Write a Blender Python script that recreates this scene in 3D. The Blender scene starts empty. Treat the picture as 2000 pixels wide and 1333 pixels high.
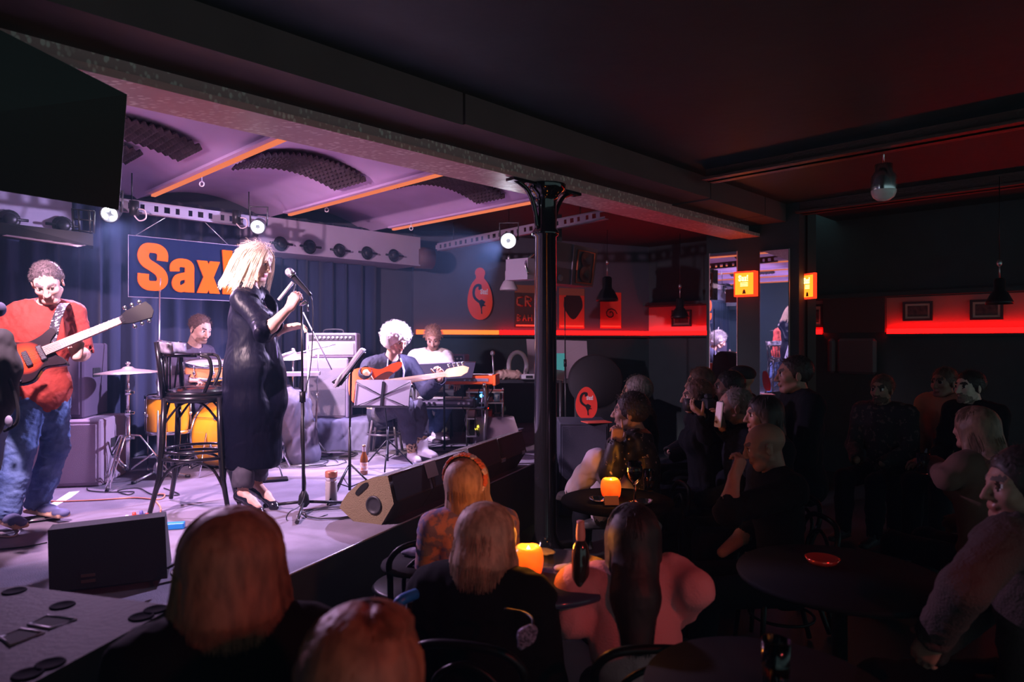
import bpy, math, random
import numpy as np
from mathutils import Vector, Matrix, Quaternion, Euler, noise
random.seed(7)
rng = np.random.default_rng(11)
scene = bpy.context.scene
COL = scene.collection
PI = math.pi
# ------------------------------------------------------------------ camera
HC = 1.60            # eye height (m)
FPX = 1334.0         # focal length in pixels of the 2000 px wide frame
STZ = 0.53           # stage top
cam_d = bpy.data.cameras.new('camera')
cam_d.sensor_width = 36.0
cam_d.lens = 36.0 * FPX / 2000.0
cam_d.clip_start = 0.05
cam_d.clip_end = 60
cam = bpy.data.objects.new('camera', cam_d)
COL.objects.link(cam)
cam.location = (0, 0, HC)
cam.rotation_euler = (PI / 2, 0, 0)
scene.camera = cam
cam_d.dof.use_dof = True
cam_d.dof.focus_distance = 4.8
cam_d.dof.aperture_fstop = 2.4
# ------------------------------------------------------------------ view + world
scene.view_settings.view_transform = 'Standard'
scene.view_settings.look = 'None'
scene.view_settings.gamma = 1
scene.view_settings.use_curve_mapping = False
scene.view_settings.exposure = 0.0
world = bpy.data.worlds.new('world')
scene.world = world
world.use_nodes = True
bg = world.node_tree.nodes['Background']
bg.inputs[0].default_value = (0.60, 0.95, 1.0, 1)
bg.inputs[1].default_value = 0.36
scene.cycles.max_bounces = 6
scene.cycles.diffuse_bounces = 3
scene.cycles.glossy_bounces = 4
scene.cycles.transmission_bounces = 6
scene.cycles.transparent_max_bounces = 8
scene.cycles.sample_clamp_indirect = 4.0
scene.cycles.caustics_reflective = False
scene.cycles.caustics_refractive = False
scene.cycles.use_denoising = True
# ------------------------------------------------------------------ frames of reference
U1 = Vector((0.7010, 0.7131, 0)).normalized()      # along the iron beam
U2 = Vector((-U1.y, U1.x, 0))                      # square to it, towards the back of the stage
AZ = math.atan2(U1.y, U1.x)
def A(a, b, z=0.0):
    return Vector((a * U1.x + b * U2.x, a * U1.y + b * U2.y, z))
def P(px, py, Y):
    return Vector(((px - 1000) / FPX * Y, Y, HC + (666 - py) / FPX * Y))
def G(px, py, z=STZ):
    Y = (HC - z) * FPX / (py - 666)
    return Vector(((px - 1000) / FPX * Y, Y, z))
# ------------------------------------------------------------------ the lights of the club
def spot(name, loc, target, power, color, size=60, blend=0.5, radius=0.04):
    d = bpy.data.lights.new(name, 'SPOT')
    d.energy = power; d.color = color; d.spot_size = math.radians(size); d.spot_blend = blend
    d.shadow_soft_size = radius
    o = bpy.data.objects.new(name, d); COL.objects.link(o)
    o.location = loc
    o.rotation_euler = (Vector(target) - Vector(loc)).to_track_quat('-Z', 'Y').to_euler()
    return o
def point(name, loc, power, color, radius=0.03):
    d = bpy.data.lights.new(name, 'POINT')
    d.energy = power; d.color = color; d.shadow_soft_size = radius
    o = bpy.data.objects.new(name, d); COL.objects.link(o); o.location = loc
    return o
LAMP_R = P(993, 470, 6.2)              # par light right of the stage
LAMP_L = A(*( -0.93, 5.75), 2.53)
LAMP_M = A(*( 0.0, 0.0), 0)
# ================================================================== materials
MATS = {}
def mat(name, color=(.5, .5, .5), rough=.6, metal=0., spec=.5, noise_amt=0., noise_scale=8., bump=0., bump_scale=40., color2=None,
        emit=None, emit_s=0., alpha=1., trans=0., coat=0., sheen=0., ior=1.45, stretch=None, sss=0., detail=3., aniso=0., thr=None):
    if name in MATS: return MATS[name]
    m = bpy.data.materials.new(name); m.use_nodes = True
    nt = m.node_tree; b = nt.nodes['Principled BSDF']
    c = tuple(color) + (1,)
    b.inputs['Base Color'].default_value = c
    b.inputs['Roughness'].default_value = rough
    b.inputs['Metallic'].default_value = metal
    b.inputs['Specular IOR Level'].default_value = spec
    b.inputs['IOR'].default_value = ior
    b.inputs['Alpha'].default_value = alpha
    b.inputs['Transmission Weight'].default_value = trans
    b.inputs['Coat Weight'].default_value = coat
    b.inputs['Coat Roughness'].default_value = .1
    if sheen:
        b.inputs['Sheen Weight'].default_value = sheen
    if sss:
        b.inputs['Subsurface Weight'].default_value = sss
        b.inputs['Subsurface Radius'].default_value = (.012, .005, .003)
        b.inputs['Subsurface Scale'].default_value = 1.0
    if emit:
        b.inputs['Emission Color'].default_value = tuple(emit) + (1,)
        b.inputs['Emission Strength'].default_value = emit_s
    if noise_amt or color2 or bump:
        tc = nt.nodes.new('ShaderNodeTexCoord')
        mp = nt.nodes.new('ShaderNodeMapping')
        nt.links.new(tc.outputs['Object'], mp.inputs[0])
        if stretch: mp.inputs['Scale'].default_value = stretch
    if noise_amt or color2:
        n = nt.nodes.new('ShaderNodeTexNoise'); n.inputs['Scale'].default_value = noise_scale; n.inputs['Detail'].default_value = detail
        nt.links.new(mp.outputs[0], n.inputs['Vector'])
        r = nt.nodes.new('ShaderNodeValToRGB')
        lo, hi = thr if thr else (.35, .65)
        r.color_ramp.elements[0].position = lo; r.color_ramp.elements[1].position = hi
        c2 = color2 if color2 else tuple(max(0, v * (1 - noise_amt)) for v in color)
        r.color_ramp.elements[0].color = tuple(c2) + (1,); r.color_ramp.elements[1].color = c
        nt.links.new(n.outputs['Fac'], r.inputs[0]); nt.links.new(r.outputs[0], b.inputs['Base Color'])
    if bump:
        n2 = nt.nodes.new('ShaderNodeTexNoise'); n2.inputs['Scale'].default_value = bump_scale; n2.inputs['Detail'].default_value = 4
        nt.links.new(mp.outputs[0], n2.inputs['Vector'])
        bp = nt.nodes.new('ShaderNodeBump'); bp.inputs['Strength'].default_value = bump; bp.inputs['Distance'].default_value = .02
        nt.links.new(n2.outputs['Fac'], bp.inputs['Height']); nt.links.new(bp.outputs[0], b.inputs['Normal'])
    MATS[name] = m
    return m
def emat(name, color, strength):
    if name in MATS: return MATS[name]
    m = bpy.data.materials.new(name); m.use_nodes = True
    nt = m.node_tree; nt.nodes.clear()
    e = nt.nodes.new('ShaderNodeEmission'); e.inputs[0].default_value = tuple(color) + (1,); e.inputs[1].default_value = strength
    o = nt.nodes.new('ShaderNodeOutputMaterial'); nt.links.new(e.outputs[0], o.inputs[0])
    MATS[name] = m
    return m
# ================================================================== objects
WM = {}
def props(o, label=None, cat=None, group=None, kind=None):
    if label: o['label'] = label
    if cat: o['category'] = cat
    if group: o['group'] = group
    if kind: o['kind'] = kind
    return o
def thing(name, label, cat, loc=(0, 0, 0), rotz=0., group=None, rot=None, parent=None):
    o = bpy.data.objects.new(name, None); COL.objects.link(o)
    o.empty_display_size = .05
    o.location = loc
    o.rotation_euler = rot if rot else (0, 0, rotz)
    WM[o.name] = Matrix.Translation(Vector(loc)) @ o.rotation_euler.to_matrix().to_4x4()
    return props(o, label, cat, group)
def frame(origin, x, y, z):
    m = Matrix.Identity(4)
    for i, v in enumerate((x, y, z)):
        for k in range(3): m[k][i] = v[k]
    for k in range(3): m[k][3] = origin[k]
    return m
def look(origin, zdir, up=(0, 0, 1)):
    z = Vector(zdir).normalized(); up = Vector(up)
    x = up.cross(z)
    if x.length < 1e-5: x = Vector((1, 0, 0))
    x.normalize(); y = z.cross(x)
    return frame(origin, x, y, z)
class MB:
    def __init__(s):
        s.v = []; s.f = []; s.m = []; s.s = []; s.T = None
    def add(s, verts, faces, mi=0, smooth=False, T=None):
        o = len(s.v)
        T = T if T is not None else s.T
        if T is not None: verts = [T @ Vector(v) for v in verts]
        s.v.extend([tuple(v) for v in verts])
        s.f.extend([tuple(i + o for i in f) for f in faces])
        s.m.extend([mi] * len(faces)); s.s.extend([smooth] * len(faces))
        return s
    def box(s, c, size, mi=0, rot=None, bev=0., T=None):
        x, y, z = (v / 2 for v in size)
        R = Euler(rot).to_matrix() if rot is not None else Matrix.Identity(3)
        c = Vector(c)
        if bev <= 0:
            vs = [c + R @ Vector((sx * x, sy * y, sz * z)) for sz in (-1, 1) for sy in (-1, 1) for sx in (-1, 1)]
            fs = [(0, 2, 3, 1), (4, 5, 7, 6), (0, 1, 5, 4), (2, 6, 7, 3), (0, 4, 6, 2), (1, 3, 7, 5)]
            return s.add(vs, fs, mi, False, T)
        b = min(bev, x * .95, y * .95, z * .95)
        vs = []; idx = {}
        for sz in (-1, 1):
            for sy in (-1, 1):
                for sx in (-1, 1):
                    for ax in range(3):
                        p = [sx * (x - b), sy * (y - b), sz * (z - b)]
                        p[ax] = (sx * x, sy * y, sz * z)[ax]
                        idx[(sx, sy, sz, ax)] = len(vs); vs.append(c + R @ Vector(p))
        fs = []
        for sg in (-1, 1):
            a = [idx[(sg, -1, -1, 0)], idx[(sg, 1, -1, 0)], idx[(sg, 1, 1, 0)], idx[(sg, -1, 1, 0)]]
            fs.append(tuple(a if sg > 0 else a[::-1]))
            a = [idx[(-1, sg, -1, 1)], idx[(1, sg, -1, 1)], idx[(1, sg, 1, 1)], idx[(-1, sg, 1, 1)]]
            fs.append(tuple(a[::-1] if sg > 0 else a))
            a = [idx[(-1, -1, sg, 2)], idx[(1, -1, sg, 2)], idx[(1, 1, sg, 2)], idx[(-1, 1, sg, 2)]]
            fs.append(tuple(a if sg > 0 else a[::-1]))
        for p in (-1, 1):
            for q in (-1, 1):
                fs.append((idx[(p, q, -1, 0)], idx[(p, q, -1, 1)], idx[(p, q, 1, 1)], idx[(p, q, 1, 0)]))
                fs.append((idx[(p, -1, q, 0)], idx[(p, 1, q, 0)], idx[(p, 1, q, 2)], idx[(p, -1, q, 2)]))
                fs.append((idx[(-1, p, q, 1)], idx[(1, p, q, 1)], idx[(1, p, q, 2)], idx[(-1, p, q, 2)]))
        for sx in (-1, 1):
            for sy in (-1, 1):
                for sz in (-1, 1):
                    fs.append((idx[(sx, sy, sz, 0)], idx[(sx, sy, sz, 1)], idx[(sx, sy, sz, 2)]))
        return s.add(vs, fs, mi, False, T)
    def tube(s, pts, r, n=8, mi=0, closed=False, caps=True, T=None, smooth=True, flat=None):
        pts = [Vector(p) for p in pts]; N = len(pts)
        rs = r if isinstance(r, (list, tuple)) else [r] * N
        vs = []; fs = []
        prev = None
        for i, p in enumerate(pts):
            if closed: t = pts[(i + 1) % N] - pts[i - 1]
            else: t = pts[min(i + 1, N - 1)] - pts[max(i - 1, 0)]
            if t.length < 1e-9: t = Vector((0, 0, 1))
            t.normalize()
            if prev is None:
                a = Vector((0, 0, 1)) if abs(t.z) < .9 else Vector((1, 0, 0))
                u = t.cross(a).normalized()
            else:
                u = prev - t * prev.dot(t)
                if u.length < 1e-6: u = t.orthogonal()
                u.normalize()
            prev = u; w = t.cross(u)
            for k in range(n):
                an = 2 * PI * k / n
                fl = flat if flat else 1.
                vs.append(p + (u * math.cos(an) + w * math.sin(an) * fl) * rs[i])
        for i in range(N if closed else N - 1):
            j = (i + 1) % N
            for k in range(n):
                fs.append((i * n + k, i * n + (k + 1) % n, j * n + (k + 1) % n, j * n + k))
        s.add(vs, fs, mi, smooth, T)
        if caps and not closed and n > 2:
            o = len(s.v) - len(vs)
            s.f.append(tuple(o + k for k in range(n))[::-1]); s.m.append(mi); s.s.append(False)
            s.f.append(tuple(o + (N - 1) * n + k for k in range(n))); s.m.append(mi); s.s.append(False)
        return s
    def cyl(s, p0, p1, r, r1=None, n=16, mi=0, caps=True, T=None, smooth=True):
        return s.tube([p0, p1], [r, r if r1 is None else r1], n, mi, False, caps, T, smooth)
    def lathe(s, prof, T=None, n=24, mi=0, smooth=True, ang=2 * PI):
        # prof: list of (r, z) about local z
        full = abs(ang - 2 * PI) < 1e-6
        K = n if full else n + 1
        vs = []; fs = []
        for (r, z) in prof:
            for k in range(K):
                a = ang * k / n
                vs.append((r * math.cos(a), r * math.sin(a), z))
        for i in range(len(prof) - 1):
            for k in range(n):
                k2 = (k + 1) % K
                fs.append((i * K + k, i * K + k2, (i + 1) * K + k2, (i + 1) * K + k))
        return s.add(vs, fs, mi, smooth, T)
    def prism(s, poly, d, T=None, mi=0, mi_side=None, smooth_side=False):
        # poly in local xy, extruded along local z from 0 to d
        n = len(poly)
        vs = [(x, y, 0) for x, y in poly] + [(x, y, d) for x, y in poly]
        s.add(vs, [tuple(range(n))[::-1], tuple(range(n, 2 * n))], mi, False, T)
        o = len(s.v) - 2 * n
        for i in range(n):
            j = (i + 1) % n
            s.f.append((o + i, o + j, o + n + j, o + n + i)); s.m.append(mi if mi_side is None else mi_side); s.s.append(smooth_side)
        return s
    def ell(s, c, r, mi=0, nu=16, nv=10, T=None, rot=None):
        R = Euler(rot).to_matrix() if rot is not None else Matrix.Identity(3)
        c = Vector(c); vs = []; fs = []
        for j in range(nv + 1):
            ph = PI * j / nv
            for i in range(nu):
                th = 2 * PI * i / nu
                vs.append(c + R @ Vector((r[0] * math.sin(ph) * math.cos(th), r[1] * math.sin(ph) * math.sin(th), r[2] * math.cos(ph))))
        for j in range(nv):
            for i in range(nu):
                fs.append((j * nu + i, (j + 1) * nu + i, (j + 1) * nu + (i + 1) % nu, j * nu + (i + 1) % nu))
        return s.add(vs, fs, mi, True, T)
    def grid(s, fn, nu, nv, mi=0, smooth=True, T=None):
        vs = [fn(i / nu, j / nv) for j in range(nv + 1) for i in range(nu + 1)]
        fs = [(j * (nu + 1) + i, j * (nu + 1) + i + 1, (j + 1) * (nu + 1) + i + 1, (j + 1) * (nu + 1) + i) for j in range(nv) for i in range(nu)]
        return s.add(vs, fs, mi, smooth, T)
    def build(s, name, mats, parent=None, world=False, loc=None, rotz=None):
        me = bpy.data.meshes.new(name)
        vs = s.v
        if world and parent is not None:
            inv = WM[parent.name].inverted(); vs = [tuple(inv @ Vector(v)) for v in vs]
        me.from_pydata(vs, [], s.f)
        if not isinstance(mats, (list, tuple)): mats = [mats]
        for m in mats: me.materials.append(m)
        me.polygons.foreach_set('material_index', s.m)
        me.polygons.foreach_set('use_smooth', s.s)
        me.update()
        o = bpy.data.objects.new(name, me); COL.objects.link(o)
        if loc is not None: o.location = loc
        if rotz is not None: o.rotation_euler = (0, 0, rotz)
        mw = Matrix.Translation(o.location) @ o.rotation_euler.to_matrix().to_4x4()
        if parent is not None:
            o.parent = parent; mw = WM[parent.name] @ mw
        WM[o.name] = mw
        return o
def solo(mb, name, mats, label, cat, group=None, origin=None, kind=None):
    """one-mesh thing; the mesh data is in world coordinates, its origin moved to the thing's base"""
    if origin is None:
        a = np.array(mb.v); origin = (float((a[:, 0].min() + a[:, 0].max()) / 2), float((a[:, 1].min() + a[:, 1].max()) / 2), float(a[:, 2].min()))
    og = Vector(origin)
    mb.v = [tuple(Vector(v) - og) for v in mb.v]
    o = mb.build(name, mats, loc=og)
    return props(o, label, cat, group, kind)
def struct(mb, name, mats):
    o = mb.build(name, mats); o['kind'] = 'structure'; return o
def kids(o): return [c for c in COL.objects if c.parent == o]
def copy_tree(o, parent=None, loc=None, rotz=None, label=None, kidmap=None):
    if kidmap is None:
        kidmap = {}
        for c in COL.objects:
            if c.parent is not None: kidmap.setdefault(c.parent.name, []).append(c)
    c = o.copy(); COL.objects.link(c)
    if parent is not None: c.parent = parent
    if loc is not None: c.location = loc
    if rotz is not None: c.rotation_euler = (0, 0, rotz)
    if label: c['label'] = label
    for ch in kidmap.get(o.name, []): copy_tree(ch, c, kidmap=kidmap)
    if parent is None:
        WM[c.name] = Matrix.Translation(c.location) @ c.rotation_euler.to_matrix().to_4x4()
    return c
def smooth_path(pts, n=6, closed=False):
    pts = [Vector(p) for p in pts]; N = len(pts); out = []
    rngi = range(N if closed else N - 1)
    for i in rngi:
        p0 = pts[(i - 1) % N] if (closed or i > 0) else pts[0]
        p1 = pts[i]; p2 = pts[(i + 1) % N]
        p3 = pts[(i + 2) % N] if (closed or i + 2 < N) else pts[-1]
        for k in range(n):
            t = k / n
            out.append(.5 * ((2 * p1) + (p2 - p0) * t + (2 * p0 - 5 * p1 + 4 * p2 - p3) * t * t + (3 * p1 - p0 - 3 * p2 + p3) * t ** 3))
    if not closed: out.append(pts[-1])
    return out
def smooth2(pts, n=5, closed=True):
    return [(p.x, p.y) for p in smooth_path([(x, y, 0) for x, y in pts], n, closed)]
def cable(name, pts, r, m, label, n=6, group=None):
    mb = MB(); mb.tube(smooth_path(pts, 6), r, n)
    return solo(mb, name, m, label, 'cable', group)
def floor_coil(c, r0, turns, z, seed=0, squash=.7):
    rr = random.Random(seed); out = []
    for i in range(int(turns * 10)):
        t = i / 10 * 2 * PI
        r = r0 * (1 + .25 * math.sin(t * .37 + seed) + rr.uniform(-.06, .06))
        out.append((c[0] + math.cos(t) * r + .12 * r * math.sin(t * .21), c[1] + math.sin(t) * r * squash, z + rr.uniform(0, .006)))
    return out
# ================================================================== letters of the club's wordmark, heavy condensed sans (drawn, unit cap height)
def _arc(cx, cy, rx, ry, a0, a1, n=10):
    return [(cx + rx * math.cos(math.radians(a0 + (a1 - a0) * i / n)), cy + ry * math.sin(math.radians(a0 + (a1 - a0) * i / n))) for i in range(n + 1)]
def stroke2d(path, w):
    """outline of a centre line with per-point widths"""
    L = []; R = []
    N = len(path)
    for i in range(N):
        a = path[max(i - 1, 0)]; b = path[min(i + 1, N - 1)]
        dx, dy = b[0] - a[0], b[1] - a[1]; l = math.hypot(dx, dy) or 1
        nx, ny = -dy / l, dx / l; ww = w[i] / 2 if isinstance(w, list) else w / 2
        L.append((path[i][0] + nx * ww, path[i][1] + ny * ww)); R.append((path[i][0] - nx * ww, path[i][1] - ny * ww))
    return L, R
GLYPH = {}
def _mk_glyphs():
    # S : centre-line stroke
    p = smooth2([(.44, .64), (.44, .80), (.36, .885), (.25, .90), (.14, .885), (.085, .78), (.085, .68), (.14, .58), (.26, .50), (.38, .41), (.435, .31), (.435, .20), (.37, .115), (.26, .10), (.15, .115), (.085, .20), (.085, .35)], 4, False)
    GLYPH['S'] = ('strokes', [(p, .205)], .60)
    a1 = smooth2([(.08, .44), (.08, .56), (.15, .625), (.235, .635), (.32, .62), (.37, .55), (.37, .40), (.37, .20), (.37, .0)], 4, False)
    a2 = smooth2([(.37, .375), (.25, .345), (.14, .30), (.10, .20), (.12, .11), (.19, .07), (.27, .10), (.34, .16)], 4, False)
    GLYPH['a'] = ('strokes', [(a1, .185), (a2, .155)], .52)
    GLYPH['x'] = ('polys', [[(0, .72), (.21, .72), (.48, 0), (.27, 0)], [(.27, .72), (.48, .72), (.21, 0), (0, 0)]], .51)
    GLYPH['!'] = ('polys', [[(.02, 1.0), (.24, 1.0), (.19, .27), (.07, .27)], [(.03, .19), (.23, .19), (.23, 0), (.03, 0)]], .28)
_mk_glyphs()
def wordmark(mb, text, T, h, d, mi=0, squeeze=1.):
    """text in local xy of T starting at the origin, cap height h, thickness d"""
    x = 0.; k = 0
    for ch in text:
        kind, data, adv = GLYPH[ch]
        for it in data:
            dd = d + k * 2e-4; k += 1
            if kind == 'polys':
                mb.prism([((x + a * squeeze) * h, b * h) for a, b in it], dd, T, mi)
            else:
                path, w = it
                L, R = stroke2d(path, w)
                for i in range(len(path) - 1):
                    q = [L[i], L[i + 1], R[i + 1], R[i]][::-1]
                    mb.prism([((x + a * squeeze) * h, b * h) for a, b in q], dd, T, mi)
        x += adv * squeeze
    return x * h
def outline2(polys, mb, T, d, mi=0):
    for p in polys: mb.prism(p, d, T, mi)
# ================================================================== the setting
m_floor = mat('floor_dark', (.018, .030, .032), .5, noise_amt=.3, noise_scale=3)
m_black = mat('black_teal_lift', (.030, .058, .063), .7, noise_amt=.12, noise_scale=6)  # teal in the black stands in for dim ambient light
m_blackgl = mat('black_gloss', (.012, .012, .013), .09, coat=.8)
m_ceilblack = mat('ceiling_teal_lift', (.018, .042, .047), .6, noise_amt=.15, noise_scale=4, bump=.1, bump_scale=12)  # teal tint imitates the ambient lift on the black ceiling
m_soffit = mat('soffit_paint', (.12, .085, .09), .7, noise_amt=.15, noise_scale=3)
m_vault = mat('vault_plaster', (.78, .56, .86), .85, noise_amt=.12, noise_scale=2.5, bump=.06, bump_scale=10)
m_stagefloor = mat('stage_carpet', (.205, .185, .235), .85, noise_amt=.25, noise_scale=5, bump=.25, bump_scale=220)
m_wallgrey = mat('wall_grey', (.085, .09, .12), .8, noise_amt=.1, noise_scale=3)
m_bulk = mat('bulkhead_grey', (.40, .36, .46), .7, noise_amt=.08, noise_scale=3)
m_wall_redlit = mat('wall_redlit', (.62, .24, .22), .7)  # red of the strip lights put into the cream wall's colour
m_curtain = mat('navy_velvet', (.026, .034, .085), .9, sheen=.25, noise_amt=.25, noise_scale=9, stretch=(1, 1, .2))
m_striplight = emat('orange_strip', (1.0, .24, .11), .85)  # flange strips emit their own glow, as lit LED strips
m_peel = None
def peel():
    m = bpy.data.materials.new('peeling_beam'); m.use_nodes = True; nt = m.node_tree; b = nt.nodes['Principled BSDF']
    tc = nt.nodes.new('ShaderNodeTexCoord'); mp = nt.nodes.new('ShaderNodeMapping'); nt.links.new(tc.outputs['Object'], mp.inputs[0])
    mp.inputs['Rotation'].default_value = (0, 0, -AZ); mp.inputs['Scale'].default_value = (1, 2.2, 1)
    v = nt.nodes.new('ShaderNodeTexVoronoi'); v.inputs['Scale'].default_value = 22; nt.links.new(mp.outputs[0], v.inputs['Vector'])
    n = nt.nodes.new('ShaderNodeTexNoise'); n.inputs['Scale'].default_value = 3.5; n.inputs['Detail'].default_value = 5; nt.links.new(mp.outputs[0], n.inputs['Vector'])
    r1 = nt.nodes.new('ShaderNodeValToRGB'); r1.color_ramp.elements[0].position = .26; r1.color_ramp.elements[0].color = (1, 1, 1, 1)
    r1.color_ramp.elements[1].position = .42; r1.color_ramp.elements[1].color = (0, 0, 0, 1); nt.links.new(v.outputs['Distance'], r1.inputs[0])
    r2 = nt.nodes.new('ShaderNodeValToRGB'); r2.color_ramp.elements[0].position = .40; r2.color_ramp.elements[1].position = .50; nt.links.new(n.outputs['Fac'], r2.inputs[0])
    mu = nt.nodes.new('ShaderNodeMath'); mu.operation = 'MULTIPLY'; nt.links.new(r1.outputs[0], mu.inputs[0]); nt.links.new(r2.outputs[0], mu.inputs[1])
    mx = nt.nodes.new('ShaderNodeMix'); mx.data_type = 'RGBA'; nt.links.new(mu.outputs[0], mx.inputs['Factor'])
    mx.inputs['A'].default_value = (.60, .34, .34, 1); mx.inputs['B'].default_value = (.95, .78, .72, 1)
    nt.links.new(mx.outputs['Result'], b.inputs['Base Color']); b.inputs['Roughness'].default_value = .45
    bp = nt.nodes.new('ShaderNodeBump'); bp.inputs['Strength'].default_value = .6; bp.inputs['Distance'].default_value = .01
    nt.links.new(n.outputs['Fac'], bp.inputs['Height']); nt.links.new(bp.outputs[0], b.inputs['Normal'])
    return m
m_peel = peel()
def abbox(mb, a0, a1, b0, b1, z0, z1, mi=0, bev=0.):
    c = A((a0 + a1) / 2, (b0 + b1) / 2, (z0 + z1) / 2)
    mb.box(c, (a1 - a0, b1 - b0, z1 - z0), mi, (0, 0, AZ), bev)
def quadwall(mb, p, q, z0, z1, t=.08, mi=0, side=1):
    p = Vector((p[0], p[1], 0)); q = Vector((q[0], q[1], 0)); d = (q - p); L = d.length; d.normalize(); n = Vector((-d.y, d.x, 0)) * side
    c = (p + q) / 2 + n * t / 2
    mb.box((c.x, c.y, (z0 + z1) / 2), (L, t, z1 - z0), mi, (0, 0, math.atan2(d.y, d.x)))
BK, CR, RE = Vector((-1.24, 8.60, 0)), Vector((2.04, 10.18, 0)), Vector((2.04 + .7131 * 7.2, 10.18 - .701 * 7.2, 0))
mb = MB(); mb.add([(-7, -.8, 0), (9, -.8, 0), (9, 11.5, 0), (-7, 11.5, 0)], [(0, 1, 2, 3)]); struct(mb, 'floor', m_floor)
# stage platform
EDGE_D = Vector((.3917, .9201, 0))
e0 = Vector((-.704, 3.88, 0)) - EDGE_D * 4.1; e1 = Vector((.198, 6.0, 0)) + EDGE_D * 1.5
lw = A(-1.6, 6.98); bw = A(5.22, 6.98)
poly = [(e0.x, e0.y), (e1.x, e1.y), (e1.x - .25, e1.y + 1.6), (bw.x, bw.y), (lw.x, lw.y), (A(-1.6, 1.75).x, A(-1.6, 1.75).y)]
mb = MB(); mb.prism(poly, STZ, None, 0, 1)
o = mb.build('stage_platform', [m_stagefloor, m_black])
props(o, 'low stage platform covered in grey-mauve carpet, black front edge', 'stage')
mb = MB(); d = (e1 - e0); mb.cyl((e0.x, e0.y, STZ - .004), (e1.x, e1.y, STZ - .004), .007, n=6)
e = mb.build('edge_strip', mat('edge_metal', (.5, .5, .52), .35, .8), o)
# walls
mb = MB(); abbox(mb, -2.5, 5.35, 7.0, 7.1, 0, 3.3); struct(mb, 'wall_back', m_wallgrey)
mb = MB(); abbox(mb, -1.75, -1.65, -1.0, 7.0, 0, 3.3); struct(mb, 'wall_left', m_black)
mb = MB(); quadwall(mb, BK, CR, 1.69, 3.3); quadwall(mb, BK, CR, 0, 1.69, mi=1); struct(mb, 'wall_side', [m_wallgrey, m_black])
mb = MB()
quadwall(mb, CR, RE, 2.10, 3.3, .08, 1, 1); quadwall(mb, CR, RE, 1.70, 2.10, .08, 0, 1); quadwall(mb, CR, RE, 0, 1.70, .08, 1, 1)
struct(mb, 'wall_right', [m_wall_redlit, m_black])
# hanging soffit above the cream band of the right wall
DR = Vector((.7131, -.701, 0)); NR = Vector((-.701, -.7131, 0))      # along the right wall / into the room
def RW(t, out=0., z=0.): 
    p = CR + DR * t + NR * out; return Vector((p.x, p.y, z))
DS = (CR - BK).normalized(); NS = Vector((DS.y, -DS.x, 0))
def SW(t, out=0., z=0.):
    p = BK + DS * t + NS * out; return Vector((p.x, p.y, z))
def wbox(mb, F, t0, t1, o0, o1, z0, z1, mi=0, bev=0.):
    p = F((t0 + t1) / 2, (o0 + o1) / 2, (z0 + z1) / 2); dd = F(1, 0) - F(0, 0)
    mb.box(p, (t1 - t0, abs(o1 - o0), z1 - z0), mi, (0, 0, math.atan2(dd.y, dd.x)), bev)
# ceilings
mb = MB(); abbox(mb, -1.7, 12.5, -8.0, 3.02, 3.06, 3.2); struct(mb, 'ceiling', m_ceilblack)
mb = MB(); abbox(mb, -1.7, 2.66, 3.02, 3.45, 2.87, 3.2); abbox(mb, 2.68, 5.6, 3.02, 3.45, 2.88, 3.2); abbox(mb, 5.62, 6.72, 3.02, 3.45, 2.87, 3.2); abbox(mb, 6.735, 7.9, 3.02, 3.45, 2.87, 3.2)
struct(mb, 'trim_1', m_soffit)
# the riveted iron beam: bottom flange, web
mb = MB(); abbox(mb, -1.7, 7.45, 3.30, 3.64, 2.74, 2.775, 0); abbox(mb, -1.7, 7.45, 3.42, 3.46, 2.77, 3.1, 0)
struct(mb, 'trim_2', m_peel)
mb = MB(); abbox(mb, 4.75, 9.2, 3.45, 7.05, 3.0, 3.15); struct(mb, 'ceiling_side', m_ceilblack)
# vault over the stage
VB = [-1.78, -.50, .78, 2.06, 3.34, 4.61]
def vz(a):
    for i in range(len(VB) - 1):
        if VB[i] <= a <= VB[i + 1]:
            t = (a - VB[i]) / (VB[i + 1] - VB[i]); return 2.905 + .17 * math.sin(PI * t) ** .85
    return 2.905
mb = MB()
for i in range(len(VB) - 1):
    def fn(u, v, i=i):
        a = VB[i] + (VB[i + 1] - VB[i]) * u
        return A(a, 3.46 + v * (7.0 - 3.46), vz(a))
    mb.grid(fn, 24, 4)
mb.box(A(1.4, 5.2, 3.2), (6.6, 3.6, .05), 0, (0, 0, AZ))
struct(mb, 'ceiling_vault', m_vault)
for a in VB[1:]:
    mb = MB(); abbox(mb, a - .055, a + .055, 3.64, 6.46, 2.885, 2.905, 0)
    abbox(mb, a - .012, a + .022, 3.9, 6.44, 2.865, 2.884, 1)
    struct(mb, 'trim_3', [m_vault, m_striplight])
# bulkheads over the back of the stage
mb = MB(); abbox(mb, 3.03, 5.02, 6.46, 6.95, 2.49, 2.83); struct(mb, 'trim_4', m_bulk)
mb = MB(); abbox(mb, -1.6, 1.455, 6.46, 6.80, 2.50, 2.83); struct(mb, 'trim_5', m_bulk)
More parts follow.
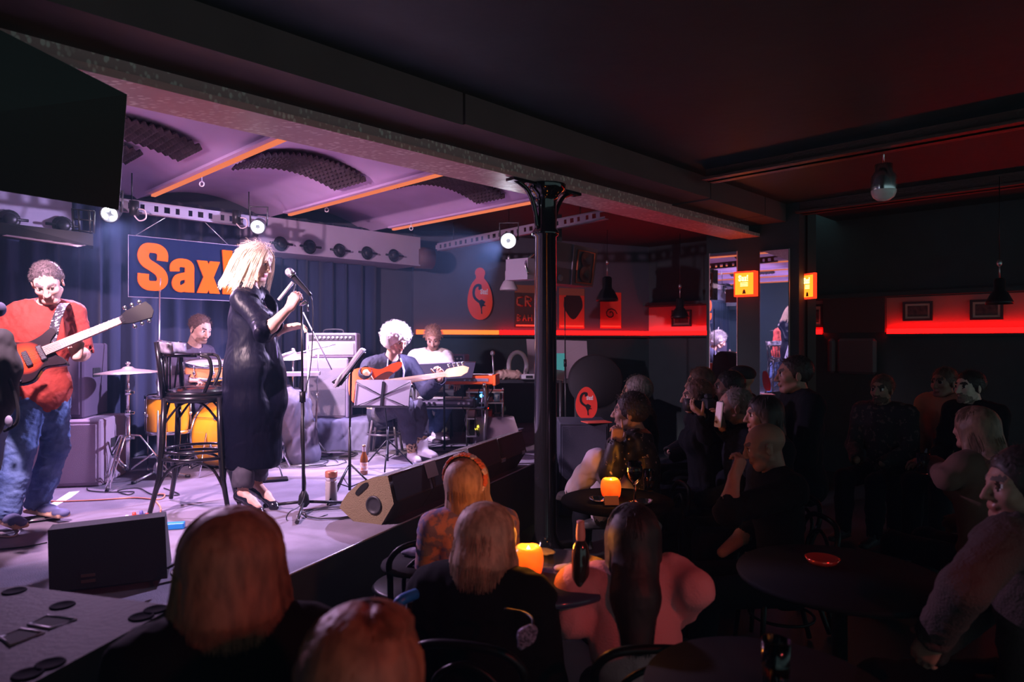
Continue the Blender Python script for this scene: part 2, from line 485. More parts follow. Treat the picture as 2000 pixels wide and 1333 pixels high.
# iron column carrying the beam
t = thing('iron_column', 'glossy black round iron column carrying the beam at the corner of the stage', 'column', (.245, 5.0, 0))
mb = MB(); mb.lathe([(.14, 0), (.14, .1), (.10, .14), (.083, .2), (.080, 2.36), (.098, 2.37), (.10, 2.40), (.082, 2.42), (.08, 2.62), (.10, 2.66), (.15, 2.70), (.15, 2.74)], n=32)
mb.build('shaft', m_blackgl, t)
for s, nm in ((-1, 'bracket'), (1, 'bracket')):
    mb = MB(); ax = U1 * s
    pts = [Vector((ax.x * .09, ax.y * .09, 2.42)), Vector((ax.x * .12, ax.y * .12, 2.56)), Vector((ax.x * .2, ax.y * .2, 2.68)), Vector((ax.x * .34, ax.y * .34, 2.735))]
    mb.tube(smooth_path(pts, 5), .016, 8); mb.box((ax.x * .24, ax.y * .24, 2.725), (.26, .08, .02), 0, (0, 0, AZ)); mb.build(nm, m_blackgl, t)
# red light ledges
m_led = emat('red_led', (1.0, .002, .002), 10.0)
m_ledo = emat('orange_led', (1.0, .10, .015), 3.2)
def led(F, t0, t1, name_lab, m=None):
    t = thing('light_ledge', name_lab, 'light strip', F((t0 + t1) / 2, .06, 1.68))
    t.rotation_euler = (0, 0, 0)
    mb = MB(); wbox(mb, F, t0, t1, 0, .13, 1.655, 1.68); mb.build('ledge', m_black, t, True)
    mb = MB(); wbox(mb, F, t0, t1, .045, .075, 1.685, 1.742); mb.build('red_tube', m or m_led, t, True)
led(SW, .02, 1.15, 'orange-red glowing strip light on the ledge behind the keyboard player', m_ledo)
led(SW, 1.17, 3.60, 'long red strip light on the ledge under the posters')
led(RW, .03, 1.4, 'red strip light under the first framed picture, left of the mirrors')
led(RW, 1.95, 2.52, 'short red strip light right of the mirrors')
led(RW, 3.25, 6.9, 'long red strip light below two framed pictures on the far right wall')
mb = MB(); wbox(mb, RW, 2.54, 3.23, 0, .07, 1.70, 2.12); solo(mb, 'wall_panel', mat('panel_dark', (.10, .05, .05), .7), 'dull dark panel interrupting the red-lit wall band', 'panel')
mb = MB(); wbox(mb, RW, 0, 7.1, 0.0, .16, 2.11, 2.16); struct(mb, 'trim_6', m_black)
# curtain
def curt(a0, a1, z0, z1, b, name, label, seed=1, amp=.035, per=.17):
    rr = random.Random(seed); ph = [rr.uniform(0, 6) for _ in range(8)]
    def fn(u, v):
        a = a0 + (a1 - a0) * u; z = z0 + (z1 - z0) * v
        w = a + .05 * math.sin(a * 3.1 + ph[0])
        f = math.sin(2 * PI * w / per + ph[1] + .15 * math.sin(z * 1.3)) + .5 * math.sin(2 * PI * w / (per * 2.3) + ph[2]) + .25 * math.sin(2 * PI * w / (per * .55) + ph[3] + z * .4)
        return A(a, b + amp * f * (1 - .25 * v), z)
    mb = MB(); mb.grid(fn, int((a1 - a0) / .018), 14)
    o = solo(mb, name, m_curtain, label, 'curtain')
    sm = o.modifiers.new('thickness', 'SOLIDIFY'); sm.thickness = .006
    return o
curt(-1.55, 4.70, STZ + .012, 2.93, 6.88, 'stage_curtain', 'dark navy pleated curtain hanging across the back of the stage', 3)
# ================================================================== stage lamps (each lamp carries its own light)
m_lens = emat('lamp_lens', (.82, .86, 1.0), 60)
m_lampbody = mat('lamp_body', (.05, .05, .055), .35, .3)
def par_light(label, loc, target, n_lens, power, color, size, rad=.07, lens=True, radius=.035, face=None):
    dt = (Vector(target) - Vector(loc)).normalized(); d = (Vector(face) - Vector(loc)).normalized() if face else dt
    t = thing('par_light', label, 'stage light', loc, group=None)
    T = look((0, 0, 0), d)
    mb = MB(); mb.lathe([(.0, -.13), (rad * .75, -.13), (rad * .95, -.1), (rad * 1.1, 0), (rad * 1.12, .012), (rad * .98, .012), (rad * .95, -.004), (0, -.004)], T=T, n=24)
    mb.build('housing', m_lampbody, t)
    mb = MB()
    pts = [T @ Vector((rad * 1.2, 0, -.04)), T @ Vector((rad * 1.3, 0, -.1))]
    up = Vector((0, 0, .2))
    mb.tube([T @ Vector((rad * 1.15, 0, -.05)), T @ Vector((rad * 1.25, 0, -.05)) + up * .8, T @ Vector((-rad * 1.25, 0, -.05)) + up * .8, T @ Vector((-rad * 1.15, 0, -.05))], .008, 6)
    mb.build('yoke', m_lampbody, t)
    if lens:
        for i in range(n_lens):
            an = 2 * PI * i / n_lens + .4
            r = rad * .60 if n_lens > 1 else 0
            mb = MB(); mb.ell((0, 0, 0), (rad * .30, rad * .30, rad * .16), T=T @ Matrix.Translation((r * math.cos(an), r * math.sin(an), .004)), nu=10, nv=6)
            mb.build('lens', m_lens, t)
    s = spot('par_light_beam', Vector(loc) + d * .04 + dt * .06, target, power, color, size, .45, radius)
    return t
par_light('glaring white-blue stage light with five lenses, left of the black column', LAMP_R, A(1.6, 5.2, .9), 6, 900, (.66, .52, 1.0), 92, face=(-.6, .5, 1.3))
par_light('stage light with glowing lenses at the left end of the perforated truss', A(1.50, 5.60, 2.53), A(1.7, 4.2, .5), 4, 330, (.85, .52, 1.0), 110, face=(-2.2, 1.5, .9), rad=.058)
par_light('stage light with glowing lenses at the right end of the perforated truss, above the singer', A(2.62, 5.60, 2.57), A(3.9, 5.4, .5), 5, 620, (.85, .60, 1.0), 78, face=(-1.4, 1.5, .9), rad=.058)
# front lamps on the stage side of the beam, out of the frame behind the screen
par_light('front stage light clamped to the iron beam, aimed at the singer', A(.10, 3.72, 2.56), A(1.95, 4.33, 1.75), 5, 1150, (1.0, .70, .66), 26)
par_light('front stage flood clamped to the iron beam beside the singer\'s lamp', A(.42, 3.72, 2.58), A(2.8, 5.3, .6), 5, 520, (1.0, .60, .85), 100)  # added fill lamp, brightens the whole stage
# ================================================================== implicit surfaces (bodies, clothes, hair)
class Sdf:
    def __init__(s):
        s.pr = []; s.T = None; s.tag = 0; s.k = .02
    def _pt(s, p):
        p = Vector(p)
        return np.array(s.T @ p if s.T is not None else p, dtype=np.float32)
    def _sc(s):
        return s.T.to_scale().x if s.T is not None else 1.
    def _add(s, lo, hi, fn, k, tag, op):
        s.pr.append((op, np.float32(s.k if k is None else k), s.tag if tag is None else tag, np.asarray(lo, np.float32), np.asarray(hi, np.float32), fn))
    def cap(s, a, b, ra, rb=None, k=None, tag=None, op=1, flat=None):
        """tapered capsule; flat=(direction, factor) squashes it across a direction"""
        a = s._pt(a); b = s._pt(b); q = s._sc(); ra *= q; rb = ra if rb is None else rb * q
        ba = b - a; L2 = float(ba @ ba) + 1e-12
        r = max(ra, rb)
        if flat is not None:
            fd = Vector(flat[0])
            if s.T is not None: fd = s.T.to_3x3() @ fd
            fd = np.array(fd.normalized(), np.float32); ff = 1 / flat[1] - 1
        def fn(X):
            pa = X - a
            t = np.clip((pa @ ba) / L2, 0, 1)
            d = pa - t[..., None] * ba
            if flat is not None:
                d = d + (d @ fd)[..., None] * fd * ff
            return np.sqrt((d * d).sum(-1)) - (ra + (rb - ra) * t)
        s._add(np.minimum(a, b) - r, np.maximum(a, b) + r, fn, k, tag, op)
        return s
    def chain(s, pts, rs, k=None, tag=None, op=1, flat=None):
        for i in range(len(pts) - 1): s.cap(pts[i], pts[i + 1], rs[i], rs[i + 1], k, tag, op, flat)
        return s
    def ell(s, c, r, R=None, k=None, tag=None, op=1):
        c = s._pt(c); q = s._sc()
        M = Matrix.Identity(3) if R is None else (Euler(R).to_matrix() if not isinstance(R, Matrix) else R.to_3x3())
        if s.T is not None: M = s.T.to_3x3().normalized() @ M
        M = np.array(M, np.float32); r = np.array(r, np.float32) * q
        ext = np.sqrt(((M * r) ** 2).sum(1))
        def fn(X):
            l = (X - c) @ M
            k0 = np.sqrt(((l / r) ** 2).sum(-1)); k1 = np.sqrt(((l / (r * r)) ** 2).sum(-1)) + 1e-9
            return k0 * (k0 - 1) / k1
        s._add(c - ext, c + ext, fn, k, tag, op)
        return s
    def box(s, c, half, R=None, rnd=.01, k=None, tag=None, op=1):
        c = s._pt(c); q = s._sc()
        M = Matrix.Identity(3) if R is None else (Euler(R).to_matrix() if not isinstance(R, Matrix) else R.to_3x3())
        if s.T is not None: M = s.T.to_3x3().normalized() @ M
        M = np.array(M, np.float32); h = np.array(half, np.float32) * q; rnd *= q
        ext = (np.abs(M) * h).sum(1)
        def fn(X):
            l = np.abs((X - c) @ M) - (h - rnd)
            return np.sqrt((np.maximum(l, 0) ** 2).sum(-1)) + np.minimum(l.max(-1), 0) - rnd
        s._add(c - ext, c + ext, fn, k, tag, op)
        return s
    def mesh(s, h, disp=None, N=26, pad=0.):
        lo = np.min([p[3] for p in s.pr if p[0] > 0], 0) - 3 * h - pad
        hi = np.max([p[4] for p in s.pr if p[0] > 0], 0) + 3 * h + pad
        n = np.ceil((hi - lo) / h).astype(int) + 2
        nb = np.ceil(n / N).astype(int)
        gy = int(n[1]) + 4 + N; gz = int(n[2]) + 4 + N
        V = []; ID = []; TG = []; Q = []
        for bx in range(nb[0]):
            for by in range(nb[1]):
                for bz in range(nb[2]):
                    i0 = np.array([bx, by, bz]) * N - 1
                    m = N + 2            # points i0 .. i0+N+1
                    blo = lo + i0 * h; bhi = lo + (i0 + m) * h
                    act = [p for p in s.pr if np.all(p[3] - p[1] - 2.5 * h - pad <= bhi) and np.all(p[4] + p[1] + 2.5 * h + pad >= blo)]
                    if not any(p[0] > 0 for p in act): continue
                    ax = [(lo[c] + (i0[c] + np.arange(m)) * h).astype(np.float32) for c in range(3)]
                    X = np.stack(np.meshgrid(ax[0], ax[1], ax[2], indexing='ij'), -1)
                    D = np.full((m, m, m), 1., np.float32); TD = np.full((m, m, m), 9., np.float32); T = np.zeros((m, m, m), np.int16)
                    for op, k, tag, plo, phi, fn in act:
                        mg = k + 2.5 * h + pad
                        a = np.clip(np.floor((plo - mg - ax_lo(ax)) / h).astype(int), 0, m); b = np.clip(np.ceil((phi + mg - ax_lo(ax)) / h).astype(int) + 1, 0, m)
                        if np.any(b <= a): continue
                        sl = tuple(slice(a[c], b[c]) for c in range(3))
                        d = fn(X[sl]); Ds = D[sl]
                        if op > 0:
                            if k > 1e-5:
                                hh = np.clip(.5 + .5 * (Ds - d) / k, 0, 1)
                                D[sl] = Ds + (d - Ds) * hh - k * hh * (1 - hh)
                            else: D[sl] = np.minimum(Ds, d)
                            mk = d < TD[sl]
                            T[sl] = np.where(mk, tag, T[sl]); TD[sl] = np.where(mk, d, TD[sl])
                        elif op == 0:      # paint only
                            T[sl] = np.where(d < 0, tag, T[sl])
                        else:
                            kk = max(float(k), 1e-5)
                            hh = np.clip(.5 - .5 * (Ds + d) / kk, 0, 1)
                            D[sl] = Ds + (-d - Ds) * hh + kk * hh * (1 - hh)
                    if disp is not None: D = D + disp(X).astype(np.float32)
                    ins = D < 0
                    if not ins.any() or ins.all(): continue
                    # cells 0..N
                    c = m - 1
                    cnt = np.zeros((c, c, c), np.float32); acc = np.zeros((c, c, c, 3), np.float32)
                    sg = {}
                    for axn in range(3):
                        s0 = [slice(0, m)] * 3; s1 = [slice(0, m)] * 3
                        s0[axn] = slice(0, m - 1); s1[axn] = slice(1, m)
                        A0 = D[tuple(s0)]; A1 = D[tuple(s1)]
                        cr = (A0 < 0) != (A1 < 0); sg[axn] = (cr, A0 < 0)
                        t = np.where(cr, A0 / np.where(cr, A0 - A1, 1), 0)
                        o1, o2 = [q for q in range(3) if q != axn]
                        for d1 in (0, 1):
                            for d2 in (0, 1):
                                ss = [None] * 3; ss[axn] = slice(0, c); ss[o1] = slice(d1, d1 + c); ss[o2] = slice(d2, d2 + c)
                                ss = tuple(ss); w = cr[ss].astype(np.float32); cnt += w
                                acc[..., axn] += t[ss] * w; acc[..., o1] += d1 * w; acc[..., o2] += d2 * w
                    cells = np.argwhere(cnt > 0)
                    if len(cells) == 0: continue
                    ci = tuple(cells.T)
                    pos = acc[ci] / cnt[ci][:, None] + cells + i0
                    gid = ((cells[:, 0] + i0[0] + 1).astype(np.int64) * gy + (cells[:, 1] + i0[1] + 1)) * gz + (cells[:, 2] + i0[2] + 1)
                    V.append(lo + pos * h); ID.append(gid); TG.append(T[ci])
                    for axn in range(3):
                        cr, neg = sg[axn]
                        o1, o2 = [(1, 2), (2, 0), (0, 1)][axn]
                        e = np.argwhere(cr)
                        ok = (e[:, o1] >= 1) & (e[:, o2] >= 1) & (e[:, axn] >= 1) & (e[:, o1] <= N) & (e[:, o2] <= N) & (e[:, axn] <= N)
                        e = e[ok]
                        if len(e) == 0: continue
                        ng = neg[tuple(e.T)]
                        g = e + i0 + 1
                        def gg(d1, d2):
                            q = g.copy(); q[:, o1] -= d1; q[:, o2] -= d2
                            return (q[:, 0].astype(np.int64) * gy + q[:, 1]) * gz + q[:, 2]
                        qd = np.stack([gg(0, 0), gg(1, 0), gg(1, 1), gg(0, 1)], 1)
                        qd[~ng] = qd[~ng][:, ::-1]
                        Q.append(qd)
        V = np.concatenate(V); ID = np.concatenate(ID); TG = np.concatenate(TG); Q = np.concatenate(Q)
        uid, first = np.unique(ID, return_index=True)
        V = V[first]; TG = TG[first]
        q = np.searchsorted(uid, Q); q = np.clip(q, 0, len(uid) - 1)
        good = (uid[q] == Q).all(1)
        q = q[good]
        ft = TG[q].max(1)
        return V, q, ft
def ax_lo(ax): return np.array([a[0] for a in ax])
def sdf_obj(S, h, name, mats, parent=None, disp=None, pad=0., smooth_it=0):
    V, q, ft = S.mesh(h, disp, pad=pad)
    if parent is not None:
        inv = np.array(WM[parent.name].inverted()); V = V @ inv[:3, :3].T + inv[:3, 3]
    if smooth_it:
        e = np.concatenate([q[:, [0, 1]], q[:, [1, 2]], q[:, [2, 3]], q[:, [3, 0]]])
        for it in range(smooth_it):
            acc = np.zeros_like(V); cn = np.zeros(len(V))
            for a, b in ((0, 1), (1, 0)):
                for c in range(3): acc[:, c] += np.bincount(e[:, a], V[e[:, b], c], len(V))
                cn += np.bincount(e[:, a], minlength=len(V))
            V = .5 * V + .5 * acc / np.maximum(cn, 1)[:, None]
    me = bpy.data.meshes.new(name)
    me.vertices.add(len(V)); me.vertices.foreach_set('co', V.astype(np.float32).ravel())
    me.loops.add(q.size); me.loops.foreach_set('vertex_index', q.astype(np.int32).ravel())
    me.polygons.add(len(q)); me.polygons.foreach_set('loop_start', np.arange(0, q.size, 4, dtype=np.int32))
    me.polygons.foreach_set('use_smooth', np.ones(len(q), bool))
    if not isinstance(mats, (list, tuple)): mats = [mats]
    for m in mats: me.materials.append(m)
    me.polygons.foreach_set('material_index', np.clip(ft, 0, len(mats) - 1).astype(np.int32))
    me.update(calc_edges=True); me.validate()
    o = bpy.data.objects.new(name, me); COL.objects.link(o)
    if parent is not None: o.parent = parent
    WM[o.name] = WM[parent.name].copy() if parent is not None else Matrix.Identity(4)
    return o
def folds(amp=.006, f=28., seed=0, stretch=(1, 1, .5), ridge=.6):
    """sharp-crested creases; f in radians per metre"""
    f = f * 2.6
    rr = np.random.default_rng(seed); ks = rr.normal(size=(4, 3)) * np.array(stretch); ph = rr.uniform(0, 6.28, 8)
    ks = (ks / np.linalg.norm(ks, axis=1)[:, None] * f * rr.uniform(.6, 1.4, (4, 1))).astype(np.float32)
    wk = (rr.normal(size=(3, 3)) * f * .28).astype(np.float32); gk = (rr.normal(size=(3, 3)) * f * .18).astype(np.float32)
    def fn(X):
        w = 1.6 * np.sin(X @ wk[0] + ph[5]) + 1.2 * np.sin(X @ wk[1] + ph[6])
        g = .55 + .45 * np.sin(X @ gk[0] + ph[7]) * np.sin(X @ gk[1] + ph[4])
        d = 0
        for i in range(4):
            q = np.sin(X @ ks[i] + ph[i] + w * (1 if i % 2 else -.7)); d = d + ((1 - ridge) * q + ridge * (1 - 2 * np.abs(q)))
        return amp * (d / 2.2) * g
    return fn
def fuzz(amp=.004, f=120., seed=0):
    return folds(amp, f, seed, (1, 1, .3), .3)
# ================================================================== people
SKIN = {}
def skinset(name, skin, lip=None, hair=(.03, .02, .015), beard=None):
    lip = lip or tuple(np.array(skin) * (.80, .62, .60))
    return [mat('skin_' + name, skin, .5, spec=.35, sss=.08, noise_amt=.12, noise_scale=30), mat('lip_' + name, lip, .4),
            mat('eye_white', (.75, .72, .70), .2), mat('eye_iris', (.03, .02, .015), .1), mat('brow_' + name, hair, .8),
            mat('beard_' + name, beard or hair, .9, noise_amt=.4, noise_scale=200, color2=tuple(np.array(skin) * .45)), mat('nail_' + name, tuple(np.minimum(1, np.array(skin) * 1.1)), .25)]
def head_T(c, fwd, up=(0, 0, 1), s=1.):
    f = Vector(fwd).normalized(); u = Vector(up); x = f.cross(u).normalized(); u = x.cross(f)
    m = frame((0, 0, 0), x, f, u)
    return Matrix.Translation(Vector(c)) @ m @ Matrix.Scale(s, 4)
def add_head(S, T, female=False, beard=False, jaw=1.0, smile=0., closed=False):
    S.T = T; k = .018
    S.ell((0, -.012, .032), (.073, .094, .082), k=k, tag=0)
    S.ell((0, .030, .0), (.062, .062, .075), k=k, tag=0)
    S.ell((0, .028, -.045), (.053 * jaw, .058, .062), k=k, tag=0)
    S.cap((-.020 * jaw, .062, -.094), (.020 * jaw, .062, -.094), .018, k=.02, tag=0)      # chin
    for s in (-1, 1):
        S.cap((s * .055 * jaw, .0, -.055), (s * .028, .055, -.092), .016, .015, k=.02, tag=0)   # jaw line
        S.ell((s * .040, .062, -.022), (.020, .020, .018), k=.02, tag=0)                         # cheek
        S.cap((s * .014, .087, .026), (s * .046, .068, .026), .009, .007, k=.012, tag=0)         # brow ridge
        S.ell((s * .031, .092, .006), (.017, .012, .0115), k=.008, op=-1)                        # socket
        S.ell((s * .031, .073, .006), (.0125, .0125, .0125), k=.001, tag=2)
        S.cap((s * .020, .0835, .0135), (s * .042, .078, .0125), .0042, k=.004, tag=0)           # upper lid
        S.cap((s * .021, .0825, -.003), (s * .041, .077, -.002), .0036, k=.004, tag=0)           # lower lid
        if closed: S.ell((s * .031, .078, .004), (.015, .009, .009), k=.004, tag=0)
        S.ell((s * .0305, .0855, .005), (.0052, .004, .0055), k=.0005, tag=3)
        S.cap((s * .015, .0945, .028), (s * .046, .078, .031), .0027, .0020, k=.001, tag=4)      # eyebrow
        S.ell((s * .077, -.008, -.006), (.008, .020, .032), R=(0, 0, s * -.35), k=.006, tag=0)   # ear
        S.ell((s * .085, -.004, -.004), (.005, .010, .018), k=.004, op=-1)
        S.ell((s * .0115, .098, -.034), (.0085, .010, .0075), k=.008, tag=0)                     # nostril wing
    S.chain([(0, .088, .018), (0, .102, -.012), (0, .112, -.031)], [.0075, .0085, .0105], k=.010, tag=0)   # nose
    S.cap((-.017, .083, -.058), (.017, .083, -.058), .0085, k=.008, tag=0)
    S.cap((-.018, .0875, -.0585), (.018, .0875, -.0585), .0048, k=.002, tag=1)
    S.cap((-.014, .0875, -.0675), (.014, .0875, -.0675), .0056, k=.002, tag=1)
    S.cap((-.024, .093, -.0632), (.024, .093, -.0632), .0022, k=.003, op=-1)
    if beard:
        S.ell((0, .045, -.078), (.058, .062, .040), k=.002, op=0, tag=5)
        S.cap((-.022, .094, -.048), (.022, .094, -.048), .007, k=.003, op=0, tag=5)
        S.ell((0, .085, -.063), (.017, .02, .0085), op=0, tag=1)
    S.T = None
def add_hand(S, wrist, ydir, zdir, mirror=False, curl=(.5, .5, .5, .5), thumb=(.6, .4), sc=1., spread=.0):
    y = Vector(ydir).normalized(); z = Vector(zdir); z = (z - y * z.dot(y)).normalized(); x = y.cross(z)
    if mirror: x = -x
    M = frame(wrist, x, y, z)
    W = lambda p: M @ (Vector(p) * sc)
    R = M.to_3x3().normalized()
    S.cap(W((-.016, 0, 0)), W((.016, 0, 0)), .019 * sc, k=.012, tag=0)
    S.chain([W((-.022, .02, 0)), W((-.027, .082, 0))], [.015 * sc, .012 * sc], k=.012, tag=0)
    S.chain([W((-.006, .02, 0)), W((-.009, .088, .002))], [.016 * sc, .0125 * sc], k=.012, tag=0)
    S.chain([W((.010, .02, 0)), W((.010, .09, .002))], [.016 * sc, .0125 * sc], k=.012, tag=0)
    S.chain([W((.022, .03, 0)), W((.029, .086, .0))], [.016 * sc, .012 * sc], k=.012, tag=0)
    bx = (.030, .010, -.010, -.028); by = (.086, .090, .087, .080); ln = (.071, .079, .074, .058)
    for i in range(4):
        p = Vector((bx[i], by[i], 0)); an = 0.; dirx = (bx[i]) * spread * 8
        pts = [W(p)]
        for sgl, w in ((.45, .9), (.30, 1.15), (.25, .9)):
            an += curl[i] * w
            d = Vector((dirx, math.cos(an), -math.sin(an))).normalized()
            p = p + d * ln[i] * sgl; pts.append(W(p))
        r = (.0088, .0080, .0074, .0066)
        S.chain(pts, [q * sc * (.9 if i == 3 else 1) for q in r], k=.003, tag=0)
        S.ell(pts[-1], (.006 * sc,) * 3, k=.002, tag=0)
    sp, cu = thumb
    p = Vector((.026, .022, -.006)); d = Vector((math.sin(sp + .5), math.cos(sp + .5), -.35)).normalized()
    q1 = p + d * .038; d2 = (d + Vector((-.5 * cu, .25, -cu))).normalized(); q2 = q1 + d2 * .032; d3 = (d2 + Vector((-.5 * cu, .2, -cu * .8))).normalized(); q3 = q2 + d3 * .024
    S.chain([W(p), W(q1), W(q2), W(q3)], [.015 * sc, .0108 * sc, .0095 * sc, .0078 * sc], k=.006, tag=0)
def pose(base, face, sc=1., seated=False, lean=0., seat_z=.45, female=False):
    """default joints; base on the floor under the pelvis, face = heading angle (0 looks along +y)"""
    F = Vector((-math.sin(face), math.cos(face), 0)); X = Vector((math.cos(face), math.sin(face), 0)); Z = Vector((0, 0, 1)); B = Vector(base)
    L = lambda x, y, z: B + X * (x * sc) + F * (y * sc) + Z * (z * sc)
    w = .9 if female else 1.
    pz = (seat_z + .08) / sc if seated else .93
    J = {}
    J['pel'] = L(0, 0, pz)
    up = (Z + F * lean).normalized()
    U = lambda x, y, t: J['pel'] + X * (x * sc) + F * (y * sc) + up * (t * sc)
    J['waist'] = U(0, .0, .17); J['chest'] = U(0, 0, .34); J['neck'] = U(0, -.01, .525); J['head'] = U(0, .03, .665)
    J['shR'] = U(.185 * w, -.01, .480); J['shL'] = U(-.185 * w, -.01, .480)
    J['hipR'] = L(.095, 0, pz - .02); J['hipL'] = L(-.095, 0, pz - .02)
    if seated:
        for s, n in ((1, 'R'), (-1, 'L')):
            J['kn' + n] = L(s * .12, .44, pz - .03); J['an' + n] = L(s * .12, .46, .09 / sc if sc else .09)
            J['toe' + n] = J['an' + n] + F * .17 * sc - Z * .05
            J['el' + n] = U(s * .22 * w, .06, .19); J['wr' + n] = L(s * .10, .28, pz + .10)
    else:
        for s, n in ((1, 'R'), (-1, 'L')):
            J['kn' + n] = L(s * .10, .02, .49); J['an' + n] = L(s * .11, -.01, .08); J['toe' + n] = L(s * .13, .16, .03)
            J['el' + n] = U(s * .24 * w, -.02, .18); J['wr' + n] = U(s * .22 * w, .08, -.04)
    J['F'] = F; J['X'] = X; J['up'] = up; J['hd'] = F.copy(); J['hup'] = up.copy(); J['sc'] = sc; J['fem'] = female
    J['ydR'] = None; J['ydL'] = None
    return J
def limb_r(J):
    s = J['sc'] * (.88 if J['fem'] else 1.)
    return {'ua': (.050 * s, .041 * s), 'fa': (.041 * s, .027 * s), 'th': (.078 * s, .054 * s), 'ca': (.056 * s, .036 * s), 'nk': .053 * s}
def torso_T(J):
    x = (J['shR'] - J['shL']).normalized(); u = (J['neck'] - J['pel']).normalized(); f = u.cross(x).normalized(); x = f.cross(u)
    # x right, f forward
    return x, f, u
def add_torso(S, J, infl=0., tag=0, k=.05, belly=0.):
    x, f, u = torso_T(J); s = J['sc']; w = .9 if J['fem'] else 1.
    R = frame((0, 0, 0), x, f, u).to_3x3()
    S.ell(J['pel'] + u * .01, (.142 * s + infl, .100 * s + infl, .115 * s + infl), R, k * .7, tag)
    S.ell(J['waist'], (.122 * s * w + infl, .086 * s + infl + belly, .15 * s + infl), R, k * .7, tag)
    S.ell(J['chest'] + u * .0, (.150 * s * w + infl, .098 * s + infl, .17 * s + infl), R, k * .7, tag)
    S.cap(J['shL'] - (-x) * .02, J['shR'] - x * .02, .052 * s * w + infl, k=k, tag=tag)
    S.cap(J['neck'] - u * .03 * s, (J['shR'] * .55 + J['neck'] * .45), .05 * s + infl, .045 * s + infl, k=k, tag=tag)
    S.cap(J['neck'] - u * .03 * s, (J['shL'] * .55 + J['neck'] * .45), .05 * s + infl, .045 * s + infl, k=k, tag=tag)
    if J['fem']:
        for sx in (-1, 1): S.ell(J['chest'] + x * .07 * s * sx + f * .085 * s + u * .02, (.055 * s + infl * .6,) * 3, R, k, tag)
def person_body(J, parent, skin, h=.007, beard=False, hands='both', jaw=1., legs=True, curlR=(.5,) * 4, curlL=(.5,) * 4, thR=(.5, .4), thL=(.5, .4), zR=None, zL=None, closed=False, hscale=1.0, arms=True, spreadR=0., spreadL=0., feet=False):
    S = Sdf(); r = limb_r(J); s = J['sc']; x, f, u = torso_T(J)
    add_torso(S, J)
    T = head_T(J['head'], J['hd'], J['hup'], s * hscale * (.96 if J['fem'] else 1.))
    J['T'] = T
    nb = T @ Vector((0, -.022, -.055))
    S.cap(J['neck'], nb, r['nk'] * 1.08, r['nk'] * .95, k=.03, tag=0)
    add_head(S, T, J['fem'], beard, jaw, closed=closed)
    for n in 'RL':
        if arms:
            S.cap(J['sh' + n], J['el' + n], *r['ua'], k=.035, tag=0)
            mid = J['el' + n].lerp(J['wr' + n], .3)
            S.chain([J['el' + n], mid, J['wr' + n]], [r['fa'][0], r['fa'][0] * 1.02, r['fa'][1]], k=.02, tag=0, flat=None)
            if hands in ('both', n):
                yd = J['yd' + n] if J['yd' + n] is not None else (J['wr' + n] - J['el' + n])
                z = (zR if n == 'R' else zL) or (Vector((0, 0, 1)) + f * .3)
                add_hand(S, J['wr' + n], yd, z, mirror=(n == 'R'), curl=curlR if n == 'R' else curlL, thumb=thR if n == 'R' else thL, sc=s * (.92 if J['fem'] else 1.), spread=spreadR if n == 'R' else spreadL)
        if legs:
            S.cap(J['hip' + n], J['kn' + n], *r['th'], k=.04, tag=0)
            S.chain([J['kn' + n], J['kn' + n].lerp(J['an' + n], .35), J['an' + n]], [r['ca'][0], r['ca'][0] * 1.02, r['ca'][1]], k=.02, tag=0)
            if feet: S.chain([J['an' + n], J['an' + n].lerp(J['toe' + n], .6), J['toe' + n]], [r['ca'][1] * .85, .026 * s, .019 * s], k=.015, tag=0)
    return sdf_obj(S, h, 'body', skin, parent, pad=0.)
def add_top(S, J, infl=.014, sleeve=1., hem=.10, k=.05, cut=True, neck=.0, belly=0.):
    r = limb_r(J); x, f, u = torso_T(J); s = J['sc']
    add_torso(S, J, infl, 0, k, belly)
    R = frame((0, 0, 0), x, f, u).to_3x3()
    if hem > 0: S.ell(J['pel'] - u * hem * .3, (.142 * s + infl, .102 * s + infl, .09 * s + hem * .5), R, k * .6, 0)
    for n in 'RL':
        sh, el, wr = J['sh' + n], J['el' + n], J['wr' + n]
        if sleeve <= .5:
            e = sh.lerp(el, sleeve * 2); S.cap(sh, e, r['ua'][0] + infl, r['ua'][1] + infl * 1.6, k=.035)
            if cut: S.cap(e + (el - sh).normalized() * -.005, e + (el - sh).normalized() * .08, r['ua'][1] + infl * 1.1, k=.004, op=-1)
        else:
            S.cap(sh, el, r['ua'][0] + infl, r['ua'][1] + infl, k=.035)
            e = el.lerp(wr, (sleeve - .5) * 2); S.cap(el, e, r['fa'][0] + infl * 1.1, r['fa'][1] + infl * 1.15, k=.02)
            if cut:
                dd = (wr - el).normalized(); S.cap(e + dd * .012, e + dd * .1, r['fa'][1] + infl * .75, k=.004, op=-1)
    if cut:
        c = J['neck'] + u * .015 * s + f * .02
        S.cap(c + u * .03 + f * neck * .3, c + u * .13, r['nk'] * 1.12 + neck, r['nk'] * 1.3 + neck, k=.008, op=-1)
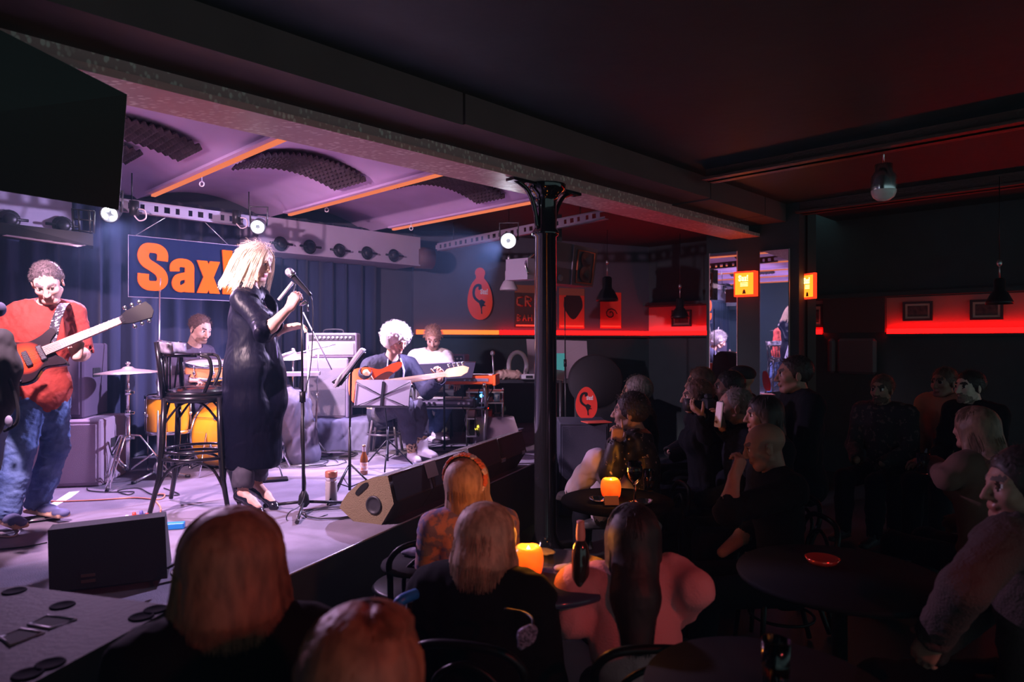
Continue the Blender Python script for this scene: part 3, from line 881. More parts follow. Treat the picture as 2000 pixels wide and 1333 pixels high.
def add_legs(S, J, infl=.016, end=1., k=.035, flare=0., waist=True):
    r = limb_r(J); x, f, u = torso_T(J); s = J['sc']; R = frame((0, 0, 0), x, f, u).to_3x3()
    if waist:
        S.ell(J['pel'], (.138 * s + infl * .1, .096 * s + infl * .1, .115 * s), R, k, 0)
    for n in 'RL':
        S.cap(J['hip' + n], J['kn' + n], r['th'][0] + infl * .7, r['th'][1] + infl, k=k)
        e = J['kn' + n].lerp(J['an' + n], end)
        S.chain([J['kn' + n], J['kn' + n].lerp(e, .5), e], [r['ca'][0] + infl, r['ca'][0] * .85 + infl * 1.1 + flare * .5, r['ca'][1] + infl * 1.1 + flare], k=.025)
        dd = (J['an' + n] - J['kn' + n]).normalized()
        S.cap(e + dd * .01, e + dd * .12, r['ca'][1] + infl * .7 + flare, k=.004, op=-1)
def add_shoe(S, an, toe, s=1., up=.05, tag=0, sole=True):
    an = Vector(an); toe = Vector(toe); d = toe - an; d.z = 0; L = d.length; d.normalize(); heel = an - d * .045 * s; z0 = min(toe.z, an.z - .05)
    x = Vector((d.y, -d.x, 0)); R = frame((0, 0, 0), x, d, Vector((0, 0, 1))).to_3x3()
    b = Vector((an.x, an.y, z0)); t = b + d * (L + .02)
    S.ell(b + d * -.01 + Vector((0, 0, .032)), (.040 * s, .055 * s, .042 * s), R, .02, tag)
    S.ell(b + d * L * .45 + Vector((0, 0, .025)), (.042 * s, .085 * s, .034 * s), R, .025, tag)
    S.ell(t - d * .035 + Vector((0, 0, .018)), (.043 * s, .055 * s, .026 * s), R, .02, tag)
    S.cap(an + Vector((0, 0, .03)), b + Vector((0, 0, .05)), .046 * s, .045 * s, k=.02, tag=tag)
    S.cap(an + Vector((0, 0, .06)), an + Vector((0, 0, .14)), .034 * s, .04 * s, k=.004, op=-1)
    S.box(b + d * L * .4 + Vector((0, 0, -.045)), (.08, .2, .04), R, .004, .003, op=-1)
    if sole:
        S.box(b + d * L * .38 + Vector((0, 0, .004)), (.039 * s, (L + .10) * .5, .012), R, .011, .004, tag + 1)
# ------------------------------------------------------------------ hair
def strands(mb, T, n, root, path, r=.0011, mi=0, seed=0, nseg=8, sides=3):
    """root(rr)->(point, normal) in head space; path(rr, p, nrm)->list of head-space points"""
    rr = random.Random(seed)
    for i in range(n):
        p, nn = root(rr)
        pts = path(rr, p, nn)
        L = len(pts)
        mb.tube([T @ q for q in pts], [r * T.to_scale().x * (1 - .75 * (k / (L - 1)) ** 2) for k in range(L)], sides, mi, False, False)
def scalp(rr, zmin=-.02, ymax=.07, c=(0, -.012, .034), R=(.077, .098, .086)):
    while True:
        v = Vector((rr.gauss(0, 1), rr.gauss(0, 1), rr.gauss(0, 1))).normalized()
        p = Vector((c[0] + v.x * R[0], c[1] + v.y * R[1], c[2] + v.z * R[2]))
        if p.z > zmin + max(0, p.y) * .9 and not (p.y > ymax and p.z < .08):
            n = Vector((v.x / R[0], v.y / R[1], v.z / R[2])).normalized()
            return p, n
def short_hair(J, parent, m, h=.006, thick=.010, n=500, hairline=.060, name='hair', seed=0, length=.02, lift=.4, recede=0.):
    T = J['T']; S = Sdf(); S.T = T
    S.ell((0, -.023, .036), (.0755 + thick * .6, .096 + thick * .5, .081 + thick), k=.01)
    S.ell((0, .125, -.012), (.10, .072, hairline + .018), k=.03, op=-1)
    S.ell((0, .06, -.075), (.12, .085, .060), k=.012, op=-1)
    S.ell((0, -.02, -.115), (.13, .13, .065), k=.012, op=-1)
    if recede:
        S.ell((0, .11, .03), (.085, .065, .075), k=.03, op=-1)
    S.T = None
    f1 = fuzz(.0035, 130, seed); f2 = fuzz(.0022, 260, seed + 1)
    o = sdf_obj(S, min(h, .0055), name, m, parent, disp=lambda X: f1(X) + f2(X))
    if n:
        mb = MB()
        def path(rr, p, nn):
            d = (nn * lift + Vector((rr.uniform(-.3, .3), -.1, rr.uniform(-.6, .3)))).normalized()
            q = p + nn * thick * .6; out = [q]
            for k in range(3):
                q = q + d * length * rr.uniform(.25, .4); d = (d + Vector((0, 0, -.25))).normalized(); out.append(q)
            return out
        strands(mb, T, n, lambda rr: scalp(rr, .01, .055), path, .0011, seed=seed)
        mb.build('hair_strands', m, o if False else parent, True)
    return o

def long_hair(J, parent, m, length=.25, wid=1., n=900, seed=0, part=0., h=.007, name='hair', thick=.0012, back=1., flare=.1, face=True, push=0.):
    """straight hair falling from the crown; length below the ear line"""
    T = J['T']; S = Sdf(); S.T = T
    S.ell((0, -.016, .036), (.086 * wid, .106, .094), k=.02)
    zt = -length
    S.chain([(0, -.055, .01), (0, -.070 * back - push * .55, zt * .5), (0, -.066 * back - push, zt + .04)], [.083 * wid, .078 * wid, .050 * wid], k=.04, flat=((0, 1, 0), .75))
    for s in (-1, 1):
        S.chain([(s * .062 * wid, -.005, .01), (s * .072 * wid, -.008 - push * .4, zt * .45), (s * .070 * wid * (1 + flare), -.03 - push * .8, zt + .03)], [.036, .034, .030], k=.035)
    if face:
        S.ell((0, .125, -.03), (.068, .080, .10), k=.012, op=-1)
        S.ell((0, .07, -.16), (.055, .07, .08), k=.02, op=-1)
    if part: S.cap((part, .08, .125), (part, -.08, .125), .007, k=.012, op=-1)
    S.T = None
    o = sdf_obj(S, h, name, m, parent, folds(.003, 95, seed, (1, 1, .2)))
    mb = MB(); rr = random.Random(seed); sc_ = T.to_scale().x
    for i in range(n):
        az = rr.uniform(-PI, PI); zs = .128 - .14 * rr.random() ** 1.6
        if face and abs(az) < 1.05 and zs < .105: continue
        Rx, Ry = .090 * wid + rr.uniform(-.004, .004), .110 + rr.uniform(-.004, .004)
        ze = -length * rr.uniform(.82, 1.04) if not (face and abs(az) < .95) else .075 * rr.uniform(.9, 1.1)
        N = 12; pts = []; wv = rr.uniform(0, 6); dz = rr.uniform(-.10, .10)
        for k in range(N + 1):
            z = zs + (ze - zs) * (k / N) ** 1.15
            if z > .030: g = math.sqrt(max(0, 1 - ((z - .030) / .100) ** 2)) ** .9
            else: g = 1 + flare * ((.03 - z) / (length + .03)) - .30 * max(0, (.03 - z) / (length + .03) - .75) ** 1.0
            a = az + dz * k / N + .03 * math.sin(wv + k * .9)
            wob = 1 + .012 * math.sin(wv * 3 + k)
            y = -math.cos(a + PI) * 1.0
            pts.append(T @ Vector((math.sin(a) * Rx * g * wob + part * (1 if z > .1 else 0), -.016 + math.cos(a) * Ry * g * wob * (1 if z > 0 or math.cos(a) < 0 else .6) - push * min(1, max(0, -z / length)) ** .8, z)))
        L = len(pts); mb.tube(pts, [thick * sc_ * (1 - .7 * (k / (L - 1)) ** 2) for k in range(L)], 3, 0, False, False)
    mb.build('loose_strands', m, parent, True)
    return o
# ================================================================== performers
def W3(px, py, Y): return P(px, py, Y)
sk_fair = skinset('fair', (.80, .52, .42), hair=(.10, .06, .04), beard=(.13, .06, .035))
sk_warm = skinset('warm', (.72, .44, .34), hair=(.12, .09, .08), beard=(.2, .13, .1))
def guitarist():
    t = thing('person', 'man in a rust-red T-shirt and blue jeans playing electric guitar', 'person', (-2.72, 4.05, STZ))
    J = pose((-2.74, 4.08, STZ), math.radians(-165), .95)
    J['pel'] = W3(82, 752, 4.05); J['waist'] = W3(82, 705, 4.03); J['chest'] = W3(86, 655, 4.02); J['neck'] = W3(94, 597, 4.02); J['head'] = W3(93, 552, 3.94)
    J['shR'] = W3(34, 612, 3.98); J['shL'] = W3(146, 612, 4.12)
    J['elR'] = W3(-14, 690, 3.95); J['wrR'] = W3(30, 712, 3.74)
    J['elL'] = W3(162, 690, 4.10); J['wrL'] = W3(150, 697, 3.79)
    J['hipR'] = W3(62, 775, 4.02); J['hipL'] = W3(105, 778, 4.10)
    J['knR'] = W3(42, 872, 3.94); J['anR'] = W3(14, 1003, 3.86); J['toeR'] = W3(38, 1026, 3.77)
    J['knL'] = W3(108, 872, 4.12); J['anL'] = W3(72, 984, 4.13); J['toeL'] = W3(122, 1002, 4.03)
    J['hd'] = Vector((.36, -.72, -.58)); J['hup'] = Vector((.1, -.5, .8))
    J['ydR'] = Vector((.85, .1, -.1)); J['ydL'] = Vector((.12, .05, .9))
    person_body(J, t, skinset('guit', (.56, .33, .25), hair=(.10, .08, .07)), .0055, zR=Vector((.1, -.9, .3)), zL=Vector((.35, .9, 0)), curlR=(.6, .6, .6, .6), curlL=(.85, .9, .9, .8), thL=(.2, .5), closed=True)
    m_t = mat('rust_tshirt', (.27, .030, .017), .85, noise_amt=.12, noise_scale=20, bump=.9, bump_scale=9)
    S = Sdf(); add_top(S, J, .014, .46, .14, neck=.006)
    o = sdf_obj(S, .007, 't_shirt', [m_t], t, folds(.006, 30, 3))
    # pale print on the chest: short dashes of lettering
    m_pr = mat('shirt_print', (.75, .25, .14), .8)
    m_j = mat('blue_jeans', (.04, .08, .21), .85, noise_amt=.5, noise_scale=9, color2=(.10, .17, .33), bump=.9, bump_scale=14)
    S = Sdf(); add_legs(S, J, .020, .99, flare=.008)
    sdf_obj(S, .007, 'jeans', [m_j], t, folds(.007, 34, 8, (.4, .4, 1.2)))
    for n in 'RL':
        S = Sdf(); add_shoe(S, J['an' + n], J['toe' + n], 1.0)
        sdf_obj(S, .005, 'shoe', [mat('blue_suede', (.10, .11, .22), .8), mat('sole_tan', (.55, .36, .24), .7)], t)
    short_hair(J, t, mat('hair_grey_brown', (.075, .055, .055), .7, noise_amt=.4, noise_scale=60), thick=.007, n=800, seed=3, hairline=.060, lift=.25, length=.016)
    return J
JG = guitarist()
def drummer():
    t = thing('person', 'bearded drummer in a dark buttoned shirt sitting behind the yellow drum kit', 'person', (-2.85, 6.25, STZ))
    J = pose((-2.78, 6.3, STZ), math.radians(-105), 1.0, True, seat_z=.42)
    J['pel'] = W3(366, 800, 6.05); J['waist'] = W3(368, 762, 6.03); J['chest'] = W3(372, 720, 6.0); J['neck'] = W3(378, 678, 5.98); J['head'] = W3(391, 643, 5.88)
    J['shR'] = W3(336, 693, 5.82); J['shL'] = W3(404, 690, 6.15)
    J['elR'] = W3(322, 748, 5.7); J['wrR'] = W3(372, 742, 5.55); J['elL'] = W3(418, 738, 6.05); J['wrL'] = W3(437, 762, 5.75)
    J['hipR'] = W3(365, 800, 6.2); J['hipL'] = W3(385, 800, 6.42)
    J['knR'] = W3(430, 806, 6.0); J['anR'] = W3(432, 880, 5.98); J['toeR'] = W3(455, 893, 5.95)
    J['knL'] = W3(350, 812, 6.0); J['anL'] = W3(345, 885, 5.95); J['toeL'] = W3(365, 897, 5.9)
    J['hd'] = Vector((.80, -.42, -.34)); J['hup'] = Vector((.2, -.1, 1))
    J['ydL'] = Vector((.6, -.3, -.4)); J['ydR'] = Vector((.9, -.2, 0))
    person_body(J, t, skinset('drum', (.60, .37, .28), hair=(.06, .035, .03), beard=(.16, .07, .04)), .006, beard=True, zR=Vector((0, -.2, 1)), zL=Vector((0, -.2, 1)), curlR=(1, 1, 1, 1), curlL=(1, 1, 1, 1))
    S = Sdf(); add_top(S, J, .018, 1., .08, neck=.004)
    o = sdf_obj(S, .007, 'shirt', [mat('plum_shirt', (.07, .05, .08), .8, bump=.8, bump_scale=10)], t, folds(.006, 32, 5))
    f = torso_T(J)
    for i in range(3):
        mb = MB(); mb.ell(J['neck'] + f[1] * (.085 + .012 * i) - f[2] * (.03 + .045 * i) , (.007, .007, .007), 0, 8, 5); mb.build('shirt_button', mat('button', (.6, .55, .6), .4), t, True)
    S = Sdf(); add_legs(S, J, .018, .97)
    sdf_obj(S, .01, 'trousers', [mat('black_trousers', (.04, .04, .05), .9)], t, folds(.005, 30, 4))
    for n in 'RL':
        S = Sdf(); add_shoe(S, J['an' + n], J['toe' + n], 1.0)
        sdf_obj(S, .008, 'shoe', [mat('black_shoe', (.03, .03, .035), .5), mat('sole_dark', (.05, .05, .05), .7)], t)
    short_hair(J, t, mat('hair_drummer', (.12, .06, .045), .8, noise_amt=.4, noise_scale=60), thick=.007, n=400, seed=5)
    return J
JD = drummer()
def singer():
    Y = 4.42
    t = thing('person', 'blond singer in a long black satin coat and heels holding the microphone at centre stage', 'person', (-1.72, 4.42, STZ))
    J = pose((-1.72, Y, STZ), math.radians(-80), 1.0, female=True)
    J['pel'] = W3(497, 712, Y); J['waist'] = W3(494, 668, Y); J['chest'] = W3(490, 622, Y); J['neck'] = W3(486, 566, Y); J['head'] = W3(501, 514, Y - .02)
    J['shR'] = W3(474, 586, Y - .17); J['shL'] = W3(506, 588, Y + .17)
    J['elR'] = W3(516, 652, Y - .30); J['wrR'] = W3(566, 600, Y - .25)
    J['elL'] = W3(527, 650, Y + .12); J['wrL'] = W3(562, 640, Y - .02)
    J['hipR'] = W3(485, 722, Y - .09); J['hipL'] = W3(507, 722, Y + .09)
    J['knR'] = W3(480, 838, Y - .05); J['anR'] = W3(474, 962, Y - .14); J['toeR'] = W3(505, 990, Y - .22)
    J['knL'] = W3(508, 835, Y + .10); J['anL'] = W3(502, 945, Y + .04); J['toeL'] = W3(535, 984, Y - .08)
    J['hd'] = Vector((.93, -.22, -.27)); J['hup'] = Vector((.12, 0, 1))
    J['ydR'] = Vector((.42, -.05, .75)); J['ydL'] = Vector((.95, -.1, .15))
    person_body(J, t, skinset('sing', (.70, .43, .33), lip=(.6, .2, .2), hair=(.3, .18, .1)), .0048, zR=Vector((-.2, -1, .15)), zL=Vector((.1, .4, 1)), curlR=(1.1, 1.1, 1.05, 1.0), curlL=(.35, .4, .45, .5), thR=(.1, .5), thL=(.7, .1), spreadL=.4, feet=True)
    # long coat
    m_c = mat('black_satin', (.004, .004, .010), .44, spec=.10, bump=.9, bump_scale=9, stretch=(1, 1, .30))
    S = Sdf(); x, f, u = torso_T(J)
    add_top(S, J, .022, .62, 0, neck=.006)
    R = frame((0, 0, 0), x, f, u).to_3x3()
    S.chain([W3(491, 640, Y), W3(493, 720, Y), W3(492, 800, Y), W3(491, 900, Y)], [.130, .160, .172, .158], k=.05)
    S.chain([W3(470, 680, Y + .03), W3(458, 790, Y + .02), W3(470, 895, Y)], [.07, .085, .085], k=.06)
    S.chain([W3(528, 680, Y), W3(533, 790, Y), W3(532, 895, Y)], [.04, .055, .05], k=.06)
    S.box(W3(493, 957, Y), (.4, .4, .15), None, .002, .01, op=-1)
        # rolled cuff
    e = J['elR'].lerp(J['wrR'], .22); S.cap(e, e + (J['wrR'] - J['elR']).normalized() * .02, .058, k=.008)
    S.cap(e + (J['wrR'] - J['elR']).normalized() * .03, J['wrR'], .043, k=.003, op=-1)
    fa = folds(.022, 9, 12, (1, 1, .10), .15); fb = folds(.0035, 20, 2, (1, 1, 1.0), .5)
    o = sdf_obj(S, .0065, 'satin_coat', [m_c], t, lambda X: fa(X) + fb(X))
    mb = MB()
    mb.tube(smooth_path([J['neck'] + f * .05 - x * .03, W3(520, 600, Y - .05), W3(536, 640, Y - .07), W3(543, 700, Y - .06)], 6), [.004] * 18 + [.004], 6)
    mb.build('coat_piping', mat('piping_blue', (.06, .06, .16), .4), t, True)
    mtr = mat('dark_leggings', (.05, .045, .06), .8)
    S = Sdf()
    for n in 'RL':
        S.chain([J['kn' + n].lerp(J['an' + n], .3), J['kn' + n].lerp(J['an' + n], .55), J['kn' + n].lerp(J['an' + n], .86)], [.044, .050, .056], k=.02)
        d = (J['an' + n] - J['kn' + n]); e = J['kn' + n] + d * .84
        S.cap(e - d * .1, e, .066, k=.006)
        S.cap(e + d.normalized() * .02, e + d.normalized() * .12, .05, k=.003, op=-1)
    sdf_obj(S, .006, 'cuffed_trousers', [mtr], t, folds(.004, 30, 3))
    mh = mat('black_patent', (.012, .012, .02), .18, coat=.5)
    for n in 'RL':
        S = Sdf(); an = J['an' + n]; toe = J['toe' + n]; d = toe - an; dd = Vector((d.x, d.y, 0)).normalized(); zz = STZ
        hl = Vector((an.x, an.y, zz)) - dd * .035
        S.cap(Vector((hl.x, hl.y, zz + .075)), Vector((hl.x, hl.y, zz + .012)), .016, .008, k=.01)
        S.chain([Vector((hl.x, hl.y, zz + .095)), Vector((an.x, an.y, zz + .075)) + dd * .06, Vector((toe.x, toe.y, zz + .022))], [.036, .030, .030], k=.02)
        S.cap(Vector((toe.x, toe.y, zz + .02)), Vector((toe.x, toe.y, zz + .016)) + dd * .035, .029, .012, k=.015)
        S.chain([an + Vector((0, 0, .03)), Vector((an.x, an.y, zz + .105)) + dd * .055, Vector((toe.x, toe.y, zz + .052)) - dd * .02], [.027, .018, .013], k=.008, op=-1)
        sdf_obj(S, .0045, 'heeled_shoe', [mh], t)
    # shoulder-length blond hair
    T = J['T']; m_h = mat('hair_blond', (1.0, .80, .60), .45, noise_amt=.25, noise_scale=45, stretch=(1, 1, .3))
    S = Sdf(); S.T = T
    S.ell((0, -.018, .036), (.092, .112, .098), k=.02)
    S.chain([(0, -.06, .0), (0, -.085, -.09), (0, -.075, -.16)], [.085, .078, .05], k=.04)
    for s in (-1, 1): S.chain([(s * .07, .0, .02), (s * .075, -.005, -.08), (s * .06, .01, -.145)], [.035, .036, .022], k=.03)
    S.ell((0, .125, -.03), (.062, .075, .098), k=.015, op=-1)
    S.ell((0, .06, -.16), (.05, .08, .06), k=.02, op=-1)
    S.T = None
    sdf_obj(S, .006, 'hair', [m_h], t, folds(.004, 95, 4, (1, 1, .25)))
    mb = MB()
    def path(rr, p, nn):
        side = 1 if p.x > 0 else -1
        q = p * 1.13 + nn * .006; out = [q]; d = (nn * .45 + Vector((side * .25, -.1, -.25))).normalized()
        n = 10; L = rr.uniform(.12, .25) + max(0, p.z) * .9
        wv = rr.uniform(0, 6)
        for k in range(n):
            d = (d * .55 + Vector((side * .12 + math.sin(wv + k) * .14, -.12 if p.y < .03 else -.02, -1. + max(0, k - 7) * .35)) * .55).normalized()
            q = q + d * L / n; out.append(q)
        if (out[5].y > .045 and abs(out[5].x) < .07): out = out[:4]
        return out
    strands(mb, T, 1500, lambda rr: scalp(rr, .01, .05), path, .0013, seed=4)
    def path2(rr, p, nn):
        q = p * 1.16; out = [q]; d = (nn + Vector((rr.uniform(-1, 1), rr.uniform(-1, 1), rr.uniform(-.5, 1))) * .7).normalized()
        for k in range(5): d = (d + Vector((rr.uniform(-.6, .6), -.15, -.35))).normalized(); q = q + d * .011; out.append(q)
        return out
    strands(mb, T, 160, lambda rr: scalp(rr, .03, .06), path2, .0009, seed=8)
    mb.build('loose_hair', [m_h], t, True)
    return J
JS = singer()
def bassist():
    Y = 6.3
    t = thing('person', 'seated bass player with curly white hair and a dark open jacket, behind the music stand', 'person', (-1.15, 6.4, STZ))
    J = pose((-1.1, Y, STZ), math.radians(-150), 1.0, True, seat_z=.48)
    J['pel'] = W3(752, 800, 6.45); J['waist'] = W3(754, 768, 6.42); J['chest'] = W3(758, 738, 6.36); J['neck'] = W3(764, 700, 6.3); J['head'] = W3(776, 664, 6.2)
    J['shR'] = W3(722, 716, 6.2); J['shL'] = W3(800, 714, 6.45)
    J['elR'] = W3(706, 762, 6.1); J['wrR'] = W3(714, 728, 5.88)
    J['elL'] = W3(835, 765, 6.3); J['wrL'] = W3(858, 742, 6.06)
    J['hipR'] = W3(745, 806, 6.32); J['hipL'] = W3(770, 806, 6.48)
    J['knR'] = W3(790, 792, 6.02); J['anR'] = W3(806, 884, 6.15); J['toeR'] = W3(815, 903, 6.05)
    J['knL'] = W3(815, 800, 6.15); J['anL'] = W3(826, 868, 6.12); J['toeL'] = W3(846, 893, 6.0)
    J['hd'] = Vector((.62, -.62, -.45)); J['hup'] = Vector((.2, -.15, 1))
    J['ydR'] = Vector((.45, -.1, -.8)); J['ydL'] = Vector((.1, -.1, .9))
    person_body(J, t, skinset('bass', (.62, .36, .26), hair=(.4, .32, .3)), .0062, zR=Vector((-.3, -.9, .3)), zL=Vector((.5, .7, .2)), curlR=(.5, .55, .6, .6), curlL=(.8, .8, .8, .8), thL=(.2, .5))
    S = Sdf(); add_torso(S, J, .006, 0); sdf_obj(S, .01, 't_shirt', [mat('black_tee', (.03, .03, .045), .9)], t)
    S = Sdf(); add_top(S, J, .028, 1., .12, neck=.012); x, f, u = torso_T(J)
    S.cap(J['neck'] + f * .12 - u * .02, J['pel'] + f * .17, .035, .065, k=.015, op=-1, flat=(f, 3.))
    S.cap(J['neck'] + f * .10, J['chest'] + f * .16, .055, .05, k=.015, op=-1)
    sdf_obj(S, .007, 'jacket', [mat('navy_jacket', (.028, .028, .055), .8, bump=.8, bump_scale=10)], t, folds(.007, 30, 21))
    mb = MB()
    for s in (-1, 1):
        mb.tube([J['neck'] + x * s * .06 + f * .06 + u * .02, J['neck'] + x * s * .085 + f * .115 - u * .08, J['chest'] + x * s * .07 + f * .15 - u * .02, J['waist'] + x * s * .07 + f * .135], [.018, .024, .022, .008], 8, flat=.4)
    mb.build('jacket_lapels', mat('jacket_lining', (.34, .33, .46), .8), t, True)
    S = Sdf(); add_legs(S, J, .022, .70, flare=.012)
    sdf_obj(S, .008, 'trousers', [mat('charcoal_trousers', (.06, .055, .08), .85, bump=.8, bump_scale=11)], t, folds(.006, 26, 14, (1, 1, .5)))
    for n in 'RL':
        S = Sdf(); S.cap(J['kn' + n].lerp(J['an' + n], .7), J['an' + n], .052, .046, k=.01)
        sdf_obj(S, .007, 'leopard_sock', [mat('leopard', (.62, .42, .22), .8, noise_amt=1, noise_scale=48, color2=(.06, .03, .02), thr=(.44, .5))], t)
        S = Sdf(); add_shoe(S, J['an' + n], J['toe' + n], 1.05)
        sdf_obj(S, .006, 'sneaker', [mat('white_sneaker', (.82, .78, .8), .6), mat('sneaker_sole', (.8, .78, .78), .6)], t)
    T = J['T']; m_h = mat('hair_white', (.95, .86, .84), .6, noise_amt=.25, noise_scale=50)
    S = Sdf(); S.T = T
    S.ell((0, -.035, .045), (.125, .125, .110), k=.03)
    S.ell((0, -.06, -.045), (.115, .085, .07), k=.04)
    S.ell((0, .115, -.045), (.075, .075, .085), k=.02, op=-1); S.T = None
    sdf_obj(S, .007, 'curly_hair', [m_h], t, lambda X: fuzz(.006, 130, 5)(X) + fuzz(.006, 80, 6)(X))
    mb = MB()
    def path(rr, p, nn):
        q = Vector((0, -.035, .04)) + nn * Vector((.118, .12, .108)).length * .56; q = Vector((nn.x * .118, -.035 + nn.y * .12, .03 + nn.z * .105))
        out = [q]; a = nn.orthogonal().normalized(); b = nn.cross(a); ph = rr.uniform(0, 6.28); cr = rr.uniform(.008, .014); L = rr.uniform(.015, .045)
        for k in range(1, 10):
            out.append(q + nn * L * k / 9 + (a * math.cos(ph + k * 1.1) + b * math.sin(ph + k * 1.1)) * cr)
        return out
    strands(mb, T, 900, lambda rr: scalp(rr, -.06, .04), path, .0014, seed=4)
    mb.build('hair_curls', [m_h], t, True)
    return J
JB = bassist()
def keyboardist():
    t = thing('person', 'man in a white sweater looking down at the keyboards', 'person', (-.85, 7.45, STZ))
    J = pose((-.85, 7.45, STZ), math.radians(180), 1.0, True, seat_z=.50)
    J['pel'] = W3(842, 785, 7.5); J['waist'] = W3(841, 752, 7.5); J['chest'] = W3(840, 720, 7.45); J['neck'] = W3(843, 688, 7.42); J['head'] = W3(846, 660, 7.33)
    J['shR'] = W3(810, 697, 7.38); J['shL'] = W3(872, 697, 7.42)
    J['elR'] = W3(800, 730, 7.3); J['wrR'] = W3(835, 745, 7.0); J['elL'] = W3(882, 730, 7.3); J['wrL'] = W3(890, 745, 7.0)
    J['hipR'] = W3(828, 792, 7.45); J['hipL'] = W3(858, 792, 7.45)
    J['knR'] = W3(828, 795, 7.05); J['anR'] = W3(842, 850, 7.3); J['toeR'] = W3(852, 862, 7.15)
    J['knL'] = W3(872, 790, 7.0); J['anL'] = W3(852, 842, 7.2); J['toeL'] = W3(870, 858, 7.05)
    J['hd'] = Vector((.02, -.82, -.50)); J['hup'] = Vector((0, -.4, 1))
    person_body(J, t, skinset('keys', (.62, .38, .29), hair=(.2, .1, .06)), .007, zR=Vector((0, 0, 1)), zL=Vector((0, 0, 1)), closed=True, beard=True)
    S = Sdf(); add_top(S, J, .024, 1., .08, neck=.002)
    sdf_obj(S, .009, 'sweater', [mat('white_sweater', (.86, .82, .80), .9, bump=.3, bump_scale=150)], t, folds(.006, 26, 31))
    S = Sdf(); add_legs(S, J, .018, .93)
    sdf_obj(S, .009, 'jeans', [mat('jeans_mid', (.10, .17, .36), .85, noise_amt=.3)], t, folds(.006, 26, 33))
    for n in 'RL':
        S = Sdf(); add_shoe(S, J['an' + n], J['toe' + n], 1.1)
        sdf_obj(S, .007, 'sneaker', [mat('white_sneaker', (.82, .78, .8), .6), mat('sneaker_sole', (.8, .78, .78), .6)], t)
    short_hair(J, t, mat('hair_auburn', (.50, .27, .17), .6, noise_amt=.4, noise_scale=60), thick=.018, n=500, seed=9, length=.03, lift=.9)
    return J
JK = keyboardist()
# ================================================================== instruments and stage gear
m_chrome = mat('chrome', (.75, .75, .78), .18, 1.)
m_steel = mat('brushed_steel', (.55, .55, .58), .35, .9)
m_blk = mat('black_metal', (.02, .02, .022), .4, .4)
m_blkp = mat('black_plastic', (.03, .03, .032), .45)
m_blkg = mat('black_lacquer', (.008, .007, .009), .25, coat=.25)
m_cab = mat('black_carpet_cab', (.34, .28, .36), .9, bump=.3, bump_scale=200)
m_drum = mat('amber_lacquer', (.95, .40, .015), .25, coat=.6, noise_amt=.25, noise_scale=5, stretch=(1, 1, .3))
m_head = mat('drum_head', (.85, .80, .76), .5)
m_brass = mat('brass', (.85, .62, .35), .28, .9)
m_cable = mat('cable_black', (.02, .02, .022), .5)
m_cabler = mat('cable_orange', (.75, .28, .16), .5)
m_wood = mat('wood_brown', (.32, .14, .06), .5, noise_amt=.4, noise_scale=6, stretch=(1, 8, 8))
m_paper = mat('paper', (.82, .80, .78), .7)
def tripod(mb, c, z0, zt, r, n=3, a0=0., rad=.010, mi=0, brace=True):
    for i in range(n):
        a = a0 + 2 * PI * i / n
        f = Vector((c[0] + r * math.cos(a), c[1] + r * math.sin(a), z0 + .012))
        mb.tube([Vector((c[0], c[1], zt)), f], rad, 8, mi)
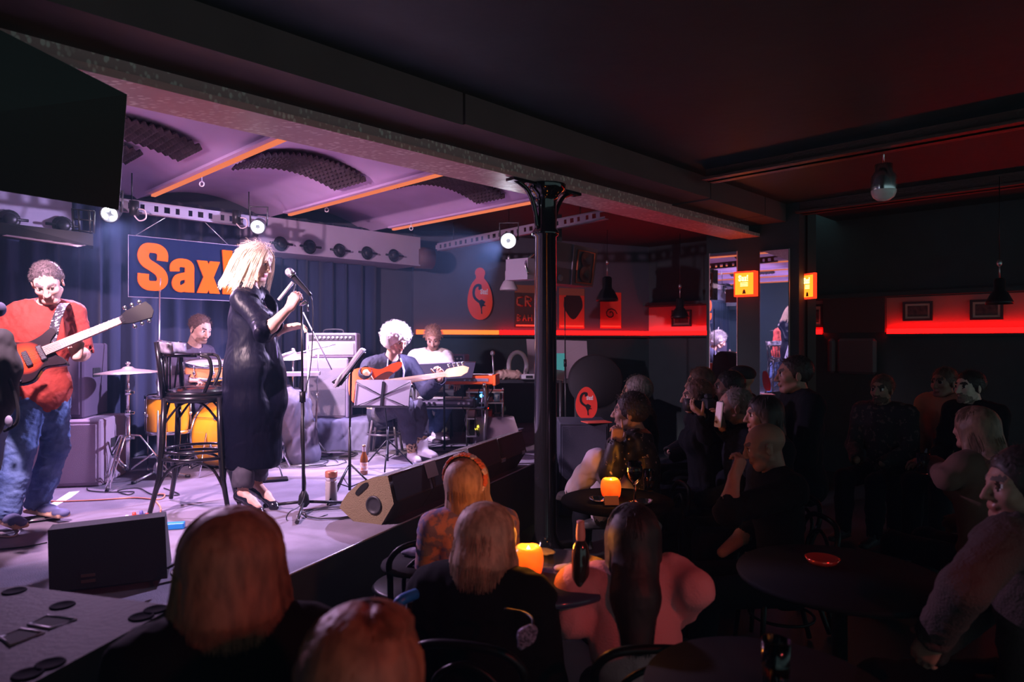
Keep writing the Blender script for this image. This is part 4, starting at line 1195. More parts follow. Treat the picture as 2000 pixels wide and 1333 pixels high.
# ---- electric guitar: local x along the neck, y across, z out of the face
def guitar_T(bridge, nut, facing):
    x = (Vector(nut) - Vector(bridge)).normalized(); z = Vector(facing); z = (z - x * z.dot(x)).normalized(); y = z.cross(x)
    return frame(bridge, x, y, z)
def electric_guitar():
    br = P(56, 700, 3.66); nt = P(236, 627, 3.86)
    T = guitar_T(br, nt, (.35, -.9, .25)); L = (nt - br).length
    t = thing('electric_guitar', 'electric guitar with dark burst body and pale neck, held by the man in red', 'guitar', tuple(br))
    T0 = Matrix.Translation(-br) @ T
    body = smooth2([(.17, .055), (.24, .12), (.22, .165), (.13, .135), (.03, .125), (-.07, .165), (-.17, .13), (-.19, 0), (-.17, -.14), (-.06, -.175), (.04, -.115), (.13, -.135), (.20, -.155), (.19, -.10), (.16, -.045)], 5)
    body = [(x * .70 + .01, y * .70) for x, y in body]
    mb = MB(); mb.prism([(x * .92, y * .92) for x, y in body], -.012, T0, 1); mb.prism(body, -.036, T0 @ Matrix.Translation((0, 0, -.006)), 0); mb.prism([(x * .95, y * .95) for x, y in body], .010, T0 @ Matrix.Translation((0, 0, -.006)), 1)
    gb = bpy.data.materials.new('burst_lacquer'); gb.use_nodes = True; nt_ = gb.node_tree; b = nt_.nodes['Principled BSDF']
    tc = nt_.nodes.new('ShaderNodeTexCoord'); gr = nt_.nodes.new('ShaderNodeTexGradient'); gr.gradient_type = 'SPHERICAL'; mp = nt_.nodes.new('ShaderNodeMapping')
    mp.inputs['Scale'].default_value = (9.5, 9.5, 9.5); mp.inputs['Location'].default_value = (.15, 0, 0)
    nt_.links.new(tc.outputs['Object'], mp.inputs[0]); nt_.links.new(mp.outputs[0], gr.inputs[0]); r = nt_.nodes.new('ShaderNodeValToRGB')
    r.color_ramp.elements[0].position = .12; r.color_ramp.elements[0].color = (.012, .006, .008, 1); r.color_ramp.elements[1].position = .62; r.color_ramp.elements[1].color = (.55, .05, .01, 1)
    nt_.links.new(gr.outputs[0], r.inputs[0]); nt_.links.new(r.outputs[0], b.inputs['Base Color']); b.inputs['Roughness'].default_value = .2; b.inputs['Coat Weight'].default_value = .5
    mb.build('guitar_body', [m_blkg, gb], t)
    mb = MB(); mb.prism([(.08, .025), (L, .019), (L, -.019), (.08, -.025)], .022, T0 @ Matrix.Translation((0, 0, .0)), 0)
    for i in range(17):
        xx = L - (L + .02) * (1 - 2 ** (-(i + 1) / 12.))
        mb.box(T0 @ Vector((xx, 0, .0225)), (.003, .042, .002), 1, T0.to_euler())
    nk = mb.build('neck', [mat('neck_rose', (.42, .24, .20), .4), m_steel], t)
    mb = MB()
    for i in range(6):
        y = -.015 + .006 * i; mb.tube([T0 @ Vector((-.03, y * 1.5, .028)), T0 @ Vector((L + .02, y, .027))], .0008, 4)
    mb.build('strings', m_steel, t)
    hp = [(L, .021), (L + .05, .040), (L + .16, .048), (L + .175, .012), (L + .175, -.02), (L + .15, -.052), (L + .05, -.040), (L, -.021)]
    mb = MB(); mb.prism(hp, .015, T0, 0); hd = mb.build('headstock', mat('headstock_black', (.006, .005, .006), .6, spec=.1), t)
    for s in (-1, 1):
        for i in range(3):
            mb = MB(); c = T0 @ Vector((L + .05 + .04 * i, s * .062, .004)); mb.cyl(T0 @ Vector((L + .05 + .04 * i, s * .035, .004)), c, .004, n=6); mb.ell(c, (.012, .009, .012)); mb.build('tuning_peg', m_chrome, hd)
    for xx in (-.005, .065):
        mb = MB(); mb.box(T0 @ Vector((xx, 0, .012)), (.028, .085, .018), 0, T0.to_euler(), .004); mb.build('pickup', m_chrome, t)
    mb = MB(); mb.box(T0 @ Vector((-.06, 0, .012)), (.03, .09, .012), 0, T0.to_euler(), .003); mb.build('bridge', m_chrome, t)
    for i in range(3):
        mb = MB(); q = Matrix.Translation((-.08 - .03 * i, -.09 + .012 * i, .005)); mb.lathe([(.012, 0), (.010, .014), (0, .014)], T0 @ q, 12); mb.build('knob', m_chrome, t)
    # strap up over the shoulder
    st = thing('guitar_strap', 'black guitar strap with white pattern over the guitarist\'s shoulder', 'strap', tuple(P(110, 610, 3.85)))
    mb = MB(); pts = smooth_path([P(100, 668, 3.72), P(108, 632, 3.78), P(115, 612, 3.84), P(121, 598, 3.92), P(128, 592, 4.04), P(126, 604, 4.2)], 5)
    w = .026
    vs = []; fs = []
    for i, p in enumerate(pts):
        vs += [p + Vector((-w, -.002, 0)), p + Vector((w, -.002, 0)), p + Vector((w, .003, 0)), p + Vector((-w, .003, 0))]
        if i:
            o = 4 * i
            for a_, b_ in ((0, 1), (1, 2), (2, 3), (3, 0)): fs.append((o - 4 + a_, o - 4 + b_, o + b_, o + a_))
    mb.add(vs, fs, 0, True)
    mb.build('webbing', mat('strap_pattern', (.02, .02, .025), .8, color2=(.45, .42, .5), noise_scale=60, noise_amt=1, thr=(.40, .45), detail=2), st, True)
electric_guitar()
def bass_guitar():
    br = P(735, 752, 5.86); nt = P(868, 732, 5.92)
    T = guitar_T(br, nt, (.25, -.92, .25)); L = (nt - br).length
    t = thing('bass_guitar', 'orange-red bass guitar with maple neck held by the curly-haired man', 'guitar', tuple(br))
    T0 = Matrix.Translation(-br) @ T
    body = smooth2([(.10, .05), (.21, .11), (.24, .165), (.16, .165), (.05, .13), (-.06, .165), (-.19, .15), (-.235, .02), (-.21, -.12), (-.09, -.165), (.02, -.12), (.10, -.12), (.15, -.165), (.17, -.13), (.12, -.05)], 5)
    mb = MB(); mb.prism(body, .04, T0 @ Matrix.Translation((0, 0, -.03)), 0)
    mb.build('guitar_body', mat('orange_lacquer', (.92, .085, .015), .22, coat=.6), t)
    pg = smooth2([(.11, .04), (.16, .08), (.10, .10), (0, .06), (-.06, -.02), (-.02, -.11), (.06, -.09), (.12, -.03)], 4)
    mb = MB(); mb.prism(pg, .003, T0 @ Matrix.Translation((0, 0, .0105)), 0); mb.build('pickguard', mat('tortoise', (.10, .025, .015), .3), t)
    mb = MB(); mb.prism([(.08, .031), (L, .021), (L, -.021), (.08, -.031)], .024, T0, 0); mb.build('neck', mat('maple_bright', (.92, .58, .34), .35), t)
    hp = [(L, .021), (L + .03, .045), (L + .17, .055), (L + .22, .03), (L + .20, -.01), (L + .14, -.035), (L + .03, -.028), (L, -.021)]
    mb = MB(); mb.prism(hp, .015, T0, 0); hd = mb.build('headstock', mat('maple_bright', (.9, .6, .4), .35), t)
    for i in range(4):
        mb = MB(); c = T0 @ Vector((L + .05 + .04 * i, .078, .004)); mb.cyl(T0 @ Vector((L + .05 + .04 * i, .04, .004)), c, .005, n=6); mb.ell(c, (.015, .008, .015)); mb.build('tuning_peg', m_chrome, hd)
    mb = MB()
    for i in range(4): mb.tube([T0 @ Vector((-.10, (-.015 + .01 * i) * 1.4, .028)), T0 @ Vector((L + .02, -.015 + .01 * i, .028))], .0012, 4)
    mb.build('strings', m_steel, t)
    mb = MB(); mb.box(T0 @ Vector((-.03, 0, .014)), (.05, .08, .016), 0, T0.to_euler(), .004); mb.build('pickup', m_blkp, t)
    mb = MB(); mb.box(T0 @ Vector((-.12, 0, .014)), (.05, .08, .012), 0, T0.to_euler(), .003); mb.build('bridge', m_chrome, t)
bass_guitar()
# ---- cymbal on its stand
def stand_cymbal(c, zc, r, lab, tilt=.02):
    t = thing('cymbal_stand', lab, 'cymbal stand', (c[0], c[1], STZ))
    h = zc - STZ
    mb = MB(); mb.cyl((0, 0, .10), (0, 0, .62 * h), .015, n=12); mb.cyl((0, 0, .62 * h), (0, 0, h + .02), .010, n=12); mb.build('pole', m_chrome, t)
    for z in (.62 * h, .8 * h, .34):
        mb = MB(); mb.cyl((0, 0, z - .02), (0, 0, z + .02), .021, n=12); mb.box((.03, 0, z), (.04, .012, .022), 0, None, .004); mb.build('clamp', m_chrome, t)
    for i in range(3):
        a = .6 + 2 * PI * i / 3; e = Vector((math.cos(a), math.sin(a), 0))
        mb = MB()
        for s in (-.012, .012):
            q = Vector((-e.y, e.x, 0)) * s
            mb.tube([e * .02 + Vector((0, 0, .36)) + q, e * .08 + Vector((0, 0, .35)) + q, e * .30 + Vector((0, 0, .02)) + q], .006, 6)
            mb.tube([e * .02 + Vector((0, 0, .10)) + q, e * .17 + Vector((0, 0, .21)) + q], .005, 6)
        lg = mb.build('leg', m_chrome, t)
        mb = MB(); mb.cyl(e * .285 + Vector((0, 0, .035)), e * .315 + Vector((0, 0, .003)), .013, n=8); mb.build('rubber_foot', m_blkp, lg)
    T = Matrix.Translation((0, 0, h)) @ Euler((tilt, -.02, 0)).to_matrix().to_4x4()
    mb = MB(); mb.lathe([(.004, .026), (.03, .022), (.045, .008), (.06, .004), (r * .5, -.004), (r, -.022), (r, -.0235), (r * .5, -.006), (.05, .0), (.004, .02)], T, 40)
    mb.build('cymbal', mat('cymbal_bronze', (.86, .72, .62), .3, .85, bump=.2, bump_scale=60, stretch=(1, 1, 1)), t)
    mb = MB(); mb.cyl((0, 0, h + .02), (0, 0, h + .06), .010, n=10); mb.ell((0, 0, h + .05), (.02, .02, .012)); mb.build('wing_nut', m_chrome, t)
stand_cymbal(P(250, 722, 5.15), P(250, 722, 5.15).z, .225, 'chrome cymbal stand with a crash cymbal between guitarist and drum kit')
stand_cymbal(P(572, 700, 6.4), P(572, 692, 6.4).z, .20, 'second cymbal stand with its cymbal seen edge-on right of the singer', .15)
# ---- drums
def drum(name, lab, c, r, depth, axis, shell=m_drum, lugs=8, headm=m_head, legs=0, cat='drum'):
    t = thing(name, lab, cat, tuple(c)); T = look((0, 0, 0), axis)
    mb = MB(); mb.lathe([(r, -depth / 2 + .01), (r, depth / 2 - .01)], T, 40); mb.build('shell', shell, t)
    for s in (-1, 1):
        mb = MB(); mb.lathe([(r + .006, s * (depth / 2 - .022)), (r + .012, s * (depth / 2 - .02)), (r + .012, s * (depth / 2 + .008)), (r + .004, s * (depth / 2 + .008)), (r - .002, s * depth / 2)], T, 40); mb.build('hoop', m_chrome, t)
        mb = MB(); mb.lathe([(0, s * (depth / 2 - .002)), (r, s * (depth / 2 - .002))], T, 40); mb.build('drum_head', headm, t)
    for i in range(lugs):
        a = 2 * PI * i / lugs + .2
        mb = MB(); e = Vector((math.cos(a), math.sin(a), 0))
        q = T @ (e * (r + .012)); mb.tube([T @ (e * (r + .014) + Vector((0, 0, -depth / 2))), T @ (e * (r + .014) + Vector((0, 0, depth / 2)))], .003, 6); mb.ell(T @ (e * (r + .01)), (.014, .014, .018)); mb.build('lug', m_chrome, t)
    for i in range(legs):
        a = 2 * PI * i / legs + .9
        e = Vector((math.cos(a), math.sin(a), 0)) * (r + .02)
        zb = STZ - c[2]
        mb = MB(); mb.cyl(e + Vector((0, 0, .08)), e + Vector((0, 0, zb + .02)), .006, n=8); mb.cyl(e + Vector((0, 0, zb + .03)), e + Vector((0, 0, zb + .001)), .012, n=8); mb.box(e * .96, (.03, .03, .05), 0, None, .004); mb.build('leg', m_chrome, t)
    return t
kc = P(462, 852, 5.75)
kick = drum('kick_drum', 'big amber kick drum behind the singer\'s coat', (kc.x, kc.y, STZ + .285), .275, .45, (.93, -.36, 0), legs=0, headm=m_drum)
for s in (-1, 1):
    mb = MB(); ax = Vector((.78, .62, 0)) * s; mb.tube([ax * .26 + Vector((.05, -.06, .05)), ax * .36 + Vector((.16, -.2, -.278))], .007, 6); mb.build('spur_leg', m_chrome, kick)
drum('floor_tom', 'amber floor tom with chrome legs left of the kick drum', P(328, 808, 5.55), .16, .30, (0, 0, 1), legs=3)
drum('rack_tom', 'orange-hooped snare drum with pale head in front of the drummer', P(408, 722, 5.7), .178, .12, (.05, -.12, 1), mat('orange_shell', (.9, .35, .12), .4), 8)
t = thing('snare_stand', 'chrome snare drum stand under the orange-hooped drum', 'drum stand', tuple(G(405, 905)))
zc = P(408, 722, 5.7).z - .07 - STZ
mb = MB(); mb.cyl((0, 0, .12), (0, 0, zc - .06), .012, n=10); mb.build('pole', m_chrome, t)
for i in range(3):
    a = 2 * PI * i / 3 + .4; e = Vector((math.cos(a), math.sin(a), 0))
    mb = MB(); mb.tube([Vector((0, 0, .30)), e * .24 + Vector((0, 0, .012))], .008, 8); mb.build('leg', m_chrome, t)
    mb = MB(); mb.tube([Vector((0, 0, zc - .07)), e * .17 + Vector((0, 0, zc - .03)), e * .18 + Vector((0, 0, zc - .005))], .007, 8); mb.build('basket_arm', m_chrome, t)
# kick pedal
t = thing('kick_pedal', 'black steel pedal at the foot of the kick drum, right of the singer', 'pedal', tuple(G(530, 940)))
mb = MB(); mb.box((0, 0, .012), (.24, .10, .02), 0, (0, 0, .4), .004); mb.build('base_plate', m_blk, t)
mb = MB(); mb.tube([(-.06, -.03, .02), (-.05, -.02, .17), (.03, .02, .19), (.07, .04, .03)], .006, 8); mb.build('frame', m_chrome, t)
mb = MB(); mb.tube([(0, 0, .17), (-.05, .03, .26)], .004, 6); mb.ell((-.05, .03, .27), (.022, .022, .022)); mb.build('beater', m_chrome, t)
# drum throne
t = thing('drum_throne', 'round drum stool under the drummer', 'stool', tuple(Vector((JD['pel'].x, JD['pel'].y, STZ))))
hz = JD['pel'].z - STZ - .10
mb = MB(); mb.lathe([(0, hz - .05), (.15, hz - .05), (.165, hz - .03), (.16, hz), (0, hz + .005)], n=28); mb.build('seat', m_blkp, t)
mb = MB(); mb.cyl((0, 0, .1), (0, 0, hz - .05), .014, n=10); mb.build('post', m_chrome, t)
for i in range(3):
    a = 2 * PI * i / 3; mb = MB(); mb.tube([(0, 0, .28), (.22 * math.cos(a), .22 * math.sin(a), .011)], .010, 8); mb.build('leg', m_chrome, t)
# ---- bar stool with arms (black bentwood)
def bar_stool():
    c = G(383, 985); c = Vector((-2.03, 4.42, STZ))
    t = thing('bar_stool', 'tall black bentwood bar stool with curved back, left of the singer', 'bar stool', tuple(c), math.radians(14))
    sz = .745
    mb = MB(); mb.lathe([(0, sz - .035), (.19, sz - .035), (.205, sz - .02), (.205, sz), (.19, sz + .008), (.12, sz + .03), (.0, sz + .032)], n=36); mb.build('seat', m_blkg, t)
    mb = MB(); mb.lathe([(.200, sz - .06), (.214, sz - .06), (.214, sz - .02), (.200, sz - .02)], n=36); mb.build('seat_rim', m_blkg, t)
    feet = []
    for i, (x, y) in enumerate(((-.17, -.13), (.15, -.15), (.14, .15), (-.15, .16))):
        k = 1.42; f = Vector((x * k, y * k, 0)); feet.append(f)
        mb = MB(); mb.tube([Vector((x, y, sz - .03)), Vector((x * 1.07, y * 1.07, .42)), Vector((x * 1.15, y * 1.15, .22)), f + Vector((0, 0, .012))], [.017, .019, .017, .014], 10); mb.build('leg', m_blkg, t)
    mb = MB(); mb.tube([(.235 * math.cos(a), .235 * math.sin(a), .335) for a in [2 * PI * i / 36 for i in range(36)]], .011, 8, 0, True); mb.build('foot_ring', m_blkg, t)
    mb = MB(); mb.tube([(.215 * math.cos(a), .215 * math.sin(a), .375) for a in [2 * PI * i / 36 for i in range(36)]], .009, 8, 0, True); mb.build('foot_ring', m_blkg, t)
    for i in range(4):
        a = feet[i]; b = feet[(i + 1) % 4]
        mb = MB(); mb.tube(smooth_path([a * .88 + Vector((0, 0, .13)), a.lerp(b, .18) * .86 + Vector((0, 0, .27)), a.lerp(b, .5) * .86 + Vector((0, 0, .315)), a.lerp(b, .82) * .86 + Vector((0, 0, .27)), b * .88 + Vector((0, 0, .13))], 5), .009, 8); mb.build('arch_brace', m_blkg, t)
        A_ = a * .72 + Vector((0, 0, .55)); B_ = b * .72 + Vector((0, 0, .55))
        mb = MB(); mb.tube(smooth_path([A_, (A_ + B_) / 2 * .5 + Vector((0, 0, .34)) + Vector((0, 0, .0)) , B_], 1) if False else smooth_path([A_, a.lerp(b, .25) * .7 + Vector((0, 0, .66)), a.lerp(b, .5) * .72 + Vector((0, 0, .69)), a.lerp(b, .75) * .7 + Vector((0, 0, .66)), B_], 4), .008, 6); mb.build('under_seat_arch', m_blkg, t)
    # back: two posts, arm ring, splat of thin spindles and a curved top board
    posts = [Vector((-.185, -.10, 0)), Vector((-.13, .17, 0))]
    ring = [Vector((.21 * math.cos(a), .215 * math.sin(a), sz + .235)) for a in [math.radians(x) for x in range(75, 290, 12)]]
    mb = MB(); mb.tube(ring, .014, 10, flat=.8); mb.build('arm_rail', m_blkg, t)
    for p in posts:
        mb = MB(); mb.tube([p + Vector((0, 0, sz - .04)), p * 1.08 + Vector((0, 0, sz + .15)), p * 1.18 + Vector((0, 0, sz + .32))], .016, 10); mb.build('back_post', m_blkg, t)
    def fn(u, v):
        a = math.radians(120 + 120 * u); r = .225 + .012 * v
        return Vector((r * math.cos(a), r * math.sin(a), sz + .245 + .085 * v * (1 - .25 * abs(2 * u - 1))))
    mb = MB(); mb.grid(fn, 20, 4); o = mb.build('back_board', mat('mottled_lacquer', (.05, .045, .055), .16, coat=.8, noise_amt=.9, noise_scale=14, color2=(.42, .40, .46)), t)  # silver mottling puts the shine of the glossy board into its colour
    md = o.modifiers.new('thickness', 'SOLIDIFY'); md.thickness = .014
    for i in range(6):
        a = math.radians(135 + 90 * i / 5); b = math.radians(150 + 60 * i / 5)
        mb = MB(); mb.tube([Vector((.19 * math.cos(b), .19 * math.sin(b), sz)), Vector((.21 * math.cos(a), .21 * math.sin(a), sz + .24))], .006, 6); mb.build('back_spindle', m_blkg, t)
    for s, a0 in ((1, 80), (-1, 284)):
        a = math.radians(a0); p = Vector((.21 * math.cos(a), .215 * math.sin(a), sz + .235))
        mb = MB(); mb.tube(smooth_path([p, p * 1.0 + Vector((.05, 0, -.02)), Vector((p.x + .06, p.y * .95, sz + .12)), Vector((p.x * .9 + .02, p.y * .85, sz))], 5), .011, 8); mb.build('arm_scroll', m_blkg, t)
bar_stool()
# ---- microphone and its stand
m_mic = mat('mic_grille', (.55, .55, .58), .35, .8, bump=.5, bump_scale=300)
t = thing('microphone', 'handheld vocal microphone in the singer\'s raised hand', 'microphone', tuple(P(580, 553, 4.17)))
a, b = P(566, 532, 4.15), P(603, 572, 4.19)
T = look(b, a - b); T = Matrix.Translation(-P(580, 553, 4.17)) @ T; L = (a - b).length
mb = MB(); mb.lathe([(0, -.02), (.010, -.02), (.0115, .01), (.018, L - .03), (.021, L - .022)], T, 20); mb.build('handle', mat('mic_body', (.06, .06, .07), .35, .4), t)
mb = MB(); mb.ell((0, 0, 0), (.027, .027, .029), T=T @ Matrix.Translation((0, 0, L))); mb.build('grille', m_mic, t)
mb = MB(); mb.lathe([(.024, L - .026), (.0275, L - .02), (.024, L - .014)], T, 20); mb.build('collar', m_chrome, t)
cable('microphone_cable', [P(604, 574, 4.19), P(610, 590, 4.2), P(611, 640, 4.22), P(606, 720, 4.25), P(590, 800, 4.27), P(588, 870, 4.27), P(597, 945, 4.25), P(588, 985, 4.15), P(566, 1000, 4.05), P(560, 1015, 4.06), P(578, 1025, 4.05) + Vector((0, 0, 0)), P(640, 1005, 4.18)], .0032, m_cable, 'thin black cable hanging from the singer\'s microphone down the stand')
def mic_stand(foot, top, lab, r=.011, legr=.27, a0=.5, mat_=m_blk, boom=None, fat=True):
    t = thing('microphone_stand', lab, 'mic stand', (foot.x, foot.y, STZ)); h = top.z - STZ
    tx = Vector((top.x - foot.x, top.y - foot.y, h))
    mb = MB(); mb.tube([(0, 0, .09), tx * .55 + Vector((0, 0, 0))], r, 12); mb.build('lower_tube', mat_, t)
    mb = MB(); mb.tube([tx * .55, tx], r * .65, 12); mb.build('upper_tube', mat_, t)
    mb = MB(); mb.tube([tx * .53, tx * .58], r * 1.7, 12); mb.build('clutch', mat_, t)
    mb = MB(); mb.lathe([(.018, .03), (.036, .05), (.03, .10), (.014, .13)], n=16); mb.build('hub', mat_, t)
    for i in range(3):
        a = a0 + 2 * PI * i / 3; e = Vector((math.cos(a), math.sin(a), 0))
        mb = MB(); mb.tube([e * .02 + Vector((0, 0, .06)), e * legr + Vector((0, 0, .014))], .0095, 8); lg = mb.build('leg', mat_, t)
        mb = MB(); mb.tube([e * (legr - .02) + Vector((0, 0, .014)), e * (legr + .015) + Vector((0, 0, .013))], .0125, 8); mb.build('rubber_foot', m_blkp, lg)
    if boom:
        p, q = (Vector(v) - Vector((foot.x, foot.y, STZ)) for v in boom)
        mb = MB(); mb.tube([p, q], .007, 8); mb.build('boom', mat_, t)
    return t
mic_stand(Vector((-1.305, 4.28, 0)), P(589, 592, 4.22), 'black straight microphone stand in front of the singer, its tripod foot at the stage front', a0=-1.4, legr=.29)
t = thing('stand_clip', 'small chrome clip with lever on top of the singer\'s microphone stand', 'clip', tuple(P(592, 592, 4.2)))
mb = MB(); mb.tube([(0, 0, 0), (.025, 0, .01), (.03, 0, -.05)], .006, 8); mb.tube([(-.02, 0, -.015), (.02, 0, .01)], .012, 8); mb.build('lever', m_chrome, t)
t = thing('small_microphone', 'slim microphone clipped beside the singer\'s hand, tilted', 'microphone', tuple(P(558, 570, 4.45)))
mb = MB(); mb.tube([P(544, 586, 4.45), P(572, 551, 4.45)], .011, 10); mb.build('body', mat('mic_grey', (.4, .38, .42), .4, .5), t, True)
mb = MB(); mb.tube(smooth_path([P(572, 551, 4.45), P(577, 556, 4.45), P(572, 575, 4.4), P(588, 590, 4.25)], 4), .004, 6); mb.build('gooseneck', m_blk, t, True)
# overhead mic stand at the drums
mic_stand(G(308, 935) + Vector((0, 0, 0)), P(312, 560, 5.6), 'tall chrome microphone stand rising in front of the sign at the drums', .010, .22, .2, m_steel)
t = thing('drum_microphone', 'thin overhead microphone taped to the top of the tall chrome stand', 'microphone', tuple(P(312, 560, 5.6)))
mb = MB(); mb.cyl((0, 0, -.04), (.003, 0, .07), .011, n=10); mb.build('capsule', m_steel, t)
# boom stand behind the singer, round base
t = thing('boom_stand', 'microphone stand with a round iron base and long boom, right of the singer\'s stand', 'mic stand', tuple(G(603, 905)))
f0 = G(603, 905); f0 = Vector((f0.x, f0.y, STZ))
mb = MB(); mb.lathe([(0, 0.012), (.12, .010), (.14, .004), (.14, 0)], n=32); mb.build('round_base', m_steel, t)
mb = MB(); mb.tube([f0, P(601, 650, f0.y)], .009, 8); mb.build('pole', m_steel, t, True)
mb = MB(); mb.tube([P(592, 610, f0.y - .1), P(648, 722, f0.y + .1)], .006, 8); mb.build('boom', m_steel, t, True)
t2 = mic_stand(G(616, 895), P(622, 672, 6.15), 'light grey stand with a boom holding a microphone in front of the guitar amplifier', .009, .17, .9, m_steel, (P(580, 690, 6.0), P(655, 672, 6.2)))
t = thing('amp_microphone', 'short microphone on the boom in front of the grey amplifier', 'microphone', tuple(P(562, 690, 6.0)))
mb = MB(); mb.tube([(-.06, 0, -.03), (.06, .02, .02)], [.02, .012], 10); mb.build('body', m_mic, t)
# ---- music stands
def music_stand(lab, desk_c, w, h, tilt, yaw, foot, folder=False, a0=.3):
    t = thing('music_stand', lab, 'music stand', (foot.x, foot.y, STZ))
    dc = desk_c - Vector((foot.x, foot.y, STZ))
    R = (Matrix.Rotation(yaw, 4, 'Z') @ Matrix.Rotation(-tilt, 4, 'X')); T = Matrix.Translation(dc) @ R
    mb = MB(); mb.tube([(0, 0, .06), (0, 0, dc.z * .55)], .010, 10); mb.build('lower_tube', m_blk, t)
    mb = MB(); mb.tube([(0, 0, dc.z * .5), Vector((dc.x * .7, dc.y * .7, dc.z - .03)), T @ Vector((0, .012, 0))], .007, 8); mb.build('upper_tube', m_blk, t)
    for i in range(3):
        a = a0 + 2 * PI * i / 3; e = Vector((math.cos(a), math.sin(a), 0))
        mb = MB(); mb.tube([Vector((0, 0, .24)), e * .23 + Vector((0, 0, .009))], .0065, 6); mb.tube([Vector((0, 0, .08)), e * .12 + Vector((0, 0, .13))], .004, 6); mb.build('leg', m_blk, t)
    mb = MB()
    c0, c1, c2, c3 = [T @ Vector(v) for v in ((-w / 2, .006, -h / 2), (w / 2, .006, -h / 2), (w / 2, .006, h / 2), (-w / 2, .006, h / 2))]; ce = T @ Vector((0, .012, -h * .05))
    for p, q in ((c0, c1), (c1, c2), (c3, c0), (c0, ce), (c1, ce), (c2, ce), (c3, ce)): mb.tube([p, q], .0035, 6)
    mb.box(T @ Vector((0, .01, 0)), (.02, .01, h), 0, T.to_euler()); mb.box(T @ Vector((0, -.02, -h / 2)), (w, .05, .006), 0, T.to_euler())
    mb.build('desk', m_blk, t)
    return t, T
fA = G(683, 975); fA = Vector((fA.x, fA.y, STZ))
dA = P(687, 719, fA.y)
ta, TA = music_stand('black music stand turned edge-on beside the singer, carrying a grey ring binder', dA, .34, .27, .64, math.radians(-80), fA, a0=.1)
tb = thing('ring_binder', 'grey ring binder with sheet music lying on the tilted music stand', 'binder', tuple(dA))
mb = MB(); TT = Matrix.Translation(-dA) @ (Matrix.Translation(Vector((fA.x, fA.y, STZ))) @ TA)
mb.box(TT @ Vector((0, -.012, .0)), (.42, .022, .30), 0, TT.to_euler(), .003); mb.build('cover', mat('binder_grey', (.5, .48, .56), .5), tb)
mb = MB(); mb.box(TT @ Vector((0, -.027, .01)), (.38, .008, .27), 0, TT.to_euler()); mb.build('pages', m_paper, tb)
mb = MB(); mb.box(TT @ Vector((0.16, .001, -.09)), (.07, .006, .10), 0, TT.to_euler()); mb.build('handle_slot', m_blkp, tb)
fB = Vector((P(757, 905, 5.75).x, 5.75, STZ))
dB = P(746, 770, 5.60)
tb2, TB = music_stand('folding black music stand holding white sheets in front of the bass player', dB, .46, .22, .35, math.radians(-4), fB, a0=.6)
tp = thing('sheet_music', 'white sheets of music on the bass player\'s folding stand', 'sheet music', tuple(dB))
TT = Matrix.Translation(-dB) @ (Matrix.Translation(fB) @ TB)
for s in (-1, 1):
    mb = MB(); mb.box(TT @ Vector((s * .115, .016, .01)), (.225, .003, .235), 0, TT.to_euler()); mb.build('page', mat('sheet_back', (.40, .37, .42), .7), tp)
# ---- amplifiers
def combo(lab, T, w, d, h, knobs=10, grille=(.42, .38, .42), panel_h=.07, handle=True, name='guitar_amplifier'):
    t = thing(name, lab, 'amplifier', tuple(T.translation), T.to_euler().z)
    mb = MB(); mb.box((0, d / 2, h / 2), (w, d, h), 0, None, .012); mb.build('cabinet', m_cab, t)
    mb = MB(); mb.box((0, -.004, (h - panel_h) / 2), (w - .05, .012, h - panel_h - .05), 0, None, .003); mb.build('grille_cloth', mat('grille_%d' % int(grille[0] * 100), tuple(v * .55 for v in grille), .95, bump=.4, bump_scale=260), t)
    if knobs:
        mb = MB(); mb.box((0, -.006, h - panel_h / 2 - .008), (w - .04, .012, panel_h - .02), 0, None, .002); cp = mb.build('control_panel', m_blkp, t)
        for i in range(knobs):
            mb = MB(); mb.lathe([(.012, 0), (.010, .016), (0, .017)], Matrix.Translation((-w * .30 + w * .68 * i / (knobs - 1), -.012, h - panel_h / 2 - .008)) @ Matrix.Rotation(PI / 2, 4, 'X'), 10); mb.build('knob', mat('knob_cream', (.85, .82, .8), .35), cp)
    if handle:
        mb = MB(); mb.tube(smooth_path([(-.10, d / 2, h), (-.08, d / 2, h + .035), (.08, d / 2, h + .035), (.10, d / 2, h)], 4), .008, 8); mb.build('handle', m_blkp, t)
    return t
Tc = Matrix.Translation(Vector((-1.86, 6.78, STZ + .30))) @ Matrix.Rotation(math.radians(4), 4, 'Z')
combo('tall pale-fronted guitar speaker cabinet standing on the covered case', Tc, .46, .28, .60, 0, handle=False, name='speaker_cabinet')
combo('guitar amplifier with a row of knobs on top of the speaker cabinet', Matrix.Translation((-1.80, 6.80, STZ + .905)) @ Matrix.Rotation(math.radians(4), 4, 'Z'), .50, .25, .245, 9, (.55, .50, .53), .075)
t = thing('covered_case', 'low box under a dark grey cloth carrying the guitar amplifiers', 'case', (-1.80, 6.9, STZ))
S = Sdf(); S.box((-1.80, 6.9, STZ + .14), (.42, .28, .16), None, .03)
sdf_obj(S, .012, 'cloth_cover', mat('grey_cloth', (.12, .12, .19), .9), t, folds(.016, 14, 3, (1, 1, .15)))
t = combo('small black amplifier with a lit control strip behind the keyboardist', Matrix.Translation((-.72, 8.05, STZ + .55)) @ Matrix.Rotation(math.radians(-8), 4, 'Z'), .33, .28, .36, 6, (.05, .05, .09), .08, False)
mb = MB(); mb.box((-.72, 8.2, STZ + .275), (.36, .34, .55), 0, (0, 0, -.14)); solo(mb, 'black_flight_case', m_blkp, 'black case carrying the small amplifier behind the keyboardist', 'case')
